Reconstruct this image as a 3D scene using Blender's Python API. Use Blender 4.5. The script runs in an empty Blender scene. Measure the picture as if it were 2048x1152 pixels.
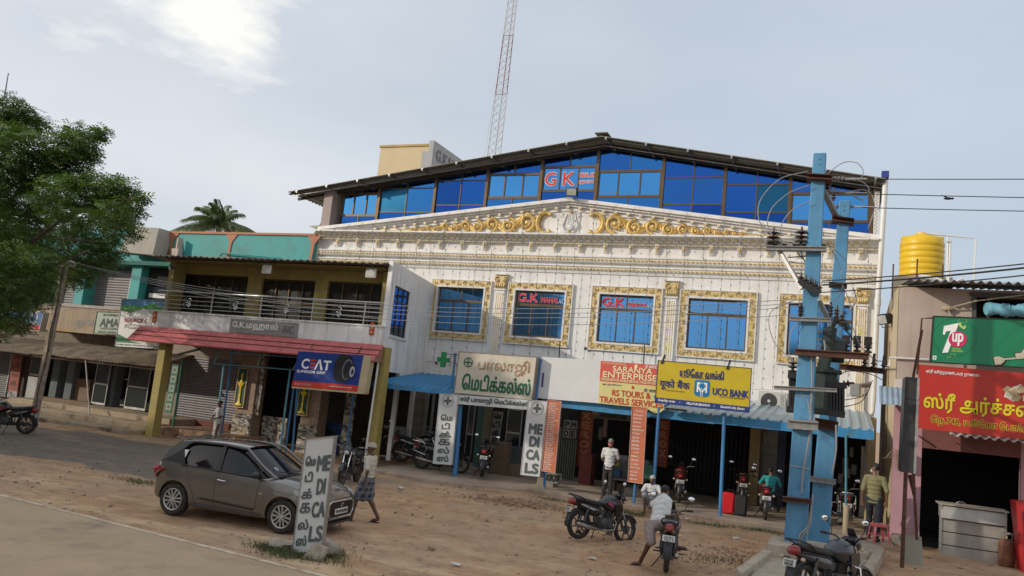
import bpy,bmesh,math,random
import numpy as np
from mathutils import Vector,Matrix,noise
random.seed(7)
SC=bpy.context.scene
COL=SC.collection
# ------------------------------------------------------------------ camera
F,YAW,PITCH,ROLL,CAMD,CAMH=1579.34,0.400085,0.132732,0.100519,27.805,3.0
_cy,_sy=math.cos(YAW),math.sin(YAW)
FW=Vector((-_sy*math.cos(PITCH),_cy*math.cos(PITCH),math.sin(PITCH)))
_r=Vector((_cy,_sy,0));_u=_r.cross(FW)
RT=_r*math.cos(ROLL) + _u*math.sin(ROLL)
UP=-_r*math.sin(ROLL) + _u*math.cos(ROLL)
CAM=Vector((0,-CAMD,CAMH))
cd=bpy.data.cameras.new('camera');cam=bpy.data.objects.new('camera',cd);COL.objects.link(cam);SC.camera=cam
cd.sensor_width=36;cd.lens=F/2048*36;cd.clip_start=.1;cd.clip_end=3000
cam.matrix_world=Matrix(((RT.x,UP.x,-FW.x,CAM.x),(RT.y,UP.y,-FW.y,CAM.y),(RT.z,UP.z,-FW.z,CAM.z),(0,0,0,1)))
# ------------------------------------------------------------------ world, sun, exposure
SUN_DIR=Vector((.75,.62,-.355)).normalized()          # the way the light travels: low sun from the front left
SUN_EL=math.asin(-SUN_DIR.z);SUN_AZ=math.atan2(-SUN_DIR.x,-SUN_DIR.y)
W=bpy.data.worlds.new('World');SC.world=W;W.use_nodes=True
nt=W.node_tree;N=nt.nodes;L=nt.links
bg=N['Background'];bg.inputs[1].default_value=.115
sky=N.new('ShaderNodeTexSky');sky.sky_type='NISHITA';sky.sun_disc=False
sky.sun_elevation=SUN_EL;sky.sun_rotation=SUN_AZ;sky.air_density=1.2;sky.dust_density=2.5;sky.ozone_density=1.5
tc=N.new('ShaderNodeTexCoord');mp=N.new('ShaderNodeMapping');mp.inputs['Scale'].default_value=(1,1,2.6)
mp.inputs['Location'].default_value=(3.1,.4,.0)
L.new(tc.outputs['Generated'],mp.inputs[0])
n1=N.new('ShaderNodeTexNoise');n1.inputs['Scale'].default_value=1.5;n1.inputs['Detail'].default_value=4;n1.inputs['Roughness'].default_value=.5
n2=N.new('ShaderNodeTexNoise');n2.inputs['Scale'].default_value=7;n2.inputs['Detail'].default_value=9;n2.inputs['Roughness'].default_value=.58
L.new(mp.outputs[0],n1.inputs['Vector']);L.new(mp.outputs[0],n2.inputs['Vector'])
def ramp(stops):
    r=N.new('ShaderNodeValToRGB');e=r.color_ramp.elements
    while len(e)>1: e.remove(e[0])
    e[0].position,e[0].color=stops[0][0],(*stops[0][1],1)
    for p,c in stops[1:]:
        k=e.new(p);k.color=(*c,1)
    return r
veil=ramp([(.32,(5.4,5.85,6.5)),(.62,(7.3,7.5,7.8))])     # thin grey overcast veil
L.new(n1.outputs[0],veil.inputs[0])
mx=N.new('ShaderNodeMixRGB');mx.inputs[0].default_value=.82
L.new(sky.outputs[0],mx.inputs[1]);L.new(veil.outputs[0],mx.inputs[2])
# bright cumulus: a soft lump of cloud seen high on the left
vd=N.new('ShaderNodeVectorMath');vd.operation='DISTANCE'
def pix_dir(px,py): return (FW*F + RT*(px-1024) + UP*(576-py)).normalized()
cdir=pix_dir(395,-10);vd.inputs[1].default_value=cdir
L.new(tc.outputs['Generated'],vd.inputs[0])
msum=N.new('ShaderNodeMath');msum.operation='MULTIPLY_ADD';msum.inputs[1].default_value=-.42
L.new(n2.outputs[0],msum.inputs[0]);L.new(vd.outputs['Value'],msum.inputs[2])
mr=N.new('ShaderNodeMapRange');mr.inputs[1].default_value=-.10;mr.inputs[2].default_value=-.19;mr.inputs[3].default_value=0;mr.inputs[4].default_value=.85
L.new(msum.outputs[0],mr.inputs[0])
m2=N.new('ShaderNodeMixRGB');m2.inputs[2].default_value=(8.6,8.5,8.1,1)
L.new(mr.outputs[0],m2.inputs[0]);L.new(mx.outputs[0],m2.inputs[1]);L.new(m2.outputs[0],bg.inputs[0])
# the veil of cloud thins towards the lower right, where a bluer sky shows
vd2=N.new('ShaderNodeVectorMath');vd2.operation='DISTANCE';vd2.inputs[1].default_value=pix_dir(2300,560)
L.new(tc.outputs['Generated'],vd2.inputs[0])
mr2=N.new('ShaderNodeMapRange');mr2.inputs[1].default_value=1.0;mr2.inputs[2].default_value=.1;mr2.inputs[3].default_value=0;mr2.inputs[4].default_value=.7
L.new(vd2.outputs['Value'],mr2.inputs[0])
m3=N.new('ShaderNodeMixRGB');m3.inputs[2].default_value=(3.7,4.6,5.6,1)
L.new(mr2.outputs[0],m3.inputs[0]);L.new(mx.outputs[0],m3.inputs[1]);L.new(m3.outputs[0],m2.inputs[1])
sd=bpy.data.lights.new('sun','SUN');sd.energy=2.3;sd.angle=math.radians(.9);sd.color=(1,.91,.77)
sun=bpy.data.objects.new('sun',sd);COL.objects.link(sun);sun.rotation_euler=SUN_DIR.to_track_quat('-Z','Y').to_euler()
SC.view_settings.view_transform='Standard';SC.view_settings.look='None';SC.view_settings.gamma=1
SC.view_settings.exposure=.08;SC.view_settings.use_curve_mapping=False
# ------------------------------------------------------------------ helpers
def at(px,py,x=None,y=None,z=None):
    """the point of the place seen at a pixel of the 2048 x 1152 photograph, on a plane x=, y= or z="""
    d=FW*F + RT*(px-1024) + UP*(576-py)
    t=(x-CAM.x)/d.x if x is not None else ((y-CAM.y)/d.y if y is not None else (z-CAM.z)/d.z)
    return CAM + d*t
def gz(x,y):
    t=min(1,max(0,(y+14)/8.6));return .16*t*t*(3-2*t)
def gat(px,py,dz=0):
    z=0
    for _ in range(6):
        p=at(px,py,z=z+dz);z=gz(p.x,p.y)
    p.z=z+dz;return p
ORG={}
def tag(o,label=None,cat=None,group=None,kind=None):
    if label: o['label']=label
    if cat: o['category']=cat
    if group: o['group']=group
    if kind: o['kind']=kind
    return o
def thing(name,label,cat,loc=(0,0,0),group=None,kind=None):
    o=bpy.data.objects.new(name,None);o.empty_display_size=.2;COL.objects.link(o);o.location=loc
    ORG[o]=Vector(loc);return tag(o,label,cat,group,kind)
class MB:
    def __init__(s): s.v=[];s.f=[];s.mi=[];s.m=0;s.T=None
    def add(s,vs,fs):
        n=len(s.v)
        if s.T is not None: vs=[s.T @ Vector(v) for v in vs]
        s.v+=[tuple(v) for v in vs];s.f+=[tuple(i+n for i in f) for f in fs];s.mi+=[s.m]*len(fs);return s
    def box(s,x0,x1,y0,y1,z0,z1):
        return s.add([(x0,y0,z0),(x1,y0,z0),(x1,y1,z0),(x0,y1,z0),(x0,y0,z1),(x1,y0,z1),(x1,y1,z1),(x0,y1,z1)],
                     [(0,3,2,1),(4,5,6,7),(0,1,5,4),(1,2,6,5),(2,3,7,6),(3,0,4,7)])
    def cbox(s,c,sz,R=None,taper=1.0):
        hx,hy,hz=sz[0]/2,sz[1]/2,sz[2]/2;c=Vector(c)
        vs=[]
        for z in (-1,1):
            k=taper if z>0 else 1
            for a,b in ((-1,-1),(1,-1),(1,1),(-1,1)):
                p=Vector((a*hx*k,b*hy*k,z*hz));vs.append(c+(R @ p if R is not None else p))
        return s.add(vs,[(0,3,2,1),(4,5,6,7),(0,1,5,4),(1,2,6,5),(2,3,7,6),(3,0,4,7)])
    def beam(s,a,b,w,h,up=(0,0,1)):
        a=Vector(a);b=Vector(b);d=(b-a);ln=d.length;d.normalize();u=Vector(up)
        sd_=d.cross(u)
        if sd_.length<1e-4: sd_=d.cross(Vector((1,0,0)))
        sd_.normalize();u=sd_.cross(d);R=Matrix((sd_,d,u)).transposed()
        return s.cbox((a+b)/2,(w,ln,h),R)
    def tube(s,pts,r,n=6,caps=True,flat=1.0):
        pts=[Vector(p) for p in pts];rs=r if isinstance(r,(list,tuple)) else [r]*len(pts)
        vs=[];fs=[];prev=None
        for i,p in enumerate(pts):
            t=(pts[min(i+1,len(pts)-1)]-pts[max(i-1,0)]).normalized()
            if prev is None:
                a=t.cross(Vector((0,0,1)))
                if a.length<.1: a=t.cross(Vector((0,1,0)))
                a.normalize()
            else:
                a=prev - t*prev.dot(t);a.normalize()
            prev=a;b=t.cross(a)
            for k in range(n):
                q=2*math.pi*k/n;vs.append(p+(a*math.cos(q)+b*math.sin(q)*flat)*rs[i])
        for i in range(len(pts)-1):
            for k in range(n):
                k2=(k+1) % n;fs.append((i*n+k,i*n+k2,(i+1)*n+k2,(i+1)*n+k))
        if caps: fs.append(tuple(range(n-1,-1,-1)));fs.append(tuple(range((len(pts)-1)*n,len(pts)*n)))
        return s.add(vs,fs)
    def poly(s,pts,d):
        """planar polygon extruded by vector d"""
        pts=[Vector(p) for p in pts];d=Vector(d);n=len(pts)
        return s.add(pts+[p+d for p in pts],[tuple(range(n-1,-1,-1)),tuple(range(n,2*n))]+[(i,(i+1) % n,(i+1) % n+n,i+n) for i in range(n)])
    def quad(s,*p): return s.add(p,[tuple(range(len(p)))])
    def ell(s,c,r,nu=10,nv=7,R=None):
        c=Vector(c);r=r if isinstance(r,(tuple,list)) else (r,r,r);vs=[];fs=[]
        for j in range(1,nv):
            t=math.pi*j/nv
            for i in range(nu):
                q=2*math.pi*i/nu;p=Vector((r[0]*math.sin(t)*math.cos(q),r[1]*math.sin(t)*math.sin(q),r[2]*math.cos(t)))
                vs.append(c+(R @ p if R is not None else p))
        top=Vector((0,0,r[2]));bot=-top
        vs+=[c+(R @ top if R is not None else top),c+(R @ bot if R is not None else bot)]
        for j in range(nv-2):
            for i in range(nu):
                i2=(i+1) % nu;fs.append((j*nu+i,(j+1)*nu+i,(j+1)*nu+i2,j*nu+i2))
        T=(nv-1)*nu
        for i in range(nu):
            i2=(i+1) % nu;fs.append((T,i,i2));fs.append((T+1,(nv-2)*nu+i2,(nv-2)*nu+i))
        return s.add(vs,fs)
    def lathe(s,prof,c=(0,0,0),n=24,R=None,caps=True):
        """prof: (radius, height) pairs turned about local z"""
        c=Vector(c);vs=[];fs=[]
        for r,h in prof:
            for k in range(n):
                q=2*math.pi*k/n;p=Vector((r*math.cos(q),r*math.sin(q),h));vs.append(c+(R @ p if R is not None else p))
        for j in range(len(prof)-1):
            for k in range(n):
                k2=(k+1) % n;fs.append((j*n+k,j*n+k2,(j+1)*n+k2,(j+1)*n+k))
        m=(len(prof)-1)*n
        if caps: fs.append(tuple(range(n-1,-1,-1)));fs.append(tuple(range(m,m+n)))
        return s.add(vs,fs)
    def holes(s,x0,x1,z0,z1,hs,y0,y1):
        """wall slab between y0 (front) and y1 with rectangular openings (x0,x1,z0,z1)"""
        xs=sorted({x0,x1,*[h[0] for h in hs],*[h[1] for h in hs]});zs=sorted({z0,z1,*[h[2] for h in hs],*[h[3] for h in hs]})
        xs=[x for x in xs if x0<=x<=x1];zs=[z for z in zs if z0<=z<=z1]
        for a,b in zip(xs,xs[1:]):
            run=None
            for c,d in zip(zs,zs[1:]):
                mxx,mz=(a+b)/2,(c+d)/2
                if any(h[0]<mxx<h[1] and h[2]<mz<h[3] for h in hs):
                    if run: s.box(a,b,y0,y1,*run);run=None
                else: run=(run[0],d) if run else (c,d)
            if run: s.box(a,b,y0,y1,*run)
        return s
    def mesh(s,name,mats):
        me=bpy.data.meshes.new(name);me.from_pydata(s.v,[],s.f)
        for m in (mats if isinstance(mats,(list,tuple)) else [mats]): me.materials.append(m)
        if any(s.mi): me.polygons.foreach_set('material_index',s.mi)
        return me
    def build(s,name,mats,parent=None,smooth=False,label=None,cat=None,group=None,kind=None,bevel=0,org=None):
        if parent is not None: o0=ORG.get(parent,Vector())
        elif org is not None: o0=Vector(org)
        else:
            a=np.array(s.v);lo=a.min(0);hi=a.max(0);o0=Vector(((lo[0]+hi[0])/2,(lo[1]+hi[1])/2,lo[2]))
            if kind=='structure': o0=Vector()
        if o0.length: s.v=[(v[0]-o0.x,v[1]-o0.y,v[2]-o0.z) for v in s.v]
        me=s.mesh(name,mats)
        bm=bmesh.new();bm.from_mesh(me)
        if bevel:
            es=[e for e in bm.edges if len(e.link_faces)==2 and e.calc_face_angle(0)>.6]
            bmesh.ops.bevel(bm,geom=es,offset=bevel,segments=1,affect='EDGES',clamp_overlap=True)
        bmesh.ops.recalc_face_normals(bm,faces=bm.faces);bm.to_mesh(me);bm.free()
        if smooth:
            me.polygons.foreach_set('use_smooth',[True]*len(me.polygons));me.set_sharp_from_angle(angle=math.radians(smooth if smooth>1 else 40))
        o=bpy.data.objects.new(name,me);COL.objects.link(o)
        if parent is not None: o.parent=parent;ORG[o]=o0
        else: o.location=o0;ORG[o]=o0
        return tag(o,label,cat,group,kind)
def share(me,name,parent,loc=(0,0,0),rot=None,scale=None,mat=None):
    """another object on the same mesh, placed in the parent's own coordinates"""
    o=bpy.data.objects.new(name,me);COL.objects.link(o);o.parent=parent;o.location=loc
    if rot is not None: o.rotation_euler=rot
    if scale is not None: o.scale=scale
    ORG[o]=ORG.get(parent,Vector());return o
def dup(o,parent=None):
    c=o.copy();COL.objects.link(c)
    if parent is not None: c.parent=parent
    for k in list(o.children): dup(k,c)
    return c
# ------------------------------------------------------------------ materials
MATS={}
def mat(name,col,rough=.7,metal=0,var=.18,scale=2.5,bump=.15,bscale=30,col2=None,thr=(.45,.65),streak=None,sscale=1.2,
        spec=.5,coat=0,alpha=None,local=False,emit=None,wave=None,fine=.0):
    if name in MATS: return MATS[name]
    m=bpy.data.materials.new(name);m.use_nodes=True;t=m.node_tree;n=t.nodes;l=t.links
    b=n['Principled BSDF'];b.inputs['Roughness'].default_value=rough;b.inputs['Metallic'].default_value=metal
    b.inputs['Specular IOR Level'].default_value=spec;b.inputs['Coat Weight'].default_value=coat;b.inputs['Coat Roughness'].default_value=.08
    if local: src=n.new('ShaderNodeTexCoord').outputs['Object']
    else: src=n.new('ShaderNodeNewGeometry').outputs['Position']
    nz=n.new('ShaderNodeTexNoise');nz.inputs['Scale'].default_value=scale;nz.inputs['Detail'].default_value=8;nz.inputs['Roughness'].default_value=.62
    l.new(src,nz.inputs['Vector'])
    rp=n.new('ShaderNodeValToRGB');e=rp.color_ramp.elements
    a=[c*(1-var) for c in col];c_=[min(1,c*(1+var)) for c in col]
    e[0].position=.3;e[0].color=(*a,1);e[1].position=.7;e[1].color=(*c_,1)
    l.new(nz.outputs[0],rp.inputs[0]);out=rp.outputs[0]
    def mixin(out,fac,c2):
        k=n.new('ShaderNodeMixRGB');l.new(fac,k.inputs[0]);l.new(out,k.inputs[1]);k.inputs[2].default_value=(*c2,1);return k.outputs[0]
    if col2 is not None:
        z2=n.new('ShaderNodeTexNoise');z2.inputs['Scale'].default_value=scale*.7;z2.inputs['Detail'].default_value=9;z2.inputs['Roughness'].default_value=.7
        l.new(src,z2.inputs['Vector']);r2=n.new('ShaderNodeMapRange');r2.inputs[1].default_value=thr[0];r2.inputs[2].default_value=thr[1]
        l.new(z2.outputs[0],r2.inputs[0]);out=mixin(out,r2.outputs[0],col2)
    if streak is not None:
        mpn=n.new('ShaderNodeMapping');mpn.inputs['Scale'].default_value=(sscale*3,sscale*3,sscale*.22);l.new(src,mpn.inputs[0])
        z3=n.new('ShaderNodeTexNoise');z3.inputs['Scale'].default_value=1;z3.inputs['Detail'].default_value=6;z3.inputs['Roughness'].default_value=.65
        l.new(mpn.outputs[0],z3.inputs['Vector']);r3=n.new('ShaderNodeMapRange');r3.inputs[1].default_value=.5;r3.inputs[2].default_value=.75;r3.inputs[4].default_value=streak[1]
        l.new(z3.outputs[0],r3.inputs[0]);out=mixin(out,r3.outputs[0],streak[0])
    l.new(out,b.inputs['Base Color'])
    if bump:
        zb=n.new('ShaderNodeTexNoise');zb.inputs['Scale'].default_value=bscale;zb.inputs['Detail'].default_value=5;l.new(src,zb.inputs['Vector'])
        bp=n.new('ShaderNodeBump');bp.inputs['Strength'].default_value=bump;bp.inputs['Distance'].default_value=.02
        l.new(zb.outputs[0],bp.inputs['Height']);l.new(bp.outputs[0],b.inputs['Normal'])
    rr=n.new('ShaderNodeMapRange');rr.inputs[3].default_value=max(0,rough-.08);rr.inputs[4].default_value=min(1,rough+.1)
    l.new(nz.outputs[0],rr.inputs[0]);l.new(rr.outputs[0],b.inputs['Roughness'])
    if emit: b.inputs['Emission Color'].default_value=(*col,1);b.inputs['Emission Strength'].default_value=emit
    if alpha is not None: b.inputs['Alpha'].default_value=alpha
    MATS[name]=m;return m
def flat(name,col,rough=.6,metal=0,**k): return mat(name,col,rough,metal,var=k.pop('var',.06),bump=k.pop('bump',0),**k)
def srgb(r,g,b): return tuple(((c/255)/12.92 if c/255<=.04045 else ((c/255+.055)/1.055)**2.4) for c in (r,g,b))
WHITE=mat('white_paint',(.70,.69,.67),.55,var=.05,bump=.12,bscale=14,streak=((.36,.33,.29),.35),sscale=1.1)
WTILE=mat('white_facade',(.77,.75,.72),.45,var=.06,bump=.1,bscale=9,streak=((.40,.35,.28),.42),sscale=.9)
GOLD=mat('gold_paint',(.60,.45,.21),.45,.2,var=.25,scale=9,bump=.7,bscale=22)
GOLDF=mat('gold_relief_paint',(.66,.45,.15),.38,.3,var=.22,scale=6,bump=.3,bscale=40)
YELW=mat('mustard_wall_paint',(.30,.235,.075),.7,var=.15,scale=3,bump=.2,streak=((.13,.10,.05),.5))
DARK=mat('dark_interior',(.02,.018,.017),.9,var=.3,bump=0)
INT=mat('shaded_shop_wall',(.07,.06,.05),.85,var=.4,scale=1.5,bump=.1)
BROWNAL=mat('bronze_aluminium',(.13,.085,.045),.4,.6,var=.15,bump=0)
BLUEP=mat('blue_post_paint',(.055,.20,.42),.45,var=.15,scale=5,bump=.1,col2=(.16,.13,.11),thr=(.60,.66))
STEEL=mat('galvanised_steel',(.42,.42,.41),.4,.8,var=.2,scale=12,bump=.1)
CHROME=mat('chrome',(.75,.75,.75),.12,1,var=.05,bump=0)
RUST=mat('rusty_steel',(.10,.045,.03),.8,.2,var=.4,scale=8,bump=.3)
BLACK=mat('black_plastic',(.018,.018,.02),.42,var=.3,scale=14,bump=.05)
RUBBER=mat('tyre_rubber',(.022,.02,.018),.85,var=.3,scale=20,bump=.2,col2=(.10,.075,.05),thr=(.5,.8))
CONC=mat('concrete',(.27,.235,.19),.9,var=.22,scale=3,bump=.5,bscale=25,col2=(.15,.12,.09),thr=(.5,.7))
WIRE=flat('dark_wire',(.03,.03,.03),.6)
WIREL=flat('aluminium_wire',(.33,.34,.35),.5,.4)
def glass(name,col,rough=.02):
    m=mat(name,col,rough,metal=1.0,var=.04,scale=.6,bump=.09,bscale=1.1)
    return m
GB=glass('deep_blue_mirror_glass',(.022,.105,.40));GL=glass('light_blue_mirror_glass',(.075,.30,.66));GB2=glass('blue_mirror_glass',(.03,.13,.42));GB3=glass('dark_blue_mirror_glass',(.016,.075,.31));GT=glass('teal_grille_glass',(.02,.11,.22),.3)  # tints vary from pane to pane to imitate uneven sky reflection
GM=glass('mid_blue_mirror_glass',(.035,.17,.47));GW=glass('window_blue_mirror_glass',(.10,.30,.60))
GD=mat('dark_shop_glass',(.02,.03,.035),.05,var=.2,bump=0,spec=.8)
# ------------------------------------------------------------------ lettering
def letters(txt,parent,org,u,v,w=None,h=None,mt=None,bold=0,depth=.004,proud=.008,name='lettering',align='C',outline=None):
    """a text as flat raised letters: org = middle of the text (or its left end), u and v = unit directions, w, h = size to fill"""
    c=bpy.data.curves.new('t','FONT');c.body=txt;c.size=1;c.extrude=0;c.resolution_u=3
    o=bpy.data.objects.new('t',c);COL.objects.link(o)
    dg=bpy.context.evaluated_depsgraph_get();me=bpy.data.meshes.new_from_object(o.evaluated_get(dg))
    bpy.data.objects.remove(o);bpy.data.curves.remove(c)
    vs=np.array([x.co[:] for x in me.vertices]);fs=[tuple(p.vertices) for p in me.polygons];bpy.data.meshes.remove(me)
    if not len(vs): return None
    lo=vs.min(0);hi=vs.max(0);sx=(w/(hi[0]-lo[0])) if w else None;sy=(h/(hi[1]-lo[1])) if h else None
    sx=sx or sy;sy=sy or sx
    org=Vector(org);u=Vector(u);v=Vector(v);nrm=u.cross(v).normalized()
    cx=(lo[0]+hi[0])/2 if align=='C' else lo[0];cyy=(lo[1]+hi[1])/2
    mb=MB()
    def layer(b,pr,mi):
        offs=[(0,0)] if not b else [(b*math.cos(a),b*math.sin(a)) for a in (math.pi/4*k for k in range(8))]+[(0,0)]
        mb.m=mi
        for k,(a,c2) in enumerate(offs):
            mb.add([org+u*((p[0]-cx)*sx+a)+v*((p[1]-cyy)*sy+c2)+nrm*(pr+k*.0004) for p in vs],fs)
    mats=[mt]
    if outline: layer(outline[1],proud-.005,1);mats.append(outline[0])
    layer(bold,proud,0)
    o=mb.build(name,mats,parent)
    return o
# ------------------------------------------------------------------ ground, road, platform
def ground_material():
    m=bpy.data.materials.new('dirt_ground');m.use_nodes=True;t=m.node_tree;n=t.nodes;l=t.links;b=n['Principled BSDF']
    g=n.new('ShaderNodeNewGeometry');sp=n.new('ShaderNodeSeparateXYZ');l.new(g.outputs['Position'],sp.inputs[0])
    def nz(s,d=8,r=.6,vec=None,sc=None):
        k=n.new('ShaderNodeTexNoise');k.inputs['Scale'].default_value=s;k.inputs['Detail'].default_value=d;k.inputs['Roughness'].default_value=r
        if sc: mp=n.new('ShaderNodeMapping');mp.inputs['Scale'].default_value=sc;l.new(g.outputs['Position'],mp.inputs[0]);l.new(mp.outputs[0],k.inputs['Vector'])
        else: l.new(g.outputs['Position'],k.inputs['Vector'])
        return k.outputs[0]
    def rmp(f,a,b_,lo=0,hi=1):
        k=n.new('ShaderNodeMapRange');k.inputs[1].default_value=a;k.inputs[2].default_value=b_;k.inputs[3].default_value=lo;k.inputs[4].default_value=hi;l.new(f,k.inputs[0]);return k.outputs[0]
    def ma(op,a,c):
        k=n.new('ShaderNodeMath');k.operation=op
        for i,x in enumerate((a,c)):
            if isinstance(x,(int,float)): k.inputs[i].default_value=x
            else: l.new(x,k.inputs[i])
        return k.outputs[0]
    def mix(f,a,c):
        k=n.new('ShaderNodeMixRGB');l.new(f,k.inputs[0])
        for i,x in ((1,a),(2,c)):
            if isinstance(x,tuple): k.inputs[i].default_value=(*x,1)
            else: l.new(x,k.inputs[i])
        return k.outputs[0]
    big=nz(.35);mid=nz(1.6);fine=nz(14,6,.7);tr=nz(1,6,.6,sc=(.45,1.5,1))
    c=mix(rmp(mid,.35,.65),(.38,.225,.13),(.54,.345,.20))
    c=mix(rmp(big,.42,.62,0,.6),c,(.42,.31,.22))
    c=mix(ma('MULTIPLY',rmp(tr,.48,.64,0,.8),rmp(sp.outputs[1],-12.5,-15.5,.25,1)),c,(.66,.48,.30))                 # sandy wheel tracks along the road
    c=mix(rmp(nz(.9,9,.72),.54,.66,0,.6),c,(.24,.165,.115));c=mix(rmp(nz(4,8,.7),.56,.66,0,.8),c,(.17,.11,.072))
    c=mix(rmp(fine,.60,.72,0,.5),c,(.17,.115,.08))
    c=mix(rmp(nz(30,3,.5),.64,.70,0,.5),c,(.48,.40,.32))
    # dusty old asphalt apron in front of the left shops
    wob=ma('MULTIPLY',ma('SUBTRACT',nz(.5),.5),2.6);yy=ma('ADD',sp.outputs[1],wob);xx=ma('ADD',sp.outputs[0],wob)
    f=ma('MULTIPLY',rmp(yy,-12.6,-12.3),rmp(yy,-7.3,-7.15,1,0));f=ma('MULTIPLY',f,rmp(xx,-11.5,-13.5,0,1))
    asp=mix(rmp(nz(3),.35,.7),(.17,.145,.12),(.24,.20,.16));asp=mix(rmp(tr,.52,.66,0,.4),asp,(.38,.29,.20))
    c=mix(f,c,asp)
    l.new(c,b.inputs['Base Color']);b.inputs['Roughness'].default_value=.95;b.inputs['Specular IOR Level'].default_value=.2
    bp=n.new('ShaderNodeBump');bp.inputs['Strength'].default_value=.8;bp.inputs['Distance'].default_value=.04
    h=ma('ADD',ma('MULTIPLY',nz(7,9,.65),1.0),ma('MULTIPLY',fine,.35));l.new(h,bp.inputs['Height']);l.new(bp.outputs[0],b.inputs['Normal'])
    return m
DIRT=ground_material()
def axis(lo,hi,st,far): return [-far,-far/4,lo*2-10*0,*np.arange(lo,hi+1e-6,st),hi+30,far/4,far]
def ground():
    xs=sorted({-1500,-400,-120,-70,*np.arange(-46,12.01,.3).round(3),40,120,400,1500});ys=sorted({-1500,-400,-120,-60,*np.arange(-18,-4.0,.22).round(3),0,20,120,400,1500})
    vs=[];fs=[];nx=len(xs)
    for y in ys:
        for x in xs:
            z=gz(x,y)
            if -46<x<12 and -17<y<-4.5:
                z+=.05*(noise.noise(Vector((x*.5,y*.9,0))))*min(1,(y+17)/2)+.018*noise.noise(Vector((x*2.3,y*2.3,5)))
                z+=.05*math.exp(-((x+16)/6)**2-((y+9)/1.2)**2)
            vs.append((x,y,z if y>-17.5 else 0))
    for j in range(len(ys)-1):
        for i in range(nx-1): a=j*nx+i;fs.append((a,a+1,a+nx+1,a+nx))
    mb=MB().add(vs,fs);return mb.build('ground',DIRT,kind='structure',smooth=80)
GROUND=ground()
ASPH=mat('road_asphalt',(.45,.325,.205),.92,var=.12,scale=.8,bump=.5,bscale=60,col2=(.25,.20,.15),thr=(.50,.68))
RA=math.radians(-4.6)
def roadpt(s,t,z=.004): # s along, t across from the white line (positive = away from the shops)
    return (-12+s*math.cos(RA)+t*math.sin(RA),-17.15+s*math.sin(RA)-t*math.cos(RA),z)
LP=[at(2+320*k,990+80*k,z=.01) for k in range(3)]
_d=(LP[2]-LP[0]);RA=math.atan2(_d.y,_d.x)
def roadpt(s,t,z=.004):
    return (LP[1].x+s*math.cos(RA)+t*math.sin(RA),LP[1].y+s*math.sin(RA)-t*math.cos(RA),z)
mb=MB()
def strip(t0,t1,z,w0=0,w1=0,n=240,s0=-120,s1=60):
    vs=[];fs=[]
    for i in range(n+1):
        s=s0+(s1-s0)*i/n;a=w0*noise.noise(Vector((s*.9,1,0)))+w0*.5*noise.noise(Vector((s*4,1,0)));b=w1*noise.noise(Vector((s*.9,7,0)))
        vs+=[roadpt(s,t0+a,z),roadpt(s,t1+b,z)]
    for i in range(n): fs.append((2*i,2*i+1,2*i+3,2*i+2))
    return vs,fs
mb.add(*strip(-.12,9.2,.006,.16,.3,600));mb.build('road',ASPH,kind='structure')
mb=MB().add(*strip(-.055,.055,.011,.008,.008,600));mb.build('road_edge_line',mat('worn_line_paint',(.62,.52,.38),.85,var=.2,scale=5,col2=(.40,.30,.2),thr=(.45,.62)),kind='structure')
# concrete walkway in front of the shops, with a worn kerb face
PLAT=.27
mb=MB()
def platform():
    pts=[]
    x=-13.5
    while x<1.4:
        y=(-6.35 if x<-10.2 else -6.35+(x+10.2)*.55 if x<-8.4 else -5.38) + .03*noise.noise(Vector((x*1.5,0,3)))
        pts.append((x,y));x+=.35
    pts.append((1.4,-5.4));v=[];f=[]
    for x,y in pts: v+=[(x,y,0),(x+.01,y+.02,PLAT-.02),(x,y+.05,PLAT),(x,y+.9,PLAT),(x,.2,PLAT)]
    for i in range(len(pts)-1):
        for k in range(4): a=i*5+k;f.append((a,a+5,a+6,a+1))
    return v,f
mb.add(*platform());mb.build('shop_walkway',mat('walkway_concrete',(.40,.31,.23),.9,var=.2,scale=1.5,bump=.5,col2=(.2,.155,.115),thr=(.5,.7)),kind='structure')
# raised concrete pad round the transformer poles, reaching towards the road
def pad(pp,z,name,m,h=.5,**k):
    mb=MB().poly([(p.x,p.y,z-h) for p in pp],(0,0,h));return mb.build(name,m,bevel=.012,**k)
PADM=mat('pad_concrete',(.42,.36,.28),.92,var=.2,scale=2,bump=.5,col2=(.27,.22,.16),thr=(.45,.7))
pad([at(*q,z=.24) for q in ((1548,1088),(1500,1152),(1440,1230),(1690,1290),(1728,1152),(1765,1092),(1690,1066),(1600,1060))],.24,'concrete_pad',PADM,kind='structure')
for nm,q,lab in (('left',((1540,1088),(1558,1092),(1484,1146),(1472,1136)),'broken concrete kerb along the left side of the pole pad'),('right',((1752,1092),(1770,1096),(1738,1156),(1716,1152)),'pale concrete kerb along the right side of the pole pad')):
    pp=[at(*a,z=.36) for a in q];mb=MB().poly([(p.x,p.y,.12) for p in pp],(0,0,.24));mb.build('kerb',PADM,bevel=.015,label=lab,cat='kerb')
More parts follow.
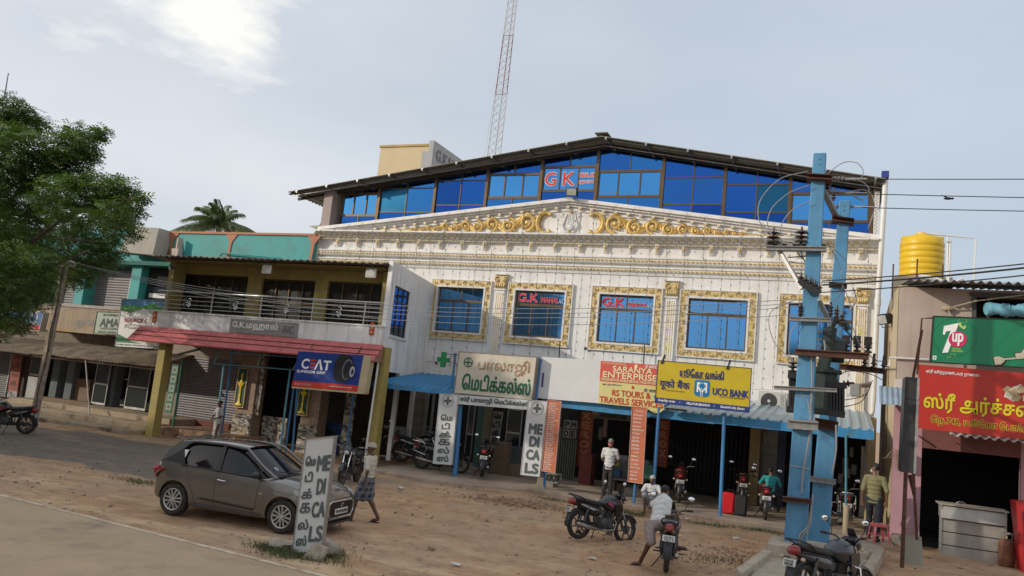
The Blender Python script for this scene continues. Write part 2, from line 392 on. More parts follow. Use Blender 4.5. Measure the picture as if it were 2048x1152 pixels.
# stones, litter, rubble
STONE=mat('field_stone',(.33,.28,.22),.9,var=.3,scale=6,bump=.8,bscale=12)
def rock_mb(c,r,seed=0,sub=2):
    rnd=random.Random(seed);bm=bmesh.new();bmesh.ops.create_icosphere(bm,subdivisions=sub,radius=1)
    vs=[]
    for v in bm.verts:
        k=1+.35*noise.noise(v.co*1.3+Vector((seed*3.1,0,0)))+.12*noise.noise(v.co*4+Vector((0,seed,0)))
        vs.append(Vector(c)+Vector((v.co.x*r[0]*k,v.co.y*r[1]*k,v.co.z*r[2]*k)))
    fs=[tuple(v.index for v in f.verts) for f in bm.faces];bm.free();return vs,fs
p=gat(652,1108);mb=MB().add(*rock_mb((p.x,p.y,.10),(.27,.2,.17),3,3));mb.build('boulder',STONE,smooth=35,label='large rounded pale boulder at the right foot of the roadside medicals board',cat='boulder')
p=gat(560,1098);mb=MB().add(*rock_mb((p.x,p.y,.07),(.22,.18,.13),9,3));mb.build('boulder',STONE,smooth=35,label='brown boulder half hidden in grass left of the roadside medicals board',cat='boulder')
a,b_,c_=gat(602,1118),gat(620,1088),gat(640,1112)
mb=MB().poly([(a.x,a.y,0),(a.x+.34,a.y+.05,0),(a.x+.38,a.y+.12,.22),(a.x+.12,a.y+.12,.26)],(.02,.07,0));mb.build('stone_slab',STONE,bevel=.01,label='broken flat stone slab leaning on the foot of the roadside board',cat='stone slab')
# pebbles and crumbs scattered over the dirt
mb=MB();rnd=random.Random(3)
cube8=[(-1,-1,-1),(1,-1,-1),(1,1,-1),(-1,1,-1),(-1,-1,1),(1,-1,1),(1,1,1),(-1,1,1)];cf=[(0,3,2,1),(4,5,6,7),(0,1,5,4),(1,2,6,5),(2,3,7,6),(3,0,4,7)]
def crumb(mb,x,y,s,zz=None):
    z=gz(x,y) if zz is None else zz;R=Matrix.Rotation(rnd.random()*6,3,'Z') @ Matrix.Rotation(rnd.random()*.8,3,'X');k=(s*rnd.uniform(.5,1.4),s*rnd.uniform(.5,1.2),s*rnd.uniform(.25,.7))
    mb.add([Vector((x,y,z+k[2]*.4))+R @ Vector((v[0]*k[0]*(.6 if v[2]>0 else 1),v[1]*k[1]*(.7 if v[2]>0 else 1),v[2]*k[2])) for v in cube8],cf)
for i in range(2600):
    x=rnd.uniform(-24,3);y=rnd.uniform(-17,-5.6);dens=noise.noise(Vector((x*.4,y*.6,2)))
    if dens>-.05+rnd.random()*.5-.2: crumb(mb,x,y,rnd.choice((.008,.012,.012,.02,.035)))
mb.build('pebbles',mat('pebble_stone',(.24,.18,.13),.9,var=.5,scale=9),kind='stuff',label='brown pebbles and crumbs strewn over the dirt forecourt',cat='pebbles')
mb=MB();q=gat(1020,1005)
for i in range(520): crumb(mb,q.x+rnd.gauss(.1,.75),q.y+rnd.gauss(0,.35),rnd.uniform(.012,.035),gz(q.x,q.y)+rnd.uniform(0,.05))
mb.build('rubble_heap',mat('rubble_brick',(.33,.20,.13),.9,var=.5,scale=14),kind='stuff',label='low spread heap of brick rubble beside the walkway kerb',cat='rubble')
mb=MB();q=gat(1330,1105)
for i in range(420): crumb(mb,q.x+rnd.gauss(1.1,.8),q.y+rnd.gauss(.9,.8),rnd.uniform(.01,.03))
mb.build('rubble_scatter',MATS['rubble_brick'],kind='stuff',label='reddish rubble crumbs scattered right of the parked rider',cat='rubble')
PAPER=flat('litter_paper',(.6,.58,.54),.8)
for px,py,lab,s in ((800,978,'white crumpled paper scrap on the dirt behind the walking man',.16),(986,1010,'small white cup lying upright on the dirt',.06),(905,1015,'pale blue scrap of litter on the dirt right of the walking man',.09),
                       (975,1042,'green leaf of litter on the dirt in front of the parked motorcycle',.09),(1184,1072,'white scrap left of the rear wheel of the side-on motorcycle',.1),(912,1132,'white and red scrap near the bottom edge of the forecourt',.14),
                       (1375,1040,'white scrap by the kerb right of the rider',.13),(1470,1078,'white plastic scrap in the grass beside the pole pad',.12),(1185,1120,'pale flat scrap in the middle of the open dirt',.13),(862,1100,'brown paper scrap on the lower forecourt',.12)):
    c=gat(px,py);mb=MB();rr=random.Random(px);z=c.z+.015
    vs=[];n_=7
    for k in range(n_): q=2*math.pi*k/n_;r=s*rr.uniform(.5,1);vs.append((c.x+r*math.cos(q),c.y+r*.6*math.sin(q),z+rr.uniform(0,s*.35)))
    vs.append((c.x,c.y,z+s*.3));mb.add(vs,[(k,(k+1) % n_,n_) for k in range(n_)]);mb.add([(v[0],v[1],v[2]-.012) for v in vs],[((k+1) % n_,k,n_) for k in range(n_)])
    m_=flat('green_litter',(.10,.28,.08)) if 'green' in lab else flat('blue_litter',(.25,.38,.45)) if 'blue' in lab else flat('brown_litter',(.25,.15,.1)) if 'brown' in lab else PAPER
    mb.build('litter',m_,label=lab,cat='litter')
# grass
GRASS=mat('weed_grass',(.10,.12,.045),.7,var=.45,scale=6,bump=0)
def grass(name,lab,spots,n=900,h=.11):
    mb=MB();rnd=random.Random(len(lab))
    for i in range(n):
        px,py,sx,sy=rnd.choice(spots);c=gat(px,py);x=c.x+rnd.gauss(0,sx);y=c.y+rnd.gauss(0,sy);z=gz(x,y);a=rnd.random()*6.3;hh=h*rnd.uniform(.35,1.2);w=.006+.006*rnd.random();lean=rnd.uniform(0,.9)*hh
        dx,dy=math.cos(a),math.sin(a);b=a+1.57
        mb.add([(x-w*math.cos(b),y-w*math.sin(b),z-.01),(x+w*math.cos(b),y+w*math.sin(b),z-.01),(x+dx*lean*.45,y+dy*lean*.45,z+hh*.6),(x+dx*lean,y+dy*lean,z+hh)],[(0,1,2),(0,2,3)])
    mb.build(name,GRASS,kind='stuff',label=lab,cat='grass')
grass('grass_tuft','green weeds round the foot of the roadside medicals board',((560,1108,.3,.16),(620,1118,.35,.12),(655,1112,.2,.15),(545,1100,.2,.1)),1500,.11)
grass('grass_patch','thin green grass patch on the dirt behind the car',((262,962,.5,.18),(300,966,.3,.15)),400,.07)
grass('grass_verge','weeds along the walkway kerb beside the rubble',((1070,1008,.5,.2),(1110,1000,.4,.15),(1100,1015,.5,.2)),700,.07)
grass('grass_strip','patch of green weeds by the kerb behind the side-on motorcycle',((1235,1022,.35,.2),(1260,1028,.3,.15)),700,.09)
grass('grass_edge','weeds growing between the kerb and the pole pad',((1480,1056,.5,.12),(1540,1064,.4,.12),(1440,1120,.35,.3),(1420,1050,.3,.1)),900,.07)
# ------------------------------------------------------------------ main building: white and gold hall with blue glass gable
FX0,FX1=-20.95,1.02
hall=thing('commercial_building','large white and gold wedding hall with blue glass gable and shops below','building',(-10,0,0))
WY=.0
wins=[]
Z1,Z2,WW=7.227,4.912,2.565
WX=[-15.189,-11.851,-8.501,-5.255,-1.934]
fr=.21
ZG=at(1140,471.5,y=0).z          # foot of the pediment
def gable(x): # z of the lower edge of the glazing
    ap=(-9.69,10.50)
    return 9.20+(ap[1]-9.20)*max(0,1-abs(x-ap[0])/(11.6 if x<ap[0] else 10.9))
hs=[(x+fr+.07,x+WW-fr-.07,Z2+fr+.07,Z1-fr-.07) for x in WX]
SHOPZ=3.45
mb=MB().holes(FX0,FX1,SHOPZ,ZG,hs,0,.35)
mb.poly([(FX0,0,ZG),(FX1,0,ZG),(FX1,0,gable(FX1)),(-9.69,0,10.5),(FX0,0,gable(FX0))],(0,.35,0))
mb.box(FX0,FX0+.25,.36,14,0,9.0);mb.box(FX1-.25,FX1,.36,14,0,9.0);mb.box(FX0+.26,FX1-.26,13.7,14,0,9.0)
mb.build('wall',WTILE,hall)
# window surrounds: carved gilded frame, white bead, mullions, panes
def scrollwork(mb,P,length,w,seed,flip=False):
    """running carved scroll: P(s, t, d) maps along, across, proud; tapering S curls with leaf lobes"""
    n=max(2,round(length/(w*1.25)));st=length/n
    for i in range(n):
        sg=1 if i % 2 else -1
        cx=(i+.5)*st;pts=[];rs=[]
        for k in range(13):
            t=k/12;ang=t*4.6;r=w*.36*(1-.78*t);pts.append(P(cx+math.cos(ang)*r*1.15*1.0,sg*(math.sin(ang)*r-.02),.012-.006*t));rs.append(.021*(1-.45*t))
        mb.tube(pts,rs,4,True)
        for a in (.5,1.3,2.1,2.9):
            q=(math.cos(a),math.sin(a));c0=(cx+q[0]*w*.34,sg*q[1]*w*.30);c1=(cx+q[0]*w*.34+st*.22,sg*(q[1]*w*.34+.01))
            mb.tube([P(*c0,.018),P((c0[0]+c1[0])/2,(c0[1]+c1[1])/2+sg*.012,.03),P(*c1,.012)],[.008,.019,.005],4)
def mirror_pane(mb,pts,d=.01): mb.poly(pts,(0,d,0))
WLAB=[]
for wi,x in enumerate(WX):
    w=thing('window',None,None,(x+WW/2,0,Z2));w.parent=hall;w.location=Vector((x+WW/2,0,Z2))-ORG[hall];ORG[w]=Vector((x+WW/2,0,Z2))
    mb=MB();x1=x+WW;o=[(x,Z2),(x1,Z2),(x1,Z1),(x,Z1)];
    for a,b,c,d in ((x,x1,Z1-fr,Z1),(x,x1,Z2,Z2+fr),(x,x+fr,Z2+fr,Z1-fr),(x1-fr,x1,Z2+fr,Z1-fr)): mb.box(a,b,-.075,-.002,c,d)
    H_=Z1-Z2-2*fr;Wd=WW
    scrollwork(mb,lambda s,t,d: (x+s,-.07-d,Z1-fr/2+t),Wd,fr,1);scrollwork(mb,lambda s,t,d: (x+s,-.07-d,Z2+fr/2+t),Wd,fr,2)
    scrollwork(mb,lambda s,t,d: (x+fr/2+t,-.07-d,Z2+fr+s),H_,fr,3);scrollwork(mb,lambda s,t,d: (x1-fr/2+t,-.07-d,Z2+fr+s),H_,fr,4)
    mb.build('gilded_surround',GOLD,w,smooth=50)
    mb=MB()
    for k,(a0,b0) in enumerate(((-.035,0),(fr,fr+.07))):   # outer and inner white beads
        for a,b,c,d in ((x+a0,x1-a0,Z1-b0,Z1-a0),(x+a0,x1-a0,Z2+a0,Z2+b0),(x+a0,x+b0,Z2+b0,Z1-b0),(x1-b0,x1-a0,Z2+b0,Z1-b0)):
            mb.box(min(a,b),max(a,b),-.095,.0 if k==0 else .02,min(c,d),max(c,d))
    mb.build('white_bead',WHITE,w)
    ax,bx,az,bz=x+fr+.07,x1-fr-.07,Z2+fr+.07,Z1-fr-.07;tz=az+(bz-az)*.70;mx_=(ax+bx)/2;yy=.06
    mb=MB();t=.032
    mb.box(ax,bx,yy,yy+.08,az,az+2*t);mb.box(ax,bx,yy,yy+.08,bz-2*t,bz);mb.box(ax,ax+1.6*t,yy,yy+.08,az+2*t,bz-2*t);mb.box(bx-1.6*t,bx,yy,yy+.08,az+2*t,bz-2*t)
    mb.box(ax+1.6*t,bx-1.6*t,yy,yy+.08,tz-1.5*t,tz+1.5*t);mb.box(mx_-t/2,mx_+t/2,yy,yy+.08,tz+1.5*t,bz-2*t)
    cols=[ax+(bx-ax)*k/3 for k in (0,1,2,3)]
    for c in cols[1:3]: mb.box(c-t*.6,c+t*.6,yy+.005,yy+.07,az+2*t,tz-1.5*t)
    mb.build('window_frame',BROWNAL,w)
    gm=GW
    for k in range(3): b=MB();b.box(cols[k]+.01,cols[k+1]-.01,yy+.035+.004*k,yy+.041+.004*k,az+.03,tz-.02);b.build('pane',gm,w)
    b=MB();b.box(ax+.02,mx_-.01,yy+.035,yy+.041,tz+.02,bz-.03);b.build('pane',gm,w)
    b=MB();b.box(mx_+.01,bx-.02,yy+.035,yy+.041,tz+.02,bz-.03);b.build('pane',gm,w)
    wins.append((w,ax,bx,az,bz,tz,yy))
REDL=flat('red_lettering',(.62,.025,.03),.4);WHL=flat('white_lettering',(.85,.85,.85),.5)
GREYL=flat('pale_blue_lettering',(.35,.55,.8),.5)
for wi,(t1,t2) in ((1,('G.K','MAHAL')),(2,('G.K','மஹால்'))):
    w,ax,bx,az,bz,tz,yy=wins[wi];zc=(tz+bz)/2;yf=yy-.003;wd=bx-ax
    letters(t1,w,(ax+wd*.25,yf,zc),(1,0,0),(0,0,1),wd*.40,(bz-tz)*.58,REDL,.016,name='lettering',outline=(WHL,.022),proud=.02)
    letters(t2,w,(ax+wd*.70,yf,zc-.05),(1,0,0),(0,0,1),wd*.34,(bz-tz)*.36,REDL,.008,outline=(WHL,.012),proud=.02)
    letters('A/C',w,(ax+wd*.925,yf,zc-.07),(1,0,0),(0,0,1),wd*.10,.17,GREYL,.004,proud=.02)
# entablature mouldings
def zat(px,py): return at(px,py,y=0).z
g1t,g1b=zat(1140,516),zat(1140,523);g2t,g2b=zat(1140,534),zat(1140,541)
def band(name,y,za,zb,m,x0=FX0+.02,x1=FX1-.02,**k): b=MB();b.box(x0,x1,y,0.002,min(za,zb),max(za,zb));return b.build(name,m,hall,**k)
def moulding(name,prof,m,x0=FX0+.02,x1=FX1-.02):
    b=MB();n=len(prof);b.add([(x0,y,z) for y,z in prof]+[(x1,y,z) for y,z in prof],[(i,i+1,n+i+1,n+i) for i in range(n-1)]+[tuple(range(n)),tuple(range(2*n-1,n-1,-1)),(n-1,0,n,2*n-1)]);return b.build(name,m,hall)
def rope(name,z,y,r,px):
    b=MB();x=FX0+.05;st=.15
    while x<FX1-.1:
        b.ell((x+st/2,y,z),(st*.62,r*.9,r),6,5,Matrix.Rotation(.35,3,'Y'));x+=st
    return b.build(name,GOLD,hall,smooth=50)
zc1,zc2=(g1t+g1b)/2,(g2t+g2b)/2
moulding('architrave_moulding',[(0,zc1-.10),(-.13,zc1-.10),(-.16,zc1-.05),(-.16,zc1+.05),(-.20,zc1+.09),(-.20,zc1+.13),(0,zc1+.13)],WTILE)
rope('gilded_rope',zc1,-.16,.040,0)
moulding('lower_moulding',[(0,zc2-.17),(-.04,zc2-.17),(-.06,zc2-.08),(-.12,zc2-.04),(-.12,zc2+.05),(-.16,zc2+.08),(-.16,zc2+.12),(0,zc2+.12)],WTILE)
rope('gilded_rope',zc2,-.12,.036,0)
zt,zd=zat(1140,473),zat(1140,487)
moulding('cornice',[(0,zd-.02),(-.10,zd-.02),(-.12,zd+.03),(-.22,zd+.06),(-.24,zd+.10),(-.44,zd+.22),(-.46,zt-.05),(-.50,zt-.04),(-.50,zt+.02),(0,zt+.04)],WTILE)
b=MB();x=FX0+.1;k=0      # gilded wave ornament hanging under the cornice
while x<FX1-.3:
    b.ell((x+.11,-.30,zd+.17),(.13,.10,.045),6,4,Matrix.Rotation(.5,3,'Y'));b.ell((x+.03,-.235,zd+.085),(.05,.03,.05),5,4);x+=.27
b.build('gilded_wave_ornament',GOLD,hall,smooth=50)
b=MB();x=FX0+.06
while x<FX1-.1: b.box(x,x+.05,-.15,-.1,zd-.06,zd-.022);x+=.10
b.build('bead_row',mat('cream_paint',(.62,.52,.30),.5),hall,kind='stuff')
# modillions with a gilded drop
mm=MB();mm.poly([(-.07,0,.17),(-.07,-.13,.17),(-.07,-.13,.06),(-.07,-.08,-.12),(-.07,0,-.15)],(.14,0,0));mm.box(-.085,.085,-.15,.0,.172,.205);me1=mm.mesh('modillion',WTILE)
mm=MB();mm.ell((0,-.135,.07),(.06,.035,.07),8,5);mm.ell((0,-.115,-.02),(.03,.025,.07),6,5);me2=mm.mesh('gilded_drop',GOLD)
zm=zat(1126,497);xs_m=[at(px,py,y=0).x for px,py in [(678,489),(721,489)]];stp=1.06
x=xs_m[0]
while x<FX1-.2:
    o=share(me1,'modillion',hall,Vector((x,0,zm))-ORG[hall]);share(me2,'gilded_drop',o);x+=(0.985 if x<-9 else .96)
# raking cornice of the pediment and its dentils
def rake(name,off0,off1,y,m):
    b=MB()
    for xa,xb in ((FX0+.02,-9.69),(-9.69,FX1-.02)):
        za,zb=gable(xa),gable(xb)
        b.add([(xa,y,za-off0),(xb,y,zb-off0),(xb,y,zb-off1),(xa,y,za-off1),(xa,.002,za-off0),(xb,.002,zb-off0),(xb,.002,zb-off1),(xa,.002,za-off1)],
              [(0,1,2,3),(7,6,5,4),(0,4,5,1),(1,5,6,2),(2,6,7,3),(3,7,4,0)])
    return b.build(name,m,hall)
rake('raking_cornice',-.03,.10,-.34,WTILE);rake('raking_fascia',.102,.17,-.24,WTILE);rake('raking_architrave',.172,.25,-.12,WTILE);rake('raking_bed_moulding',.33,.40,-.055,WTILE)
mm=MB();mm.box(-.05,.05,-.17,0,-.04,.04);dn=mm.mesh('dentil',WTILE);mm=MB();mm.box(-.055,.055,-.18,-.165,-.045,-.0);dg_=mm.mesh('gilded_tip',GOLD)
n_d=44
for i in range(n_d):
    x=FX0+.9+(FX1-FX0-1.8)*i/(n_d-1)
    if gable(x)-.29<ZG+.12: continue
    o=share(dn,'dentil',hall,Vector((x,0,gable(x)-.29))-ORG[hall]);share(dg_,'gilded_tip',o)
# acanthus scroll relief in the pediment
def spiral(mb,cx,cz,R0,a0,turns,sg,wd,y=-.02,lobes=8):
    pts=[];rs=[];n=20
    for k in range(n+1):
        t=k/n;r=R0*(1-.82*t);a=a0+sg*turns*2*math.pi*t;pts.append((cx+r*math.cos(a),y-.045-.03*math.sin(t*3.1),cz+r*math.sin(a)));rs.append(wd*(1-.55*t))
    mb.tube(pts,rs,6,True,1)
    mb.ell((cx,y-.06,cz),(wd*1.3,.05,wd*1.3),8,5)
    for k in range(lobes):
        t=k/lobes*.62;a=a0+sg*turns*2*math.pi*t;r=R0*(1-.82*t);q=a+sg*.55
        p0=Vector((cx+r*math.cos(a),y-.03,cz+r*math.sin(a)));p1=p0+Vector((math.cos(q),0,math.sin(q)))*R0*.30;p2=p1+Vector((math.cos(q+sg*1.2),0,math.sin(q+sg*1.2)))*R0*.2
        mb.tube([p0,p1+Vector((0,-.03,0)),p2],[wd*.75,wd*.7,wd*.15],5)
def leafspray(mb,x0,z0,x1,z1,n,spread,wd,y=-.02):
    a=math.atan2(z1-z0,x1-x0);ln=math.hypot(x1-x0,z1-z0)
    mb.tube([(x0,y-.03,z0),((x0+x1)/2,y-.06,(z0+z1)/2),(x1,y-.02,z1)],[wd,wd*.8,wd*.2],5)
    for k in range(n):
        f=.1+.8*k/n;bx,bz=x0+(x1-x0)*f,z0+(z1-z0)*f
        for sg in (-1,1):
            q=a+sg*.75;l2=spread*(1-.6*f);p1=(bx+math.cos(q)*l2*.6,y-.05,bz+math.sin(q)*l2*.6);q2=a+sg*.3;p2=(p1[0]+math.cos(q2)*l2*.5,y-.02,p1[2]+math.sin(q2)*l2*.5)
            mb.tube([(bx,y-.03,bz),p1,p2],[wd*.6,wd*.62,wd*.1],4)
mb=MB();cxp=at(1142,440,y=0).x;pz0=ZG+.08
for sg in (-1,1):
    # the big C next to the crest, then curls that shrink towards the corner
    d=1.0
    def top(dd): return gable(cxp+sg*dd)-.40
    h=top(d)-pz0;R=h*.5
    c=(cxp+sg*d,pz0+h*.5)
    pts=[];rs=[]
    for k in range(17):
        t=k/16;a=math.pi/2+(t*1.30-.15)*math.pi*sg*-1*-1;a=math.radians(60)+t*math.radians(240) if sg<0 else math.radians(120)-t*math.radians(240)
        pts.append((c[0]+R*.80*math.cos(a),-.09,c[1]+R*math.sin(a)));rs.append(.055+.035*math.sin(t*math.pi))
    mb.tube(pts,rs,6)
    for e in (pts[0],pts[-1]): mb.ell((e[0]-sg*.02,-.1,e[2]),(.10,.06,.09),8,5)
    for k in range(2,15): mb.ell((c[0]+R*.5*math.cos(0),-.04,c[1]),(.01,.01,.01),4,3) if 0 else None
    for k in range(7):
        a=math.radians(110+k*23) if sg<0 else math.radians(70-k*23);mb.ell((c[0]+R*.50*math.cos(a),-.05,c[1]+R*.62*math.sin(a)),(.035,.03,.05),5,4)
    xx=1.75;k=0
    while xx<7.4:
        h=top(xx)-pz0
        if h<.13: break
        R=h*.50;up=k % 2
        cz=pz0+(h*.42 if up else h*.56)
        spiral(mb,cxp+sg*xx,cz,R,(math.pi*.5 if up else -math.pi*.5),1.55,sg*(1 if up else -1),max(.022,R*.24),lobes=9)
        nx=xx+R*1.45+.08
        leafspray(mb,cxp+sg*(xx+R*.2),cz-(R*.8 if up else -R*.8),cxp+sg*(nx+.25*R),cz+(R*.75 if up else -R*.8),6,R*.85,max(.018,R*.18))
        mb.tube([(cxp+sg*(xx-R),-.05,cz+(-R*.2 if up else R*.2)),(cxp+sg*xx,-.07,cz+(-R*1.02 if up else R*1.02)),(cxp+sg*nx,-.05,cz)],[R*.16,R*.24,R*.14],5)
        xx=nx+R*.55;k+=1
    h=max(.12,top(xx)-pz0)
    for q in range(3): leafspray(mb,cxp+sg*(xx-.2+q*.5),pz0+h*.25,cxp+sg*(xx+.45+q*.5),pz0+h*(.35-.08*q),5,h*.38*(1-.2*q),.022)
mb.build('gilded_scroll_relief',GOLDF,hall,smooth=50)
mb=MB()   # white crest: lyre-like shield with pillars
zc=pz0+.42
for sg in (-1,1):
    mb.tube([(cxp+sg*.16,-.06,zc+.33),(cxp+sg*.22,-.07,zc+.1),(cxp+sg*.30,-.08,zc-.12),(cxp+sg*.20,-.08,zc-.33),(cxp+sg*.06,-.06,zc-.38)],[.03,.03,.045,.04,.03],6)
    mb.tube([(cxp+sg*.30,-.05,zc+.36),(cxp+sg*.36,-.05,zc+.28),(cxp+sg*.27,-.06,zc+.2)],[.03,.03,.02],6)
    for q in (.04,.10): mb.tube([(cxp+sg*q,-.05,zc-.05),(cxp+sg*q,-.05,zc+.32)],.018,6)
mb.ell((cxp,-.06,zc-.18),(.13,.07,.13),10,7)
for k in range(8): a=k*math.pi/4;mb.ell((cxp+.11*math.cos(a),-.10,zc-.18+.11*math.sin(a)),(.035,.03,.035),6,4)
mb.box(cxp-.36,cxp+.36,-.045,.0,zc-.40,zc+.42)
mb.build('white_crest',WHITE,hall,smooth=50)
mb=MB().ell((cxp,-.10,zc+.40),(.09,.05,.04),8,5);mb.lathe([(.03,.0),(.05,.05),(.02,.09),(.07,.14)],(cxp,-.08,zc-.46),10);mb.build('gilded_crest_knob',GOLD,hall,smooth=50)
# pilasters
def pilaster(x0,x1,ztop):
    r=thing('pilaster',None,None,((x0+x1)/2,0,SHOPZ));r.parent=hall;r.location=ORG[r]-ORG[hall]
    w=x1-x0;mb=MB().box(x0+.06,x1-.06,-.10,0,SHOPZ,ztop-.62);mb.box(x0+.02,x1-.02,-.14,0,ztop-.62,ztop-.57);mb.box(x0,x1,-.18,0,ztop-.03,ztop+.02)
    mb.build('shaft',WTILE,r)
    mb=MB()
    for k in range(4): xx=x0+.06+(w-.12)*(k+1)/5;mb.box(xx-.012,xx+.012,-.107,-.101,SHOPZ+.1,ztop-.72)
    mb.build('gilded_flute',GOLDF,r)
    mb=MB().poly([(x0+.05,-.12,ztop-.56),(x1-.05,-.12,ztop-.56),(x1,-.12,ztop-.05),(x0,-.12,ztop-.05)],(0,.12,0))
    for sg in (-1,1):
        cx=(x0+x1)/2+sg*w*.26;pts=[];
        for k in range(12): t=k/11;a=math.pi/2+sg*-1*t*4.9;rr=.12*(1-.7*t);pts.append((cx+rr*math.cos(a),-.15,ztop-.22+rr*math.sin(a)))
        mb.tube(pts,.028,6);mb.ell((cx,-.15,ztop-.22),(.05,.04,.05),8,5)
    for k in range(5): q=x0+.09+(w-.18)*k/4;mb.ell((q,-.14,ztop-.44),(.05,.05,.10),8,5)
    mb.build('gilded_capital',GOLD,r,smooth=50)
for pa,pb,pz in ((991,1016,548),(1331,1359,561),(1713,1741,574)):
    a=at(pa,pz,y=-.1);b=at(pb,pz+1,y=-.1);pilaster(a.x,b.x,(a.z+b.z)/2)
# upper glazing
GY=.30
def gx(px,py): return at(px,py,y=GY)
mull=[((688,395),(676,447)),((763,367),(753,442)),((874.5,347.6),(866.6,429.7)),((978.4,329),(970,417)),((1087.5,310.8),(1079,404)),((1200.7,288),(1190,399.5)),
        ((1329.5,307.7),(1322,415.6)),((1452.6,323.8),(1446.1,432.7)),((1583,346),(1576.7,446)),((1743,391),(1741,469))]
mxs=[(gx(*a).x+gx(*b).x)/2 for a,b in mull]
APX=at(1203,268,y=-.6);RL=at(575,384,y=-.6);RR=at(1772,352,y=-.6)
RLz=at(655,366,y=-.6)
sL=(APX.z-RLz.z)/(APX.x-RLz.x);sR=(APX.z-RR.z)/(RR.x-APX.x)
def roofz(x): return APX.z-(APX.x-x)*sL if x<APX.x else APX.z-(x-APX.x)*sR
def glz(x): return gable(x)+.0
def gtop(x): return roofz(x)-.30
glaz=thing('gable_glazing',None,None,(-10,GY,9));glaz.parent=hall;glaz.location=ORG[glaz]-ORG[hall]
def zlev(q): return gx(*q).z
rows=[((725,387.8),(722,431)),((815.6,376.8),(811.3,424.6)),((923.2,361.2),(919,410.5)),((1029.4,349),(1023.7,395.2)),((1139.8,334),(1135.6,381.6)),((1259.2,342.5),(1254.4,393)),
        ((1386.5,355),(1383.3,409.2)),((1515.4,369.5),(1512.2,425.3)),((1662,387.6),(1658.8,443))]
kinds='SFFSSSFFT'
def pane_poly(x0,x1,zf0,zf1,m,dy=0):
    """pane between two heights that may be functions of x; adds the apex where it lies within"""
    f0=zf0 if callable(zf0) else (lambda x: zf0);f1=zf1 if callable(zf1) else (lambda x: zf1)
    xs_=[x0]+[q for q in (-9.69,APX.x) if x0<q<x1]+[x1]
    lowp=[(x,GY+dy,f0(x)) for x in xs_];up=[(x,GY+dy,f1(x)) for x in reversed(xs_)]
    if min(f1(x)-f0(x) for x in (x0,x1))<-.3: return
    b=MB();b.poly(lowp+up,(0,.008,0));return b.build('pane',m,glaz)
fb=MB();t=.045
def vbar(x,z0,z1,t,y0=-.03,y1=.05): fb.box(x-t,x+t,GY+y0,GY+y1,z0,z1)
def hbar(x0,x1,z,t): fb.box(x0,x1,GY-.025,GY+.045,z-t,z+t)
for i in range(9):
    a,b=mxs[i],mxs[i+1];zu,zl=zlev(rows[i][0]),zlev(rows[i][1]);kd=kinds[i];mid=(a+b)/2
    J=lambda: random.uniform(0,.004)
    zl=max(zl,max(glz(a),glz(b))+.05);
    tm=(lambda z: (lambda x: min(z,gtop(x))))
    if kd=='F':
        for q,(c,d) in enumerate(((a,mid),(mid,b))):
            pane_poly(c+.02,d-.02,glz,zl,random.choice((GB,GB2,GB3)),J())
            teal=(i==1 and q==0) or (i==7 and q==1)
            pane_poly(c+.02,d-.02,zl,tm(zu),GT if teal else random.choice((GB,GB,GB2,GB3)) if i != 1 else GM,J());pane_poly(c+.02,d-.02,zu,gtop,random.choice((GM,GB,GB2)),J())
        vbar(mid,min(glz(mid-.1),glz(mid+.1)),gtop(mid),.022);hbar(a,b,zl,.022);hbar(a,b,zu,.022)
    else:
        n=3 if kd=='S' else 1
        for q in range(n): pane_poly(a+(b-a)*q/n+.02,a+(b-a)*(q+1)/n-.02,zl,tm(zu),GL,.012+J())
        for c,d in ((a,mid),(mid,b)): pane_poly(c+.02,d-.02,glz,zl,GM if i in (3,5) else GB,J());pane_poly(c+.02,d-.02,zu,gtop,random.choice((GM,GB2,GB)),J())
        for q in range(1,n): vbar(a+(b-a)*q/n,zl,zu,.025)
        vbar(mid,glz(mid),zl,.02);vbar(mid,zu,gtop(mid),.022);hbar(a,b,zl,.05);hbar(a,b,zu,.05)
        vbar(a+.08,zl,zu,.03);vbar(b-.08,zl,zu,.03)
for x in mxs: vbar(x,glz(x)-.03,gtop(x)+.1,.06,-.07,.06)
for i in range(9):
    a,b=mxs[i],mxs[i+1];xs_=[a]+[q for q in (-9.69,) if a<q<b]+[b]
    for c,d in zip(xs_,xs_[1:]): fb.beam((c,GY-.02,glz(c)+.03),(d,GY-.02,glz(d)+.03),.12,.09)
fb.build('glazing_frame',BROWNAL,glaz)
a,b=mxs[4],mxs[5];zu,zl=zlev(rows[4][0]),zlev(rows[4][1]);zc=(zu+zl)/2;w_=b-a
for s_,fx in (('G',.17),('K',.50)): letters(s_,glaz,(a+w_*fx,GY-.002,zc),(1,0,0),(0,0,1),w_*.20,(zu-zl)*.55,REDL,.012,outline=(WHL,.03),proud=.015)
for s_,dz in (('MAHAL A/C',.14),('மஹால் A/C',-.14)): letters(s_,glaz,(a+w_*.82,GY-.002,zc+dz),(1,0,0),(0,0,1),w_*.28,.18,REDL,.004,outline=(WHL,.018),proud=.015)
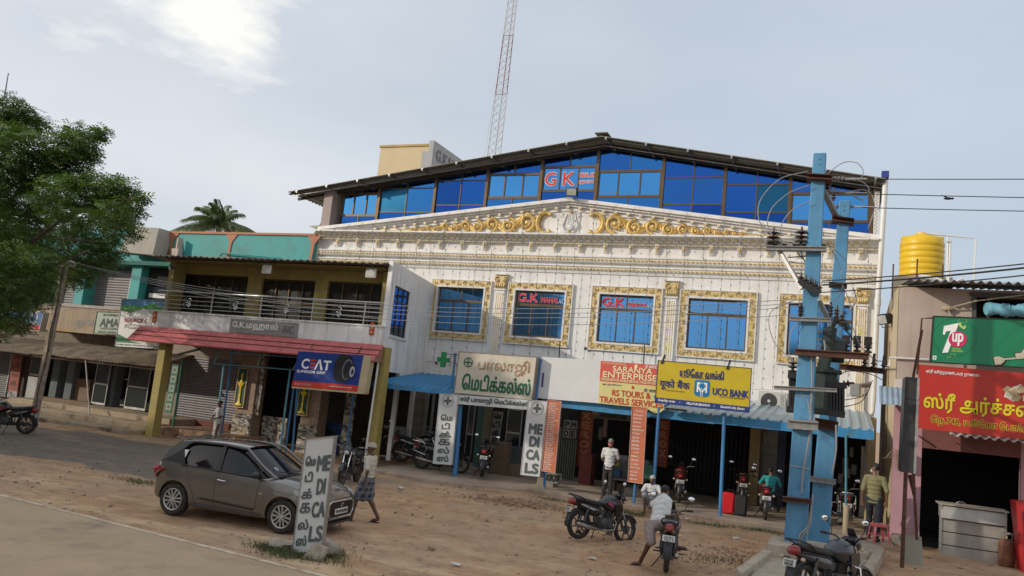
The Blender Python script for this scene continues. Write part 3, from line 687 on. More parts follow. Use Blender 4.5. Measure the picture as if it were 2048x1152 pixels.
# roof of profiled sheets on purlins
ROOFM=mat('dark_sheet_roof',(.19,.175,.15),.6,.3,var=.2,scale=4,bump=.1)
UND=mat('sheet_underside',(.30,.27,.19),.6,.2,var=.2,scale=3)
mb=MB();xl=RL.x;yb=13.5
def sheet(mb,xa,xb,y0,y1,zf,pitch=.25,th=.02,amp=.04):
    """profiled sheet whose ribs run down the slope (along x); the zigzag is across y"""
    ys=[];y=y0
    while y<y1: ys+=[(y,0),(y+pitch*.35,0),(y+pitch*.5,amp),(y+pitch*.85,amp)];y+=pitch
    vs=[];fs=[]
    for y,a in ys: vs+=[(xa,y,zf(xa)+a),(xb,y,zf(xb)+a),(xa,y,zf(xa)+a+th),(xb,y,zf(xb)+a+th)]
    for i in range(len(ys)-1): k=i*4;fs+=[(k,k+4,k+5,k+1),(k+2,k+3,k+7,k+6),(k,k+2,k+6,k+4),(k+1,k+5,k+7,k+3)]
    fs+=[(0,1,3,2),(len(vs)-4,len(vs)-2,len(vs)-1,len(vs)-3)]
    mb.add(vs,fs)
sheet(mb,xl,APX.x,-.6,yb,lambda x: roofz(x)-.09);sheet(mb,APX.x,RR.x,-.6,yb,lambda x: roofz(x)-.09)
mb.build('roof_sheet',mat('weathered_sheet_roof',(.30,.27,.21),.7,.1,var=.2,scale=3),hall)
mb=MB()
for xa,xb in ((xl,APX.x),(APX.x,RR.x)):
    mb.beam((xa,-.45,roofz(xa)-.15),(xb,-.45,roofz(xb)-.15),.06,.07);mb.beam((xa,.18,roofz(xa)-.2),(xb,.18,roofz(xb)-.2),.08,.12)
mb.build('roof_rafter',mat('brown_rafter',(.05,.045,.04),.7),hall)
mb=MB().beam((xl,-.42,roofz(xl)-.23),(APX.x,-.05,roofz(APX.x)-.27),.03,.03);mb.beam((APX.x,-.05,roofz(APX.x)-.27),(RR.x,-.05,roofz(RR.x)-.27),.03,.03);mb.build('light_cord',STEEL,hall)
pm=MB();pm.box(-.035,.035,0,13.8,-.05,.05);pm.lathe([(.03,0),(.03,.02)],(0,-.02,0),8,Matrix.Rotation(math.pi/2,3,'X'));pmesh=pm.mesh('purlin',STEEL)
for k in range(16):
    x=xl+.5+(RR.x-xl-.8)*k/15;share(pmesh,'purlin',hall,Vector((x,-.62,roofz(x)-.14))-ORG[hall])
mb=MB().beam((APX.x,-.68,APX.z+.03),(APX.x,13,APX.z+.03),.5,.03);mb.tube([(APX.x,-.5,APX.z),(APX.x-.05,-.5,APX.z+.12)],.02,6);mb.build('ridge_cap',ROOFM,hall)
mb=MB().box(FX0-.02,FX0+.42,-.12,.28,9.02,roofz(FX0)-.05);mb.build('side_pier',mat('pinkish_tile',(.36,.28,.26),.6,var=.1,scale=20,streak=((.2,.15,.14),.4)),hall)
mb=MB().box(FX0-.03,FX0+.02,-.14,0.0,7.4,9.02);mb.build('corner_strip',mat('cream_paint'if 0 else 'corner_cream',(.55,.48,.38),.6),hall)
# perforated screen between glazing and drain pipe on the right
x0s=mxs[9]+.08;mb=MB().box(x0s,FX1-.02,.12,.2,9.1,roofz(.9)-.35);mb.build('screen_panel',WHITE,hall)
mb=MB();r_=0;z=9.2
while z<roofz(.9)-.45:
    x=x0s+.05+(.04 if r_ % 2 else 0)
    while x<FX1-.06: mb.lathe([(.018,0),(.018,.004)],(x,.119,z),6,Matrix.Rotation(math.pi/2,3,'X'));x+=.08
    z+=.06;r_+=1
mb.build('screen_hole',flat('grey_hole',(.16,.16,.17)),hall)
mb=MB().box(FX0,FX0+.25,.4,13.6,9.0,roofz(FX0)-.3);mb.build('side_wall',WHITE,hall)
mb=MB().tube([at(1771,362,y=-.35),at(1753,640,y=-.35),(at(1746,808,y=-.35))],.085,12);mb.lathe([(.10,0),(.10,.25)],at(1755,612,y=-.35),12)
mb.build('drain_pipe',mat('white_pipe',(.72,.72,.70),.4,var=.06,streak=((.4,.36,.3),.4)),hall,smooth=40)
mb=MB();q=at(1771,350,y=-.35);mb.box(q.x-.12,q.x+.10,-.5,-.15,q.z-.12,q.z+.1);mb.build('gutter_end',mat('blue_gutter',(.03,.05,.28),.5),hall,bevel=.01)
# second drain pipe and meter boxes low on the right
mb=MB();q=at(1746,800,y=-.35);mb.tube([q,q+Vector((0,-.0,-.35)),q+Vector((-.12,0,-.6)),q+Vector((-.12,0,-2.6))],.07,10);mb.build('drain_pipe',MATS['white_pipe'],hall,smooth=40)
mb=MB();a=at(1700,772,y=-.02);mb.box(a.x,a.x+.28,-.16,-.02,a.z-.3,a.z+.1);mb.build('meter_box',STEEL,hall,bevel=.01)
# festoon light strands down the facade
ORD=['leftmost','second','third','fourth','fifth','sixth','seventh','eighth','ninth','tenth']+['%d%s' % (n,'st' if n % 10==1 and n != 11 else 'nd' if n % 10==2 and n != 12 else 'rd' if n % 10==3 and n != 13 else 'th') for n in range(11,60)];ORD[0]='first'
LAMP=flat('dusty_bulb',(.10,.09,.08),.4)
k=0;x=FX0+.35
while x<FX1-.1:
    on_w=any(w0-.02<x<w0+WW+.02 for w0 in WX);ztop=gable(x)-.02;mb=MB();zb_=3.75+random.uniform(-.1,.2)
    if x<-15.3: zb_=7.35
    pts=[(x,-.37,ztop),(x+.0,-.39,ztop-.06),(x+.005,-.53,9.0),(x,-.52,8.85),(x,-.24,8.3),(x+.01,-.23,7.6),(x,-.22,6),(x+.01*(k % 3),-.21,zb_)]
    pts=[p for p in pts if p[2]>=zb_];mb.tube(pts,.006,3)
    z=ztop-.2
    while z>zb_: mb.box(x-.012,x+.012,-.56 if z>8.8 else -.26,-.535 if z>8.8 else -.235,z-.03,z+.03);z-=.33
    mb.build('light_strand',LAMP,label='thin unlit festoon strand, %s from the left on the white facade' % ORD[k],cat='string light',group='festoon strands down the facade')
    x+=random.uniform(.62,.74);k+=1
# ------------------------------------------------------------------ porch block with balcony
def V(x,y,z): return Vector((x,y,z))
def board(name,lab,quadpx,y,face,thick=.08,frame=None,fw=.03,cat='signboard',group=None,axis_y=None):
    """flat sign given by its four corners in the photo (TL, TR, BR, BL) on the plane y; returns root and a mapper (s, t) -> point, 0..1 from bottom left"""
    TL,TR,BR,BL=[at(*q,y=y) for q in quadpx]
    u=((TR-TL)+(BR-BL))/2;v=((TL-BL)+(TR-BR))/2;c=(TL+TR+BR+BL)/4;o=c-u/2-v/2
    r=thing(name,lab,cat,(c.x,c.y,o.z),group)
    f=lambda s,t,d=0: o+u*s+v*t+V(0,-d,0)
    b=MB();b.poly([f(0,0),f(1,0),f(1,1),f(0,1)],(0,thick,0));b.build('panel',face,r)
    if frame:
        du=fw/u.length;dv=fw/v.length;b=MB()
        for q in (((-du,-dv),(1+du,0)),((-du,1),(1+du,1+dv)),((-du,0),(0,1)),((1,0),(1+du,1))):
            (s0,t0),(s1,t1)=q;b.poly([f(s0,t0,.02),f(s1,t0,.02),f(s1,t1,.02),f(s0,t1,.02)],(0,thick+.04,0))
        b.build('frame',frame,r)
    f.u=u.normalized();f.v=v.normalized();f.w=u.length;f.h=v.length
    return r,f
def put(r,f,txt,s,t,w,h,m,bold=0,outline=None,d=.008,name='lettering',align='C'):
    return letters(txt,r,f(s,t),f.u,f.v,w*f.w if w else None,h*f.h if h else None,m,bold,outline=outline,proud=d,name=name,align=align)
def patch(r,f,s0,s1,t0,t1,m,d=.004,name='printed_band',th=.002):
    b=MB();b.poly([f(s0,t0,d),f(s1,t0,d),f(s1,t1,d),f(s0,t1,d)],(0,th,0));return b.build(name,m,r)
PX0,PX1,PY=-24.3,-13.9,-5.3
WHITE2=mat('white_parapet_paint',(.80,.79,.78),.6,var=.08,scale=2,bump=.15,streak=((.16,.15,.14),.6),sscale=1.6)
porch=thing('porch_block','two-storey mustard and white porch with balcony at the left end of the hall','building',(-19,-2.7,0))
SHEAR=Matrix(((1,-.2264,0,-.2264*5.3),(0,1,0,0),(0,0,1,0),(0,0,0,1)))   # the side wall runs back slightly askew
mb=MB();mb.T=SHEAR   # white side wall with one window opening
sy0,sy1,sz0,sz1=-4.8,-3.1,4.56,6.26
def wall_x(mb,x0,x1,y0,y1,z0,z1,hs):
    ys=sorted({y0,y1,*[h[0] for h in hs],*[h[1] for h in hs]});zs=sorted({z0,z1,*[h[2] for h in hs],*[h[3] for h in hs]})
    for a,b in zip(ys,ys[1:]):
        for c,d in zip(zs,zs[1:]):
            if not any(h[0]<(a+b)/2<h[1] and h[2]<(c+d)/2<h[3] for h in hs): mb.box(x0,x1,a,b,c,d)
wall_x(mb,PX1-.16,PX1,PY,-.01,3.32,7.0,[(sy0,sy1,sz0,sz1)])
wall_x(mb,PX1-.16,PX1,-3.2,-.01,.27,3.32,[(-3.0,-1.2,.27,3.1)])
mb.build('side_wall',WHITE2,porch)
mb=MB();mb.T=SHEAR
for q in ((PX1-.1,PX1-.04),):
    mb.box(q[0],q[1],sy0,sy0+.05,sz0,sz1);mb.box(q[0],q[1],sy1-.05,sy1,sz0,sz1);mb.box(q[0],q[1],sy0+.05,sy1-.05,sz0,sz0+.05);mb.box(q[0],q[1],sy0+.05,sy1-.05,sz1-.05,sz1)
    for k in (1,2): yy=sy0+(sy1-sy0)*k/3;mb.box(q[0]+.01,q[1]-.005,yy-.02,yy+.02,sz0+.05,sz1-.05)
    mb.box(q[0]+.01,q[1]-.005,sy0+.05,sy1-.05,sz1-.52,sz1-.48)
w=thing('window',None,None,(PX1,-4,sz0));w.parent=porch;w.location=ORG[w]-ORG[porch]
mb.build('window_frame',BROWNAL,w)
for k in range(3):
    a,b=sy0+(sy1-sy0)*k/3,sy0+(sy1-sy0)*(k+1)/3
    m=MB();m.T=SHEAR;m.box(PX1-.08,PX1-.072+.001*k,a+.02,b-.02,sz0+.04,sz1-.5);m.build('pane',GB,w);m=MB();m.T=SHEAR;m.box(PX1-.08,PX1-.072+.001*k,a+.02,b-.02,sz1-.5,sz1-.04);m.build('pane',GM,w)
# sill slab under the side window
mb=MB();mb.T=SHEAR;mb.box(PX1,PX1+.05,sy0-.1,sy1+.1,sz0-.08,sz0);mb.build('window_sill',WHITE,porch)
# parapet with name panel
mb=MB().box(PX0,PX1+.02,PY-.1,PY+.05,4.12,4.75);mb.box(PX0-.02,PX1+.04,PY-.14,PY+.08,4.752,4.80);mb.box(PX0,PX0+.14,PY+.06,-2.6,4.0,4.8)
for k in range(1,14): x=PX0+(PX1-PX0)*k/14
mb.build('parapet',WHITE2,porch)
mb=MB();a,b=at(468,640,y=PY).x,at(603,640,y=PY).x;mb.box(a,b,PY-.16,PY-.11,4.19,4.68);pn=mb.build('name_panel',mat('grey_granite',(.27,.26,.26),.5,var=.3,scale=30),porch)
letters('G.K.மஹால்',pn,((a*.62+b*.38),PY-.16,4.45),(1,0,0),(0,0,1),(b-a)*.68,.32,mat('silver_letters',(.78,.77,.75),.5),.012,proud=.015)
letters('A/C',pn,((a*.13+b*.87),PY-.16,4.42),(1,0,0),(0,0,1),(b-a)*.16,.25,mat('dull_letters',(.14,.14,.15),.5),.004,proud=.012)
OR=flat('orange_plaque_paint',(.50,.07,.02),.5)
for px in (309,744):
    q=at(px,634 if px<400 else 658,y=PY-.12);mb=MB().poly([(q.x-.09,PY-.13,q.z-.2),(q.x+.09,PY-.13,q.z-.2),(q.x+.09,PY-.13,q.z+.16),(q.x+.04,PY-.13,q.z+.22),(q.x-.04,PY-.13,q.z+.22),(q.x-.09,PY-.13,q.z+.16)],(0,.02,0));pl=mb.build('plaque',OR,porch)
    mb=MB().ell((q.x,PY-.135,q.z+.05),(.045,.012,.07),8,5);mb.box(q.x-.05,q.x+.05,PY-.14,PY-.131,q.z-.14,q.z-.08);mb.build('plaque_figure',GOLD,pl)
mb=MB();mb.T=SHEAR;mb.box(PX0,PX1-.17,PY+.06,-.05,3.86,4.02);mb.build('balcony_floor',WHITE,porch)
# red tiled pent roof: three courses of pressed tiles
RTILE=mat('red_roof_tile',(.52,.12,.12),.5,var=.22,scale=2.5,bump=.25,streak=((.55,.22,.2),.4),sscale=2.5)  # the paler pink streaks paint a highlight into the tile colour
cz0,cz1,cy0,cy1=3.62,4.14,PY-.62,PY-.12
tm=MB()
def tile_mesh(w,l):
    m=MB();n=6;vs=[];fs=[]
    for j,(yy,zz) in enumerate(((0,0),(-l*.96,.012),(-l,0),(-l,-.055))):
        for i in range(n+1): a=i/n;vs.append((a*w,yy,zz+.006*math.sin(a*math.pi*2*1)))
    for j in range(3):
        for i in range(n): k=j*(n+1)+i;fs.append((k,k+1,k+n+2,k+n+1))
    m.add(vs,fs);return m.mesh('roof_tile',RTILE)
nt_=88;tw=(PX1+.1-(PX0-.3))/nt_;sl=math.atan2(cz1-cz0,cy1-cy0);rl=math.hypot(cz1-cz0,cy1-cy0)/3
tme=tile_mesh(tw,rl+.05)
canopy=thing('tiled_canopy',None,None,(-19,PY,3.6));canopy.parent=porch;canopy.location=ORG[canopy]-ORG[porch]
for rr in range(3):
    for k in range(nt_):
        f=(rr+1)/3;y=cy0+(cy1-cy0)*f;z=cz0+(cz1-cz0)*f+.02;x=PX0-.3+tw*k
        share(tme,'roof_tile',canopy,V(x,y,z+random.uniform(0,.005)+.018*(2-rr)*0)-ORG[canopy],(sl+.06,0,0))
for k in (1,2):  # dark red strips stand in for the shadow line under each course
    f=k/3;y,z=cy0+(cy1-cy0)*f,cz0+(cz1-cz0)*f;mb=MB().box(PX0-.28,PX1+.08,y-.035,y-.005,z-.008,z+.022);mb.build('course_shade_strip',mat('dark_red_shade',(.10,.02,.02),.8),canopy)
mb=MB().add([(PX0-.3,cy0,cz0),(PX1+.1,cy0,cz0),(PX1+.1,cy1,cz1-.01),(PX0-.3,cy1,cz1-.01),(PX0-.3,cy0,cz0-.04),(PX1+.1,cy0,cz0-.04),(PX1+.1,cy1,cz0-.04),(PX0-.3,cy1,cz0-.04)],[(0,1,2,3),(4,7,6,5),(0,4,5,1),(1,5,6,2),(0,3,7,4),(2,6,7,3)])
mb.build('canopy_soffit',mat('salmon_soffit',(.30,.15,.10),.8),porch)
# balcony storey: mustard wall behind, three dark glazed openings
by=-4.25;ops=[]
for (p,q) in (((365,547),(497,650)),((525,557),(631,650)),((657,562),(770,650))):
    a=at(*p,y=by);b=at(q[0],p[1]+8,y=by);ops.append((a.x,b.x,4.05,a.z))
mb=MB().holes(PX0+.15,PX1-.42,4.03,6.75,ops,by,by+.2);mb.box(PX0+.15,PX0+.4,by-.65,by-.01,4.03,6.75);mb.box(PX1-.66,PX1-.42,by-.5,by-.01,4.03,6.7);mb.build('balcony_wall',YELW,porch)
for k,(a,b,c,d) in enumerate(ops):
    w=thing('glazed_opening',None,None,((a+b)/2,by,c));w.parent=porch;w.location=ORG[w]-ORG[porch]
    mb=MB();n=4
    for i in range(n+1): x=a+(b-a)*i/n;mb.box(x-.02,x+.02,by+.10,by+.14,c,d)
    for z in (c+.03,c+(d-c)*.62,d-.03): mb.box(a,b,by+.095,by+.145,z-.025,z+.025)
    mb.build('window_frame',BROWNAL,w);mb=MB().box(a,b,by+.15,by+.16,c,d);mb.build('pane',mat('netted_dark_glass',(.02,.018,.014),.35,var=.3,spec=.3),w)
# railing of stainless tubes with scroll ornaments
rail=thing('balcony_railing','stainless steel balcony railing with scroll ornaments on the porch parapet','railing',(-19,PY,4.8))
mb=MB()
for z,r in ((5.56,.032),): mb.tube([(PX0+.1,-2.9,z),(PX0+.08,PY+.1,z),(PX0+.2,PY,z),(PX1-.3,PY,z),(PX1-.12,PY+.12,z),(PX1-.1,PY+.5,z)],r,8)
mb.build('handrail',STEEL,rail,smooth=40)
for z in (5.40,5.24,5.08,4.94): mb=MB().tube([(PX0+.12,-2.9,z),(PX0+.12,PY+.03,z),(PX1-.3,PY,z),(PX1-.12,PY+.15,z)],.013,6);mb.build('rail',STEEL,rail)
pm=MB();pm.tube([(0,0,0),(0,0,.75)],.024,8);pme=pm.mesh('baluster',STEEL)
for px in (330,422,521,625,730): x=at(px,620,y=PY).x;share(pme,'baluster',rail,V(x,PY,4.8)-ORG[rail])
sm_=MB()
for sx in (-1,1):
    for sz in (-1,1):
        pts=[]
        for k in range(13): t=k/12;a=math.radians(200)*t*1.5;r=.10*(1-.6*t);pts.append((sx*(.12-r*math.cos(a)*1.0),0,sz*(.09+r*math.sin(a)-.02)))
        sm_.tube(pts,.013,5);sm_.tube([(0,0,0),(sx*.09,0,sz*.04),(sx*.16,0,sz*.13)],.011,5)
sm_.ell((0,0,0),.03,8,5);sme=sm_.mesh('scroll_ornament',CHROME)
for px in (373,467,569,675): x=at(px,612,y=PY).x;share(sme,'scroll_ornament',rail,V(x,PY,5.17)-ORG[rail])
# flat sheet roof with ragged dark edge
mb=MB();mb.T=SHEAR;rz=6.86
ys0=PY-.35;n=150;x0,x1=PX0-.3,PX1-.12;vs=[];fs=[]
for i in range(n+1):
    x=x0+(x1-x0)*i/n;a=.025*math.sin(i*2*math.pi/4)
    for y,z in ((ys0,rz+a-.02),(-2.6,rz+a+.0),(-2.6,rz+a+.02),(ys0,rz+a+.012)): vs.append((x,y,z))
for i in range(n): k=i*4;fs+=[(k,k+1,k+5,k+4),(k+3,k+7,k+6,k+2),(k,k+4,k+7,k+3),(k+1,k+2,k+6,k+5)]
mb.add(vs,fs);mb.build('roof_sheet',ROOFM,porch)
mb=MB().box(PX0+.1,PX1-.75,-3.2,-3.1,6.4,6.84);mb.box(PX0+.16,PX1-.42,by-.9,by-.02,6.762,6.80);mb.build('ceiling',YELW,porch)
# white light fittings and small flood lamp under the roof
for px,py in ((536,539),(744,547)):
    q=at(px,py,y=PY+.1);mb=MB().box(q.x-.2,q.x+.2,PY,PY+.08,q.z-.16,q.z+.16);t_=thing('wall_lamp','white square lamp under the porch roof, %s of two' % ('left' if px<600 else 'right'),'lamp',(q.x,PY,q.z-.16),'square lamps under the porch roof')
    mb.build('housing',WHITE,t_,bevel=.02);mb=MB().box(q.x-.16,q.x+.16,PY-.012,PY-.001,q.z-.12,q.z+.12);mb.build('lens',mat('frosted_lens',(.5,.5,.48),.3),t_);mb=MB().tube([(q.x,PY+.05,q.z+.16),(q.x,PY+.05,6.83)],.015,6);mb.build('bracket',STEEL,t_)
def flood(name,lab,q,s,yaw=0,pitch=.4,up=True):
    t_=thing(name,lab,'flood lamp',(0,0,0));mb=MB().cbox((0,0,0),(s,s*.45,s*.75));mb.cbox((0,s*.3,0),(s*.7,s*.2,s*.5))
    for k in range(5): mb.cbox((-s*.3+k*s*.15,s*.43,0),(.01,s*.1,s*.45))
    mb.build('housing',BLACK,t_,bevel=.01);mb=MB().cbox((0,-s*.24,0),(s*.85,.01,s*.6));mb.build('lens',mat('lamp_glass',(.45,.45,.43),.15,spec=.8),t_)
    mb=MB();g=-1 if up else 1;mb.tube([(-s*.52,0,0),(-s*.52,0,g*s*.6),(s*.52,0,g*s*.6),(s*.52,0,0)],.012,6);mb.build('bracket',BLACK,t_)
    t_.location=q;t_.rotation_euler=(pitch,0,yaw);return t_
flood('flood_lamp','small black flood lamp under the left corner of the porch roof',at(342,536,y=PY-.1),.22,-.5,.3,False)
q=at(1144,384,y=-.6);flood('flood_lamp','black flood lamp at the peak of the golden pediment',q,.42,.1,.25)
q=at(1768,641,y=-1.2);flood('flood_lamp','large black flood lamp on the cream side wall of the drinks shop',V(1.22,-1.6,q.z),.42,-1.0,.3)
# columns carrying the porch
def column(px_t,px_b,y,ztop,wd,m,label=None,dx=0):
    a=at(*px_t,y=y);g=at(*px_b,y=y);mb=MB();w=wd/2;x0=(a.x+g.x)/2 if dx==0 else g.x
    mb.add([(x0-w,y-w,0),(x0+w,y-w,0),(x0+w,y+w,0),(x0-w,y+w,0),(x0+dx-w,y-w,ztop),(x0+dx+w,y-w,ztop),(x0+dx+w,y+w,ztop),(x0+dx-w,y+w,ztop)],[(0,3,2,1),(4,5,6,7),(0,1,5,4),(1,2,6,5),(2,3,7,6),(3,0,4,7)])
    return mb.build('column',m,porch,bevel=.012)
YC=mat('mustard_column_paint',(.36,.285,.085),.65,var=.15,scale=3,bump=.2,streak=((.14,.11,.06),.5))
column((330,690),(305,882),PY,3.6,.36,YC);column((768,760),(738,925),PY+.1,4.1,.32,YC)
mb=MB();a=at(756,731,y=PY-.2);b=at(731,900,y=PY-.2);mb.tube([(a.x+.02,PY-.22,a.z+.5),(b.x+.02,PY-.22,.1)],.035,8);mb.build('drain_pipe',MATS['white_pipe'],porch,smooth=40)
mb=MB().tube([(PX1-.02,-5.1,3.95),(PX1+.08,-5.1,3.9),(PX1+.08,-5.1,4.1)],.03,6);mb.ell((PX1+.1,-5.12,3.95),.07,8,6);mb.build('side_lamp',BLACK,porch)
# porch interior: walls, ceiling slab underside, stone clad piers and dwarf wall
CLAD=[mat('cladding_stone_%s' % n_,c,.8,var=.25,scale=8,bump=.4) for n_,c in (('buff',(.40,.32,.22)),('grey',(.20,.19,.17)),('dark',(.075,.065,.06)),('white',(.48,.45,.40)))]
def clad(parent,x0,x1,y,z0,z1,side=0,bh=.055,bw=.16,seed=1,inner=DARK):
    rnd=random.Random(seed);mb=MB();z=z0
    while z<z1-.01:
        h=bh*rnd.uniform(.7,1.3);x=x0
        while x<x1-.01:
            w_=bw*rnd.uniform(.5,1.5);xe=min(x+w_,x1);mb.m=rnd.choice((0,0,1,1,2,3));mb.box(x+.003,xe-.003,y-rnd.uniform(.02,.055),y,z+.003,min(z+h,z1)-.003);x=xe
        z+=h
    mb.build('stone_cladding',CLAD,parent,kind='stuff')
stonewall=thing('stone_clad_entrance','entrance piers and low wall clad in split stone under the porch','entrance wall',(-18,-3.4,0))
SY=-3.9
xa,xb=at(458,900,y=SY).x,at(495,900,y=SY).x;zt_=at(480,826,y=SY).z
xc,xd=at(592,905,y=SY).x,at(628,905,y=SY).x
for q_ in ((xa,xb),(xc,xd)): MB().box(*q_,SY,SY+.5,0,3.8).build('pier',mat('tan_tile_pier',(.27,.19,.13),.7,var=.4,scale=10,bump=.4,local=False),stonewall)
clad(stonewall,xa-.02,xb+.02,SY,.0,zt_,seed=2);clad(stonewall,xc-.02,xd+.02,SY,.0,zt_-.1,seed=3)
clad(stonewall,xb+.03,xc-1.0,SY+.6,.0,zt_-.02,seed=4,bh=.08,bw=.09);mb=MB().box(xb+.01,xc-1.0,SY+.6,SY+.8,0,zt_-.02);mb.build('low_wall',DARK,stonewall)
clad(stonewall,xb+.02,xb+.22,SY+.08,zt_,3.6,seed=6,bh=.09,bw=.1)
x2,x3=at(680,900,y=SY+.5).x,at(700,900,y=SY+.5).x;clad(stonewall,x2,x3,SY+.5,.0,3.6,seed=8,bh=.08,bw=.1);mb=MB().box(x2,x3,SY+.5,SY+.8,0,3.6);mb.build('pier',DARK,stonewall)
GREENP=flat('dark_green_panel',(.02,.075,.045),.5);LAMPY=flat('lamp_yellow',(.75,.50,.02),.4)
for k,(px,py,py2) in enumerate(((477,812,742),(603,828,762))):
    b_=at(px,py,y=SY-.1);t_=at(px,py2,y=SY-.1);h=t_.z-b_.z+.1;r=thing('lamp_picture','green panel with a golden oil lamp figure on the %s stone pier' % ('left' if k==0 else 'right'),'picture panel',(b_.x,SY-.08,b_.z),'oil lamp panels on the entrance piers')
    mb=MB().box(b_.x-.20,b_.x+.20,SY-.10,SY-.065,b_.z-.03,b_.z+h);mb.build('panel',GREENP,r)
    mb=MB()
    for a in ((b_.x-.225,b_.x-.202,b_.z-.05,b_.z+h+.02),(b_.x+.202,b_.x+.225,b_.z-.05,b_.z+h+.02),(b_.x-.2,b_.x+.2,b_.z-.055,b_.z-.032),(b_.x-.2,b_.x+.2,b_.z+h+.002,b_.z+h+.025)): mb.box(a[0],a[1],SY-.12,SY-.07,a[2],a[3])
    mb.build('frame',GOLD,r)
    k_=h/1.25;mb=MB().lathe([(.15*k_,.02),(.15*k_,.06),(.06*k_,.12),(.04*k_,.30),(.055*k_,.36),(.035*k_,.42),(.04*k_,.62),(.07*k_,.66),(.14*k_,.74),(.15*k_,.78),(.05*k_,.80),(.03*k_,.95),(.05*k_,1.0),(.012*k_,1.12)],(0,0,0),12)
    mb.v=[(v[0]+b_.x,v[1]*.25+SY-.13,v[2]*k_+b_.z) for v in mb.v];mb.build('oil_lamp_relief',LAMPY,r,smooth=50)
# porch back and inner walls
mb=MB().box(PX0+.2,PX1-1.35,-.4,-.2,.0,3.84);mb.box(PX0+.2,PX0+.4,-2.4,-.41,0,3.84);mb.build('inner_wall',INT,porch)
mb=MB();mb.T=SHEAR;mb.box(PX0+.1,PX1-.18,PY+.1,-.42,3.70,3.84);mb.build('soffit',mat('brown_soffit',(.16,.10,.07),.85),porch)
# closed roller shutter at the back left of the porch with a red-brown plinth
def shutter(parent,x0,x1,z0,z1,y,m,st=.095,name='shutter'):
    s=thing(name,None,None,((x0+x1)/2,y,z0));s.parent=parent;s.location=ORG[s]-ORG[parent];n=int((z1-z0)/st);st=(z1-z0)/n
    mb=MB().poly([(0,0,.006),(0,-.014,.02),(0,-.02,st*.5),(0,-.014,st-.02),(0,0,st-.006)],(x1-x0,0,0));me=mb.mesh('slat',m)
    for k in range(n): share(me,'slat',s,V(x0,y,z0+k*st)-ORG[s])
    mb=MB().box(x0,x1,y+.001,y+.03,z0,z1);mb.build('backing',DARK,s)
    [MB().box(q_,q_+.06,y-.04,y+.04,z0,z1).build('guide_rail',STEEL,s) for q_ in (x0-.06,x1)];return s
SHUT=mat('grey_mauve_shutter',(.22,.205,.215),.6,.3,var=.15,scale=3,bump=.05,streak=((.12,.11,.11),.5))
a=at(352,830,y=-2.6);b=at(455,830,y=-2.6);shutter(porch,a.x,b.x+.9,.75,3.2,-2.6,SHUT)
mb=MB().box(a.x-.3,b.x+1.2,-2.75,-2.62,.0,.72);mb.build('plinth',mat('red_plinth',(.16,.05,.04),.8,var=.3),porch)
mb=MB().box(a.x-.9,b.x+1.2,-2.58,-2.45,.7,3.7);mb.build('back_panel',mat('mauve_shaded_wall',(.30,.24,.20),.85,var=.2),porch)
mb=MB();p0=at(345,885,y=-5.2);p1=at(455,895,y=-5.2);mb.box(PX0+.9,p1.x,-4.9,-2.8,0,.50);mb.build('raised_floor',mat('stained_orange_plinth',(.34,.20,.12),.85,var=.25,col2=(.10,.07,.05),thr=(.5,.62)),porch,bevel=.02)
# blue metal entrance frame and posts in front of the porch
LB=mat('light_blue_post_paint',(.14,.34,.44),.5,var=.15)
ent=thing('entrance_frame','light blue welded pipe frame standing over the porch entrance','pipe frame',(-19,-4.6,0))
EY=-4.7
def pp(px,py,y=EY): return at(px,py,y=y)
for k,(t_,b_,m) in enumerate((((448,728),(430,880),LB),((465,700),(441,885),BLUEP),((581,738),(561,890),LB),((592,740),(572,895),BLUEP),((598,742),(586,898),BLUEP),((707,790),(690,918),BLUEP))):
    a=pp(*t_,y=EY+.15*(k % 2));g=pp(*b_,y=EY+.15*(k % 2));g.z=.05;mb=MB().tube([g,a],.036,8);mb.build('post',m,ent,smooth=40)
for a,b in (((428,727),(590,740)),((437,703),(600,715)),((437,703),(428,727)),((523,710),(514,735)),((600,715),(585,740))):
    mb=MB();y0=EY if a[1]>710 else EY+.1;mb.tube([pp(*a,y=EY-.05),pp(*b,y=EY-.05)],.022,6);mb.build('cross_tube',LB,ent)
# blue tiled counter with arch, and shelf with goods in the shade of the porch
mb=MB();a=at(640,850,y=-3.0);b=at(700,850,y=-3.0);z1=at(650,843,y=-3.0).z;mb.box(a.x,b.x,-3.0,-2.6,0,z1);cnt=mb.build('tiled_counter',mat('dark_blue_tile',(.02,.04,.11),.4,var=.6,scale=5),label='dark blue tiled counter in the shade behind the right stone pier',cat='counter')
mb=MB();c_=(a.x+b.x)/2-.2;pts=[(c_-.35,-3.004,.1),(c_+.35,-3.004,.1)]+[(c_+.35*math.cos(t_),-3.004,.75+.3*math.sin(t_)) for t_ in [math.pi*k/8 for k in range(9)]];mb.poly(pts,(0,-.01,0));mb.build('arch_recess',BLACK,cnt)
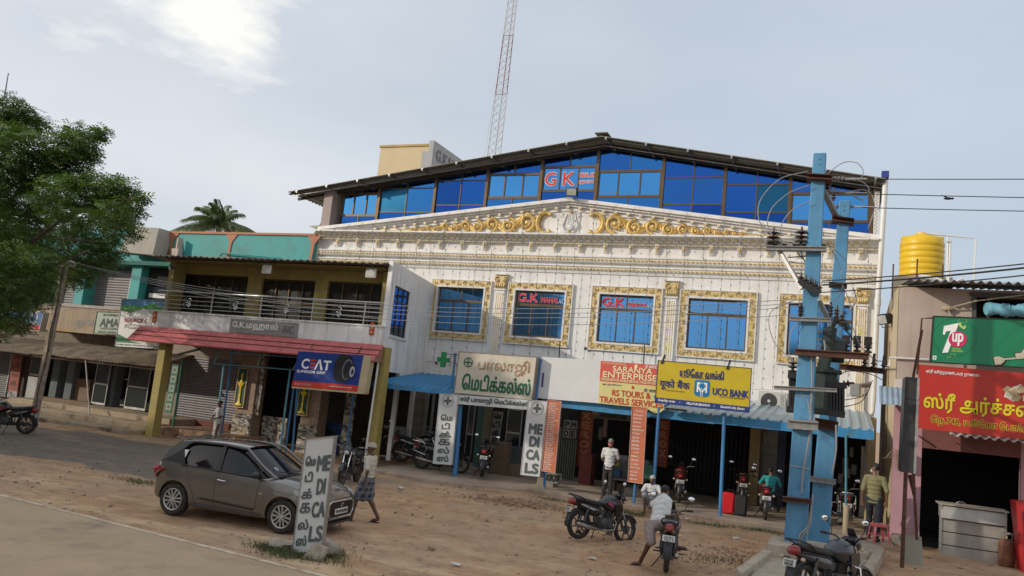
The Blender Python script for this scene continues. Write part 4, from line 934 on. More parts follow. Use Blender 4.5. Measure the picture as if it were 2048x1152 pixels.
# CEAT tyre advertising box
CB=flat('advert_blue',(.012,.045,.25),.4);CR=flat('advert_red',(.62,.045,.03),.4);CREAM=flat('cream_metal',(.50,.42,.26),.5)
r,f=board('advert_lightbox','blue and red tyre advertising light box hanging in front of the porch',((597,702),(727,711),(715,783),(583,773)),-6.0,CB,.28,None)
put(r,f,'C',.15,.66,.11,.27,WHL,.012);put(r,f,'ΛT',.42,.66,.24,.27,WHL,.014)
for k in (0,1,2): patch(r,f,.225,.31,.545+.10*k,.575+.10*k+.02,CR,.012,'red_bar')
put(r,f,'SUPERIOR GRIP',.26,.44,.44,.07,WHL,.004)
patch(r,f,0,1,0,.165,CR,.006);put(r,f,'SRI SAKTHI MOTORS',.17,.08,.26,.06,flat('pinkish_lettering',(.75,.45,.4)),.001,d=.012);put(r,f,'www.ceattyres.com',.74,.085,.34,.05,WHL,.001,d=.012)
b=MB();n=24
def disc(r_,f,s,t,ra,rb,m,d,th=.01,nm='disc',n=28,rot=0):
    mb=MB().poly([f(s+math.cos(2*math.pi*k/n)*ra/f.w,t+math.sin(2*math.pi*k/n)*rb/f.h,d) for k in range(n)],(0,th,0));return mb.build(nm,m,r_)
TY=flat('printed_tyre_black',(.012,.012,.015),.6);TG=flat('printed_grey',(.16,.17,.2),.4)
disc(r,f,.70,.61,.28,.46,TY,.010,nm='tyre_print');disc(r,f,.78,.60,.27,.44,TY,.014,nm='tyre_print');disc(r,f,.80,.58,.19,.34,TG,.018,nm='tyre_print');disc(r,f,.805,.57,.16,.30,TY,.022,nm='tyre_print');disc(r,f,.87,.54,.13,.24,TY,.026,nm='tyre_print');disc(r,f,.88,.53,.095,.18,flat('printed_silver',(.42,.46,.52)),.030,nm='rim_print');disc(r,f,.885,.525,.045,.09,TY,.034,nm='rim_print')
b=MB();b.poly([f(1.0,-.0,.0),f(1.10,-.03,-.02),f(1.10,.99,-.02),f(1.0,1,0)],(0,.26,0));b.build('side_cheek',CREAM,r);b=MB();b.poly([f(0,-.05,0),f(1.1,-.05,0),f(1.1,-.005,0),f(0,-.005,0)],(0,.27,0));b.build('bottom_cheek',CREAM,r)
b=MB();
for s in (.1,.85): b.tube([f(s,1,-.2),f(s,1.25,-.4)],.02,6)
b.build('hanger',RUST,r)
# ------------------------------------------------------------------ left shop row: turquoise building
TURQ=mat('turquoise_paint',(.045,.32,.31),.6,var=.12,scale=1.5,bump=.15,col2=(.06,.25,.23),thr=(.5,.65))
TANW=mat('peeling_tan_wall',(.36,.28,.20),.8,var=.15,scale=1.3,bump=.3,col2=(.42,.26,.09),thr=(.52,.62),streak=((.14,.11,.09),.5))
ORT=mat('terracotta_trim',(.42,.16,.08),.6)
lb=thing('shop_row','turquoise two-storey shop row with roller shutters at the left','building',(-32,0,0))
LX0,LX1=-52,FX0-.03
mb=MB();ty=-.3
zt0,zb0=8.86,7.35
mb.box(-31.2,LX1,ty,ty+.2,zb0,zt0);mb.build('parapet',TURQ,lb)
mb=MB().box(-31.25,LX1+.0,ty-.06,ty+.26,zt0+.002,zt0+.10);mb.build('parapet_coping',ORT,lb)
for px in (345,462,645):
    q=at(px,480,y=ty);mb=MB();x=min(q.x,LX1-.1)
    mb.poly([(x-.1,ty-.04,zb0+.1),(x+.02,ty-.04,zb0+.1),(x+.10,ty-.04,zt0-.35),(x+.38,ty-.04,zt0),(x-.30,ty-.04,zt0),(x-.06,ty-.04,zt0-.35)],(0,.039,0));mb.build('trim_strip',ORT,lb)
# slanting grey billboard box on top of the parapet's left end
mb=MB();a,b=at(236,503,y=-1.3),at(305,510,y=-1.3);c,d=at(318,456,y=-1.0),at(262,453,y=-1.0);mb.poly([a,b,c,d],(0,.8,.0));mb.build('cement_fascia',mat('grey_beige_render',(.36,.33,.28),.8,var=.12,scale=2,bump=.2,streak=((.2,.18,.15),.4)),lb)
mb=MB().box(LX0,-31.2,-.3,-.1,7.4,9.0);mb.build('parapet',TURQ,lb)
# upper storey: green pillars, shutters, roof slab
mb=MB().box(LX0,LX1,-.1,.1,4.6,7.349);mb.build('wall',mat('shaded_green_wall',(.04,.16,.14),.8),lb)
mb=MB().box(LX0,-24.5,-1.2,-.31,7.16,7.34);mb.build('roof_slab',mat('green_slab',(.03,.14,.12),.8),lb)
for px0,px1 in ((150,167),(258,277),(70,86)):
    a,b=at(px0,590,y=-.9),at(px1,590,y=-.9);mb=MB().box(a.x,b.x,-.95,-.15,4.6,7.15);mb.build('pillar',TURQ,lb)
for px0,px1 in ((90,152),(170,257),(15,66)):
    a,b=at(px0,590,y=-.3),at(px1,590,y=-.3);shutter(lb,a.x,b.x,4.65,7.0,-.3,SHUT,.12)
mb=MB();a,b=at(280,590,y=-.5),at(328,590,y=-.5);mb.box(a.x,b.x+.5,-.5,-.4,6.3,7.1);mb.build('dark_recess',DARK,lb);mb=MB().box(a.x+.3,b.x+.4,-.53,-.5,5.5,6.25);mb.build('glass_pane',GD,lb);mb=MB().box(a.x+.6,b.x+.4,-.54,-.51,5.75,5.95);mb.build('white_sill',WHITE,lb)
# first-floor fascia, tan and peeling
mb=MB();fy=-2.4;z0,z1=at(150,665,y=fy).z,at(150,610,y=fy).z;mb.box(LX0,-24.7,fy,-.11,z0,z1);mb.build('fascia',TANW,lb)
mb=MB().box(LX0,-24.72,fy-.04,fy-.001,z1-.1,z1+.03);mb.build('fascia_ledge',mat('pale_ledge',(.38,.34,.30),.8),lb)
letters('ஓ SURESH',lb,at(195,650,y=fy),(1,0,0),(0,0,1),2.6,.42,mat('faded_lettering',(.24,.24,.21),.8),.01,proud=.005)
# corrugated asbestos canopy
ASB=mat('weathered_asbestos',(.33,.26,.18),.9,var=.25,scale=2.5,bump=.4,col2=(.13,.10,.07),thr=(.5,.68))
def corrug_y(mb,x0,x1,y0,z0_,y1,z1_,pitch=.16,amp=.028,th=.015,sag=0):
    n=int((x1-x0)/pitch*6);vs=[];fs=[]
    for i in range(n+1):
        x=x0+(x1-x0)*i/n;a=amp*math.sin(2*math.pi*(x-x0)/pitch);s_=sag*noise.noise(Vector((x*.8,0,0)))
        vs+=[(x,y0,z0_+a+s_),(x,y1,z1_+a),(x,y1,z1_+a+th),(x,y0,z0_+a+th+s_)]
    for i in range(n): k=i*4;fs+=[(k,k+1,k+5,k+4),(k+3,k+7,k+6,k+2),(k,k+4,k+7,k+3),(k+1,k+2,k+6,k+5)]
    fs+=[(0,3,2,1),(n*4,n*4+1,n*4+2,n*4+3)];mb.add(vs,fs)
cz_=at(250,735,y=-4.0)
x=LX0;canz=at(200,722,y=-4.2).z
while x<-24.6:
    xe=min(x+1.05,-24.55);mb=MB();dz=random.uniform(-.03,.03);corrug_y(mb,x-.04,xe,-4.2-random.uniform(0,.12),canz+dz,-2.42,canz+.62+dz,sag=.04);mb.build('canopy_sheet',ASB,lb);x+=1.05
mb=MB().box(LX0,-24.6,-4.1,-4.02,canz-.12,canz-.035);mb.build('canopy_beam',mat('old_timber',(.09,.06,.045),.9),lb)
# ground floor shops
mb=MB();gy=-2.4
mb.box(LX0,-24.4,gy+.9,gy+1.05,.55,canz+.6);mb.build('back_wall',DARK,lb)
STEPM=mat('stained_step_concrete',(.36,.28,.19),.9,var=.2,scale=2,bump=.4,col2=(.12,.09,.06),thr=(.52,.66))
steps=thing('shop_steps','stained concrete steps running along the front of the left shops','steps',(-28,-4.5,0))
for k,(y0,z) in enumerate(((-6.1,.30),(-5.2,.52),(-4.1,.72))):
    mb=MB().box(-33 if k else -30.4,-23.75+.0*k,y0,(-5.2,-4.1,-1.5)[k]-.003,0.0,z);mb.build('step',STEPM,steps,bevel=.02)
mb=MB().box(LX0,-33.01,-4.6,-1.5,0,.45);mb.build('floor',STEPM,lb)
def part_box(nm,pxa,pxb,z0,z1,y,th,m,par=lb):
    a=at(pxa,780,y=y).x;b=at(pxb,780,y=y).x;mb=MB().box(a,b,y,y+th,z0,z1);return mb.build(nm,m,par)
gl=-2.3;top_=canz+.05
part_box('pillar',98,112,.72,top_,gl,.5,mat('bluish_pillar',(.13,.15,.16),.8));part_box('pillar',128,142,.72,top_,gl,.3,MATS['bluish_pillar']);part_box('pillar',205,228,.72,top_,gl,.4,MATS['bluish_pillar']);part_box('pillar',40,50,.5,top_,gl,.3,MATS['old_timber'])
part_box('pillar',20,34,.5,top_,gl,.3,mat('grey_pillar',(.2,.18,.17),.8))
def glazed(par,pxa,pxb,z0,z1,y,nm='glass_door',mid=.45):
    a=at(pxa,780,y=y).x;b=at(pxb,780,y=y).x;w=thing(nm,None,None,((a+b)/2,y,z0));w.parent=par;w.location=ORG[w]-ORG[par];t=.035
    mb=MB().box(a,b,y,y+.04,z0,z0+.09);mb.box(a,b,y,y+.04,z1-t*2,z1);mb.box(a,a+t,y,y+.04,z0+.09,z1-2*t);mb.box(b-t,b,y,y+.04,z0+.09,z1-2*t);zz=z0+(z1-z0)*mid;mb.box(a+t,b-t,y,y+.04,zz-t,zz+t)
    mb.build('door_frame',mat('bare_aluminium',(.5,.5,.48),.4,.7,bump=0),w);mb=MB().box(a+t,b-t,y+.02,y+.026,z0+.09,z1-2*t);mb.build('pane',GD,w)
glazed(lb,186,214,.76,2.75,-2.5);glazed(lb,253,296,.76,2.85,-2.5);glazed(lb,52,82,.6,2.8,-2.45,mid=.5);glazed(lb,318,333,.76,2.8,-2.5)
part_box('lower_panel',52,80,.6,1.6,-2.5,.03,mat('white_grey_panel',(.40,.40,.40),.6));part_box('display_cabinet',138,178,.74,1.75,-2.1,.6,mat('brown_cabinet',(.20,.13,.08),.7))
part_box('threshold',82,180,.723,.80,-2.7,.5,mat('brown_threshold',(.22,.14,.09),.8))
shutter(lb,-42,at(12,780,y=gl).x,.5,2.9,gl,mat('grey_shutter',(.17,.17,.18),.6,.3))
mb=MB();a=at(172,775,y=-4.0);g=at(166,832,y=-5.0);mb.tube([(a.x-.1,-4.15,canz-.05),(g.x-.0,-4.7,.5)],.03,8);mb.build('canopy_prop',mat('pale_pole_paint',(.36,.32,.27),.7),lb)
# lubricant jars seen through the glass
JAR=mat('translucent_jar',(.10,.13,.11),.4)
jr=MB();jr.lathe([(.10,0),(.11,.02),(.11,.2),(.04,.27),(.04,.31)],(0,0,0),10);jme=jr.mesh('oil_jar',JAR);shelf=None
for row,z in enumerate((.9,2.0)):
    for k in range(3):
        q=at(262+14*k,800,y=-2.0);o=bpy.data.objects.new('oil_jar',jme);COL.objects.link(o);o.location=(q.x,-2.2,z);tag(o,'pale oil jar on the %s shelf behind the glass, %s of three' % (('lower','upper')[row],('left','middle','right')[k]),'jar','oil jars behind the shop glass')
for z in (.88,1.98): mb=MB();a,b=at(255,800,y=-2).x,at(296,800,y=-2).x;mb.box(a,b,-2.35,-2.0,z-.03,z);mb.build('shop_shelf',STEEL,lb)
# vertical red and white shop board, green notices, lamp post frames
r,f=board('vertical_sign','faded red vertical Tamil board beside the leftmost shop door',((27,700),(46,702),(34,783),(16,780)),-2.7,mat('faded_red_board',(.30,.09,.07),.7),.04)
for k,ch in enumerate(('மொ'[::-1] if 0 else 'ல','டி','ங்','க்')): put(r,f,ch,.5,.86-.22*k,.6,.13,flat('dark_red_letters',(.08,.02,.02)),.006)
patch(r,f,0,1,-.32,-.0,mat('dull_white_board',(.35,.33,.32),.7),0,'lower_board',.04)
for k,ch in enumerate('LEU'): put(r,f,ch,.55,-.06-.1*k,.5,.07,flat('black_letters',(.015,.015,.015)),.004)
NG=mat('notice_green',(.05,.16,.10),.6)
r,f=board('notice_strip','narrow green strip of battery posters beside the green post',((345,728),(358,729),(342,826),(328,824)),-4.3,NG,.03)
for k in range(5): patch(r,f,.12,.88,.05+.19*k,.19+.19*k,mat('notice_pale',(.30,.36,.30),.6),.004,'poster');patch(r,f,.35,.65,.09+.19*k,.15+.19*k,NG,.008,'poster_mark')
mb=MB();a=at(366,716,y=-4.6);g=at(346,850,y=-4.6);g.z=.3;mb.tube([g,a],.035,8);mb.build('green_post',mat('green_post_paint',(.02,.16,.09),.5),label='green pipe post beside the mustard porch column',cat='post',smooth=40)
mb=MB();q=at(345,712,y=-4.4);mb.beam(q,at(400,698,y=-4.9),.05,.08);mb.build('support_arm',BLACK,label='black slanting arm under the porch roof behind the left column',cat='bracket')
# sign boards of the left shops
r,f=board('signboard','grey-white battery shop signboard half hidden behind the green and white banner',((196,624),(268,627),(262,671),(187,666)),-2.75,mat('grey_green_sign',(.36,.42,.34),.6),.07,BLACK,.02)
put(r,f,'AMARON',.13,.52,1.0,.36,flat('dark_sign_letters',(.05,.06,.06)),.018,align='L');put(r,f,'LASTS LONG. REALLY',.16,.25,.8,.10,flat('dark_sign_letters',(.05,.06,.06)),.002,align='L');put(r,f,'ELLAMMAN',.18,.88,.4,.1,flat('dark_sign_letters',(.05,.06,.06)),.004,align='L');put(r,f,'ARUN.S GENERAL AGENCIES',.1,.08,.9,.08,flat('dark_sign_letters',(.05,.06,.06)),.002,align='L')
b=MB();b.box(f(0,0).x,f(0,0).x+.3,-2.6,-2.4,f(0,0).z+.1,f(0,.5).z);b.build('bracket',STEEL,r)
r,f=board('banner','green blue and white banner reading source of at the porch corner',((248,598),(328,602),(320,697),(228,692)),-4.9,mat('banner_white',(.78,.77,.76),.5,var=.04),.05,STEEL,.015)
f0=f
def blob(nm,pts,m,d): b=MB();b.poly([f0(s,t,d) for s,t in pts],(0,.003,0));return b.build(nm,m,r)
blob('sky_print',[(0,.78),(.3,.85),(.6,.80),(1,.86),(1,1),(0,1)],flat('print_blue',(.12,.30,.55)),.006)
blob('hill_print',[(0,.76),(.25,.72),(.55,.82),(1,.78),(1,.86),(.72,.94),(.5,.86),(.2,.88),(0,.86)],flat('print_green',(.10,.36,.09)),.010)
blob('lower_green',[(0,.08),(.62,.08),(.35,.12),(.12,.22),(0,.26)],flat('print_dark_green',(.05,.20,.08)),.006)
blob('leaf_print',[(.66,.78),(.74,.88),(.86,.92),(.8,.82),(.84,.77),(.72,.80)],flat('print_leaf',(.06,.30,.08)),.014)
put(r,f,'SOURCE OF',.12,.56,.62,.07,flat('maroon_lettering',(.45,.02,.03)),.006,align='L')
for k in range(5): put(r,f,('Farms','அருள் விவசாய','பண்ணை','Sri','ஆலை')[k],(.8,.35,.45,.2,.6)[k],(.68,.46,.40,.42,.36)[k],(.22,.4,.4,.12,.3)[k],.04,flat('brown_print',(.35,.22,.10)),.002)
put(r,f,'ADDRESS: VELLIYUR, THOTTIYAM VIA, MUSIRI TALUK',.5,.035,.96,.035,flat('dark_sign_letters',(.05,.06,.06)),.001)
r,f=board('signboard','blue and red signboard below the tree at the left edge',((-40,612),(88,626),(78,661),(-48,648)),-4.0,flat('sign_mid_blue',(.06,.12,.30)),.25,STEEL,.02)
patch(r,f,0,1,0,.3,CR,.006);put(r,f,'www.ceat.com',.8,.14,.3,.1,WHL,.002,d=.012);put(r,f,'TYRES',.3,.62,.4,.3,WHL,.01);disc(r,f,.88,.65,.22,.3,flat('printed_pale',(.4,.44,.5)),.008);disc(r,f,.88,.65,.14,.2,CB,.012)
# concrete utility pole under the tree
up_=thing('utility_pole','leaning weathered concrete utility pole in front of the left shops','pole',(at(60,868,z=.1).x,-8.7,0))
a=at(132,520,y=-8.6);g=gat(62,868);PC=mat('weathered_pole',(.34,.27,.21),.9,var=.25,scale=4,bump=.5,col2=(.16,.12,.09),thr=(.5,.65))
mb=MB();d_=(a-g);n_=9;R=Matrix.Identity(3)
for k in range(1): mb.beam(g-V(0,0,.1),a,.20,.20,(0,1,0))
mb.v=[(v[0],v[1],v[2]) for v in mb.v];mb.build('shaft',PC,up_,bevel=.02)
mb=MB();q=g+(a-g)*.96
mb.beam(q+V(-.1,-.12,.02),q+V(.62,-.12,.0),.06,.06);mb.tube([q+V(.1,-.12,.1),q+V(.45,-.15,.18),q+V(.75,-.2,.1)],.03,6);mb.build('bracket_arm',STEEL,up_)
mb=MB()
for k in range(4): mb.ell(q+V(.1+.18*k,-.12,.07),(.035,.035,.05),8,5)
mb.build('insulator',mat('white_porcelain',(.55,.55,.52),.25),up_,smooth=40)
mb=MB();q2=g+(a-g)*.35
pts=[g+(a-g)*(t_)+V(.13+.05*math.sin(t_*19),-.12,0) for t_ in [k/14*.95+.05 for k in range(15)]];mb.tube(pts,.018,5);mb.tube([p+V(.05+.06*math.sin(i),0,0) for i,p in enumerate(pts[6:])],.014,5);mb.build('cable',WIRE,up_)
# long wall and palms beyond the turquoise parapet: background roofs
mb=MB().box(-60,LX1,8,8.3,0,8.0);mb.box(LX0,LX1,.12,8,7.2,7.3);mb.build('rear_wall',CONC,lb)
# cream stair head on the roof of the hall, grey fin wall with raised letters
sh=thing('stair_head','cream rooftop block with a grey lettered fin wall behind the hall roof','rooftop block',(-24.5,8,8))
CRM=mat('cream_render',(.62,.50,.31),.75,var=.06,scale=1.5,bump=.1)
a,b,z1=at(757,330,y=8).x,at(866,330,y=8).x,at(800,294,y=8).z
mb=MB().box(a,b,8,12,7.3,z1);mb.build('wall',CRM,sh);mb=MB().box(a-.05,b+.02,7.94,12,z1+.002,z1+.12);mb.box(b-.16,b+.02,7.93,7.999,7.3,z1);mb.build('trim',mat('ochre_trim',(.45,.32,.13),.7),sh)
GREYW=mat('grey_render',(.40,.40,.41),.8,var=.1,bump=.2)
c0=at(872,283,y=7.8);mb=MB();x0=c0.x;mb.box(x0-.28,x0,7.6,13,7.4,c0.z);mb.box(x0-.7,x0-.281,7.7,8.2,7.4,c0.z-.55);mb.build('fin_wall',GREYW,sh)
letters('G.KALYANA',sh,(x0,10.2,c0.z-.65),(0,1,0),(0,0,1),4.4,.6,mat('grey_raised_letters',(.2,.2,.21),.7),.02,proud=.03);letters('MAHAL',sh,(x0,10.2,c0.z-1.5),(0,1,0),(0,0,1),4.4,.5,MATS['grey_raised_letters'],.02,proud=.03)
# ------------------------------------------------------------------ right building: cream and pink drinks shop
CREAMW=mat('cream_side_wall',(.55,.44,.29),.8,var=.08,scale=1.2,bump=.15,streak=((.30,.22,.13),.55),sscale=1.3)
PINKG=mat('pinkish_grey_render',(.50,.40,.35),.8,var=.08,scale=1.3,bump=.15,streak=((.30,.22,.17),.45))
PINK=mat('pink_wall_paint',(.46,.26,.30),.75,var=.10,scale=1.5,bump=.12,streak=((.26,.15,.15),.4))
MAROON=mat('maroon_wall',(.18,.07,.065),.8,var=.2)
RX0,RX1,RY=1.42,9.5,-4.2
rb=thing('drinks_shop','cream and pink single building with corrugated roof at the right edge','building',(5.4,0,0))
dz0,dz1=.27,2.68;dx0,dx1=2.08,4.3
# cream side wall with a raking top
mb=MB();zc=at(1803,570,y=RY).z;zb_=at(1757,598,y=0).z
mb.poly([(RX0,RY+.01,0),(RX0,3,0),(RX0,3,zb_-.3),(RX0,0,zb_),(RX0,RY+.01,zc)],(.2,0,0));mb.build('side_wall',CREAMW,rb)
mb=MB().holes(RX0-.0,RX1,4.35,zc-.05,[(3.25,6.5,5.9,6.75)],RY,RY+.2);mb.build('upper_wall',PINKG,rb)
mb=MB().box(RX0-.02,1.98,RY-.03,RY+.2,3.75,4.42);mb.build('white_band',mat('white_painted_band',(.66,.60,.56),.7,var=.06),rb)
mb=MB().box(RX0-.02,dx0,RY-.03,RY+.2,0,3.748);mb.box(dx1,RX1,RY-.02,RY+.2,0,4.34);mb.build('lower_wall',PINK,rb)
mb=MB().box(dx0+.002,dx1-.002,RY-.02,RY+.2,dz1,4.34);mb.build('lintel',MAROON,rb)
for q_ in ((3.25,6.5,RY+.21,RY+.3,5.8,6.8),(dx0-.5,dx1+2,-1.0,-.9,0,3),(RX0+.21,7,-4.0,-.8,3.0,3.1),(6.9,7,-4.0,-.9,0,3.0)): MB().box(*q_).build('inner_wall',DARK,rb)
mb=MB().box(3.15,3.25,RY-.05,RY+.25,5.9,6.75);mb.box(3.1,6.6,RY-.06,RY-.01,6.76,6.85);mb.box(3.5,3.56,RY-.04,RY+.1,5.9,6.75);mb.build('window_frame',mat('dark_grey_frame',(.08,.08,.08),.6),rb)
mb=MB().box(RX0+.2,RX1,2.8,3,0,6.6);mb.build('rear_wall',CREAMW,rb)
mb=MB().box(RX0+.21,RX1,RY+.21,2.79,6.6,6.7);mb.build('flat_roof',CONC,rb)
mb=MB();corrug_y(mb,RX0+.15,RX1,RY-.95,zc-.02,RY+2.6,zc+.42,.20,.04,.012);mb.build('roof_sheet',mat('grey_corrugated_asbestos',(.25,.24,.23),.85,var=.2,scale=3,bump=.2),rb)
mb=MB();corrug_y(mb,2.6,RX1,-5.3,3.08,RY-.04,3.28,.20,.035,.012);mb.build('door_canopy',mat('pale_tin_sheet',(.42,.40,.37),.6,.2,var=.15),rb)
# blue plastic sheet rolled up under the eave
mb=MB();prof=[];x=0
q=at(1972,618,y=RY-.25);pts=[];rs=[]
for k in range(60): pts.append((q.x+k*.06,RY-.25+.02*math.sin(k*.9),q.z+.015*math.sin(k*.5)));rs.append(.16+.02*math.sin(k*1.05)+.012*math.sin(k*3.3))
mb.tube(pts,rs,14);mb.build('rolled_tarpaulin',mat('light_blue_tarpaulin',(.20,.48,.62),.45,var=.1,scale=8,bump=.3),label='light blue tarpaulin roll hung above the green drinks sign',cat='tarpaulin',smooth=60)
# service pipes on the wall
PVC=MATS['white_pipe']
mb=MB();a=at(1742,745,y=RY-.05);h1=at(1775,716,y=RY-.08)
mb.tube([at(1905,722,y=RY-.08),at(1779,715,y=RY-.08),at(1778,730,y=RY-.08),at(1769,738,x=RX0-.04),at(1764,800,x=RX0-.04),at(1755,1040,x=RX0-.04)],.028,8);mb.build('pvc_pipe',PVC,label='thin white water pipe bending round the corner of the drinks shop',cat='pipe',smooth=40)
mb=MB();a=at(1756,600,x=RX0-.03);b=at(1746,1050,x=RX0-.03);mb.box(RX0-.06,RX0-.01,a.y-.04,a.y+.06,3.0,a.z);mb.build('side_conduit',PVC,rb)
mb=MB();q=at(1768,650,y=-3.9);mb.tube([V(RX0-.05,-1.6,q.z-.2),V(RX0-.05,-1.7,2.5)],.012,5);mb.build('lamp_cable',WIRE,rb)
# yellow water tank on the roof, guard rods and white pipes
tk=thing('water_tank','bright yellow ribbed plastic water tank on the shop roof','water tank',(0,0,0));ta=at(1797,558,y=-1.3);tb_=at(1888,563,y=-1.3);tt=at(1842,474,y=-1.3);R=(tb_.x-ta.x)/2*1.0;H=tt.z-ta.z+.05;cx=(ta.x+tb_.x)/2
prof=[(R*.94,0),(R*.98,.05)];z=.08
while z<H*.82: prof+=[(R*.985,z),(R*1.0,z+.02),(R*1.0,z+.11),(R*.985,z+.13),(R*.97,z+.15),(R*.97,z+.165)];z+=.185
prof+=[(R*.96,H*.86),(R*.90,H*.93),(R*.62,H*.985),(R*.35,H),(R*.33,H)]
mb=MB().lathe(prof,(0,0,0),40);YT=mat('yellow_tank_plastic',(.72,.46,.015),.38,var=.06,scale=2,bump=0);mb.build('shell',YT,tk,smooth=50)
mb=MB().lathe([(R*.33,0),(R*.33,.07),(R*.2,.09)],(0,0,H),20);mb.build('lid',YT,tk,smooth=40)
for sx in (-1,1): mb=MB().cbox((sx*R*.72,0,H*.93),(R*.42,R*.5,.12));mb.build('lifting_lug',YT,tk,bevel=.02)
tk.location=(cx,-1.3,ta.z-.02)
mb=MB().box(cx-R-.15,cx+R+.15,-1.3-R-.1,-1.3+R+.1,6.7,ta.z-.025);mb.build('tank_plinth',CONC,label='concrete plinth under the yellow water tank',cat='plinth')
for px,py0,py1,yy in ((1785,528,570,-2.6),(1833,518,562,-2.9),(1884,530,563,-2.5)):
    a,b=at(px+2,py0,y=yy),at(px,py1,y=yy);mb=MB().tube([b-V(0,0,.4),a],.022,5);mb.build('guard_rod',RUST,label='rusty rod standing %s the yellow tank on the roof' % {1785: 'left of',1833: 'in front of',1884: 'at the right front of'}[px],cat='rod',group='rods round the tank')
pr=thing('roof_piping','white plastic pipe frame rising beside the yellow tank','pipe',(cx+1.5,-1.5,6.8))
for pts in (((1852,467),(1952,477),(1943,650)),((1896,472),(1894,566)),((1901,480),(1897,566)),):
    mb=MB().tube([at(*q,y=-2.3 if len(pts)==3 else -2.0) for q in pts],.03,8);mb.build('pipe',PVC,pr,smooth=40)
mb=MB().tube([at(1838,552,y=-2.9),at(1862,556,y=-2.9),at(1885,561,y=-2.9)],[.05,.07,.035],8);mb.tube([at(1900,568,y=-3),at(1925,557,y=-3)],.03,8);mb.build('loose_pipe',PVC,pr,smooth=40)
mb=MB();q=at(1895,617,y=RY-.1);mb.ell((q.x,q.y,q.z),(.16,.08,.07),10,6);mb.tube([q,q+V(.2,-.05,-.5)],.025,6);mb.tube([q,at(1950,602,y=RY-.3),at(2047,590,y=RY-.3)],.02,6);mb.build('service_bracket',mat('cream_fitting',(.45,.38,.27),.6),label='cream service wire bracket above the green drinks sign',cat='bracket')
# drinks sign
G7=flat('drinks_green',(.008,.20,.09),.35)
r,f=board('drinks_signboard','green drinks signboard with figure seven and pink disc above the red banner',((1867,632),(2125,645),(2118,737),(1862,724)),-5.25,G7,.08,BLACK,.025)
G7b=flat('drinks_green_shade',(.006,.16,.075),.35)
disc(r,f,.18,.56,.5,.5,G7b,.004);disc(r,f,.18,.56,.46,.46,G7,.006)
seven=[(.085,.80),(.20,.86),(.20,.82),(.155,.22),(.105,.22),(.150,.72),(.10,.70),(.09,.62),(.078,.62)]
seven=[(.082,.62),(.088,.80),(.205,.88),(.198,.80),(.135,.22),(.088,.20),(.145,.70),(.108,.68),(.098,.60)]
b=MB();b.poly([f(s,t,.014) for s,t in seven],(0,.006,0));b.build('figure_seven',WHL,r)
disc(r,f,.205,.52,.20,.20,flat('drinks_pink',(.62,.02,.12),.4),.020);put(r,f,'up',.205,.51,.085,.26,WHL,.01,d=.03)
b=MB();b.poly([f(s,t,.012) for s,t in ((.20,.86),(.215,.80),(.25,.74),(.265,.78),(.262,.84),(.235,.80),(.22,.90))],(0,.005,0));b.build('lime_print',flat('lime_print',(.45,.60,.15)),r)
put(r,f,'LEMON &',.20,.31,.07,.035,flat('lime_text',(.35,.6,.1)),.002);put(r,f,'LIME DRINK',.21,.26,.09,.035,flat('lime_text',(.35,.6,.1)),.002)
for k in range(7): a=k*.9;disc(r,f,.165+.03*math.cos(a),.15+.05*math.sin(a*1.3),.012,.012,flat('lime_text',(.35,.6,.1)),.008,n=6)
for k in range(8): a=k*.8;disc(r,f,.235+.035*math.cos(a),.93+.04*math.sin(a),.010,.010,flat('lime_print',(.45,.60,.15)),.008,n=6)
patch(r,f,.015,.045,.045,.13,WHL,.006);patch(r,f,.024,.036,.068,.107,G7,.009)
BONE=flat('bone_print',(.50,.45,.34),.6)      # a jointed lamp drawn on the sign
def limb(pts,rs,m=BONE,d=.014):
    b=MB();P=[f(s,t,d) for s,t in pts]
    b.tube(P,rs,8);b.v=[(v[0],P[0].y+(v[1]-P[0].y)*.07,v[2]) for v in b.v];b.build('printed_figure',m,r)
limb([(.50,.07),(.56,.10),(.59,.14)],[.13,.12,.05],BLACK,.008);limb([(.505,.09),(.55,.11),(.58,.13)],[.10,.10,.04]);limb([(.57,.14),(.74,.20)],[.035,.035],BLACK,.01);limb([(.57,.14),(.74,.20)],[.022,.022]);limb([(.70,.22),(.80,.62)],[.045,.045],BLACK,.01);limb([(.70,.22),(.80,.62)],[.032,.032]);limb([(.66,.22),(.74,.26)],[.08,.08],BLACK,.012);limb([(.665,.225),(.735,.255)],[.06,.06],BONE,.016)
limb([(.79,.60),(.86,.78),(.92,.95)],[.16,.10,.04],BLACK,.012);limb([(.795,.615),(.86,.78),(.92,.94)],[.14,.085,.03],BONE,.02);limb([(.74,.17),(.80,.18),(.86,.20)],[.12,.10,.12],BLACK,.012);limb([(.745,.175),(.80,.18),(.855,.20)],[.10,.085,.10],BONE,.02)
b=MB();b.tube([f(-.10,-.30,-.1),f(-.095,.96,-.1),f(.0,.98,-.1)],.022,6);b.build('side_bracket',RUST,r)
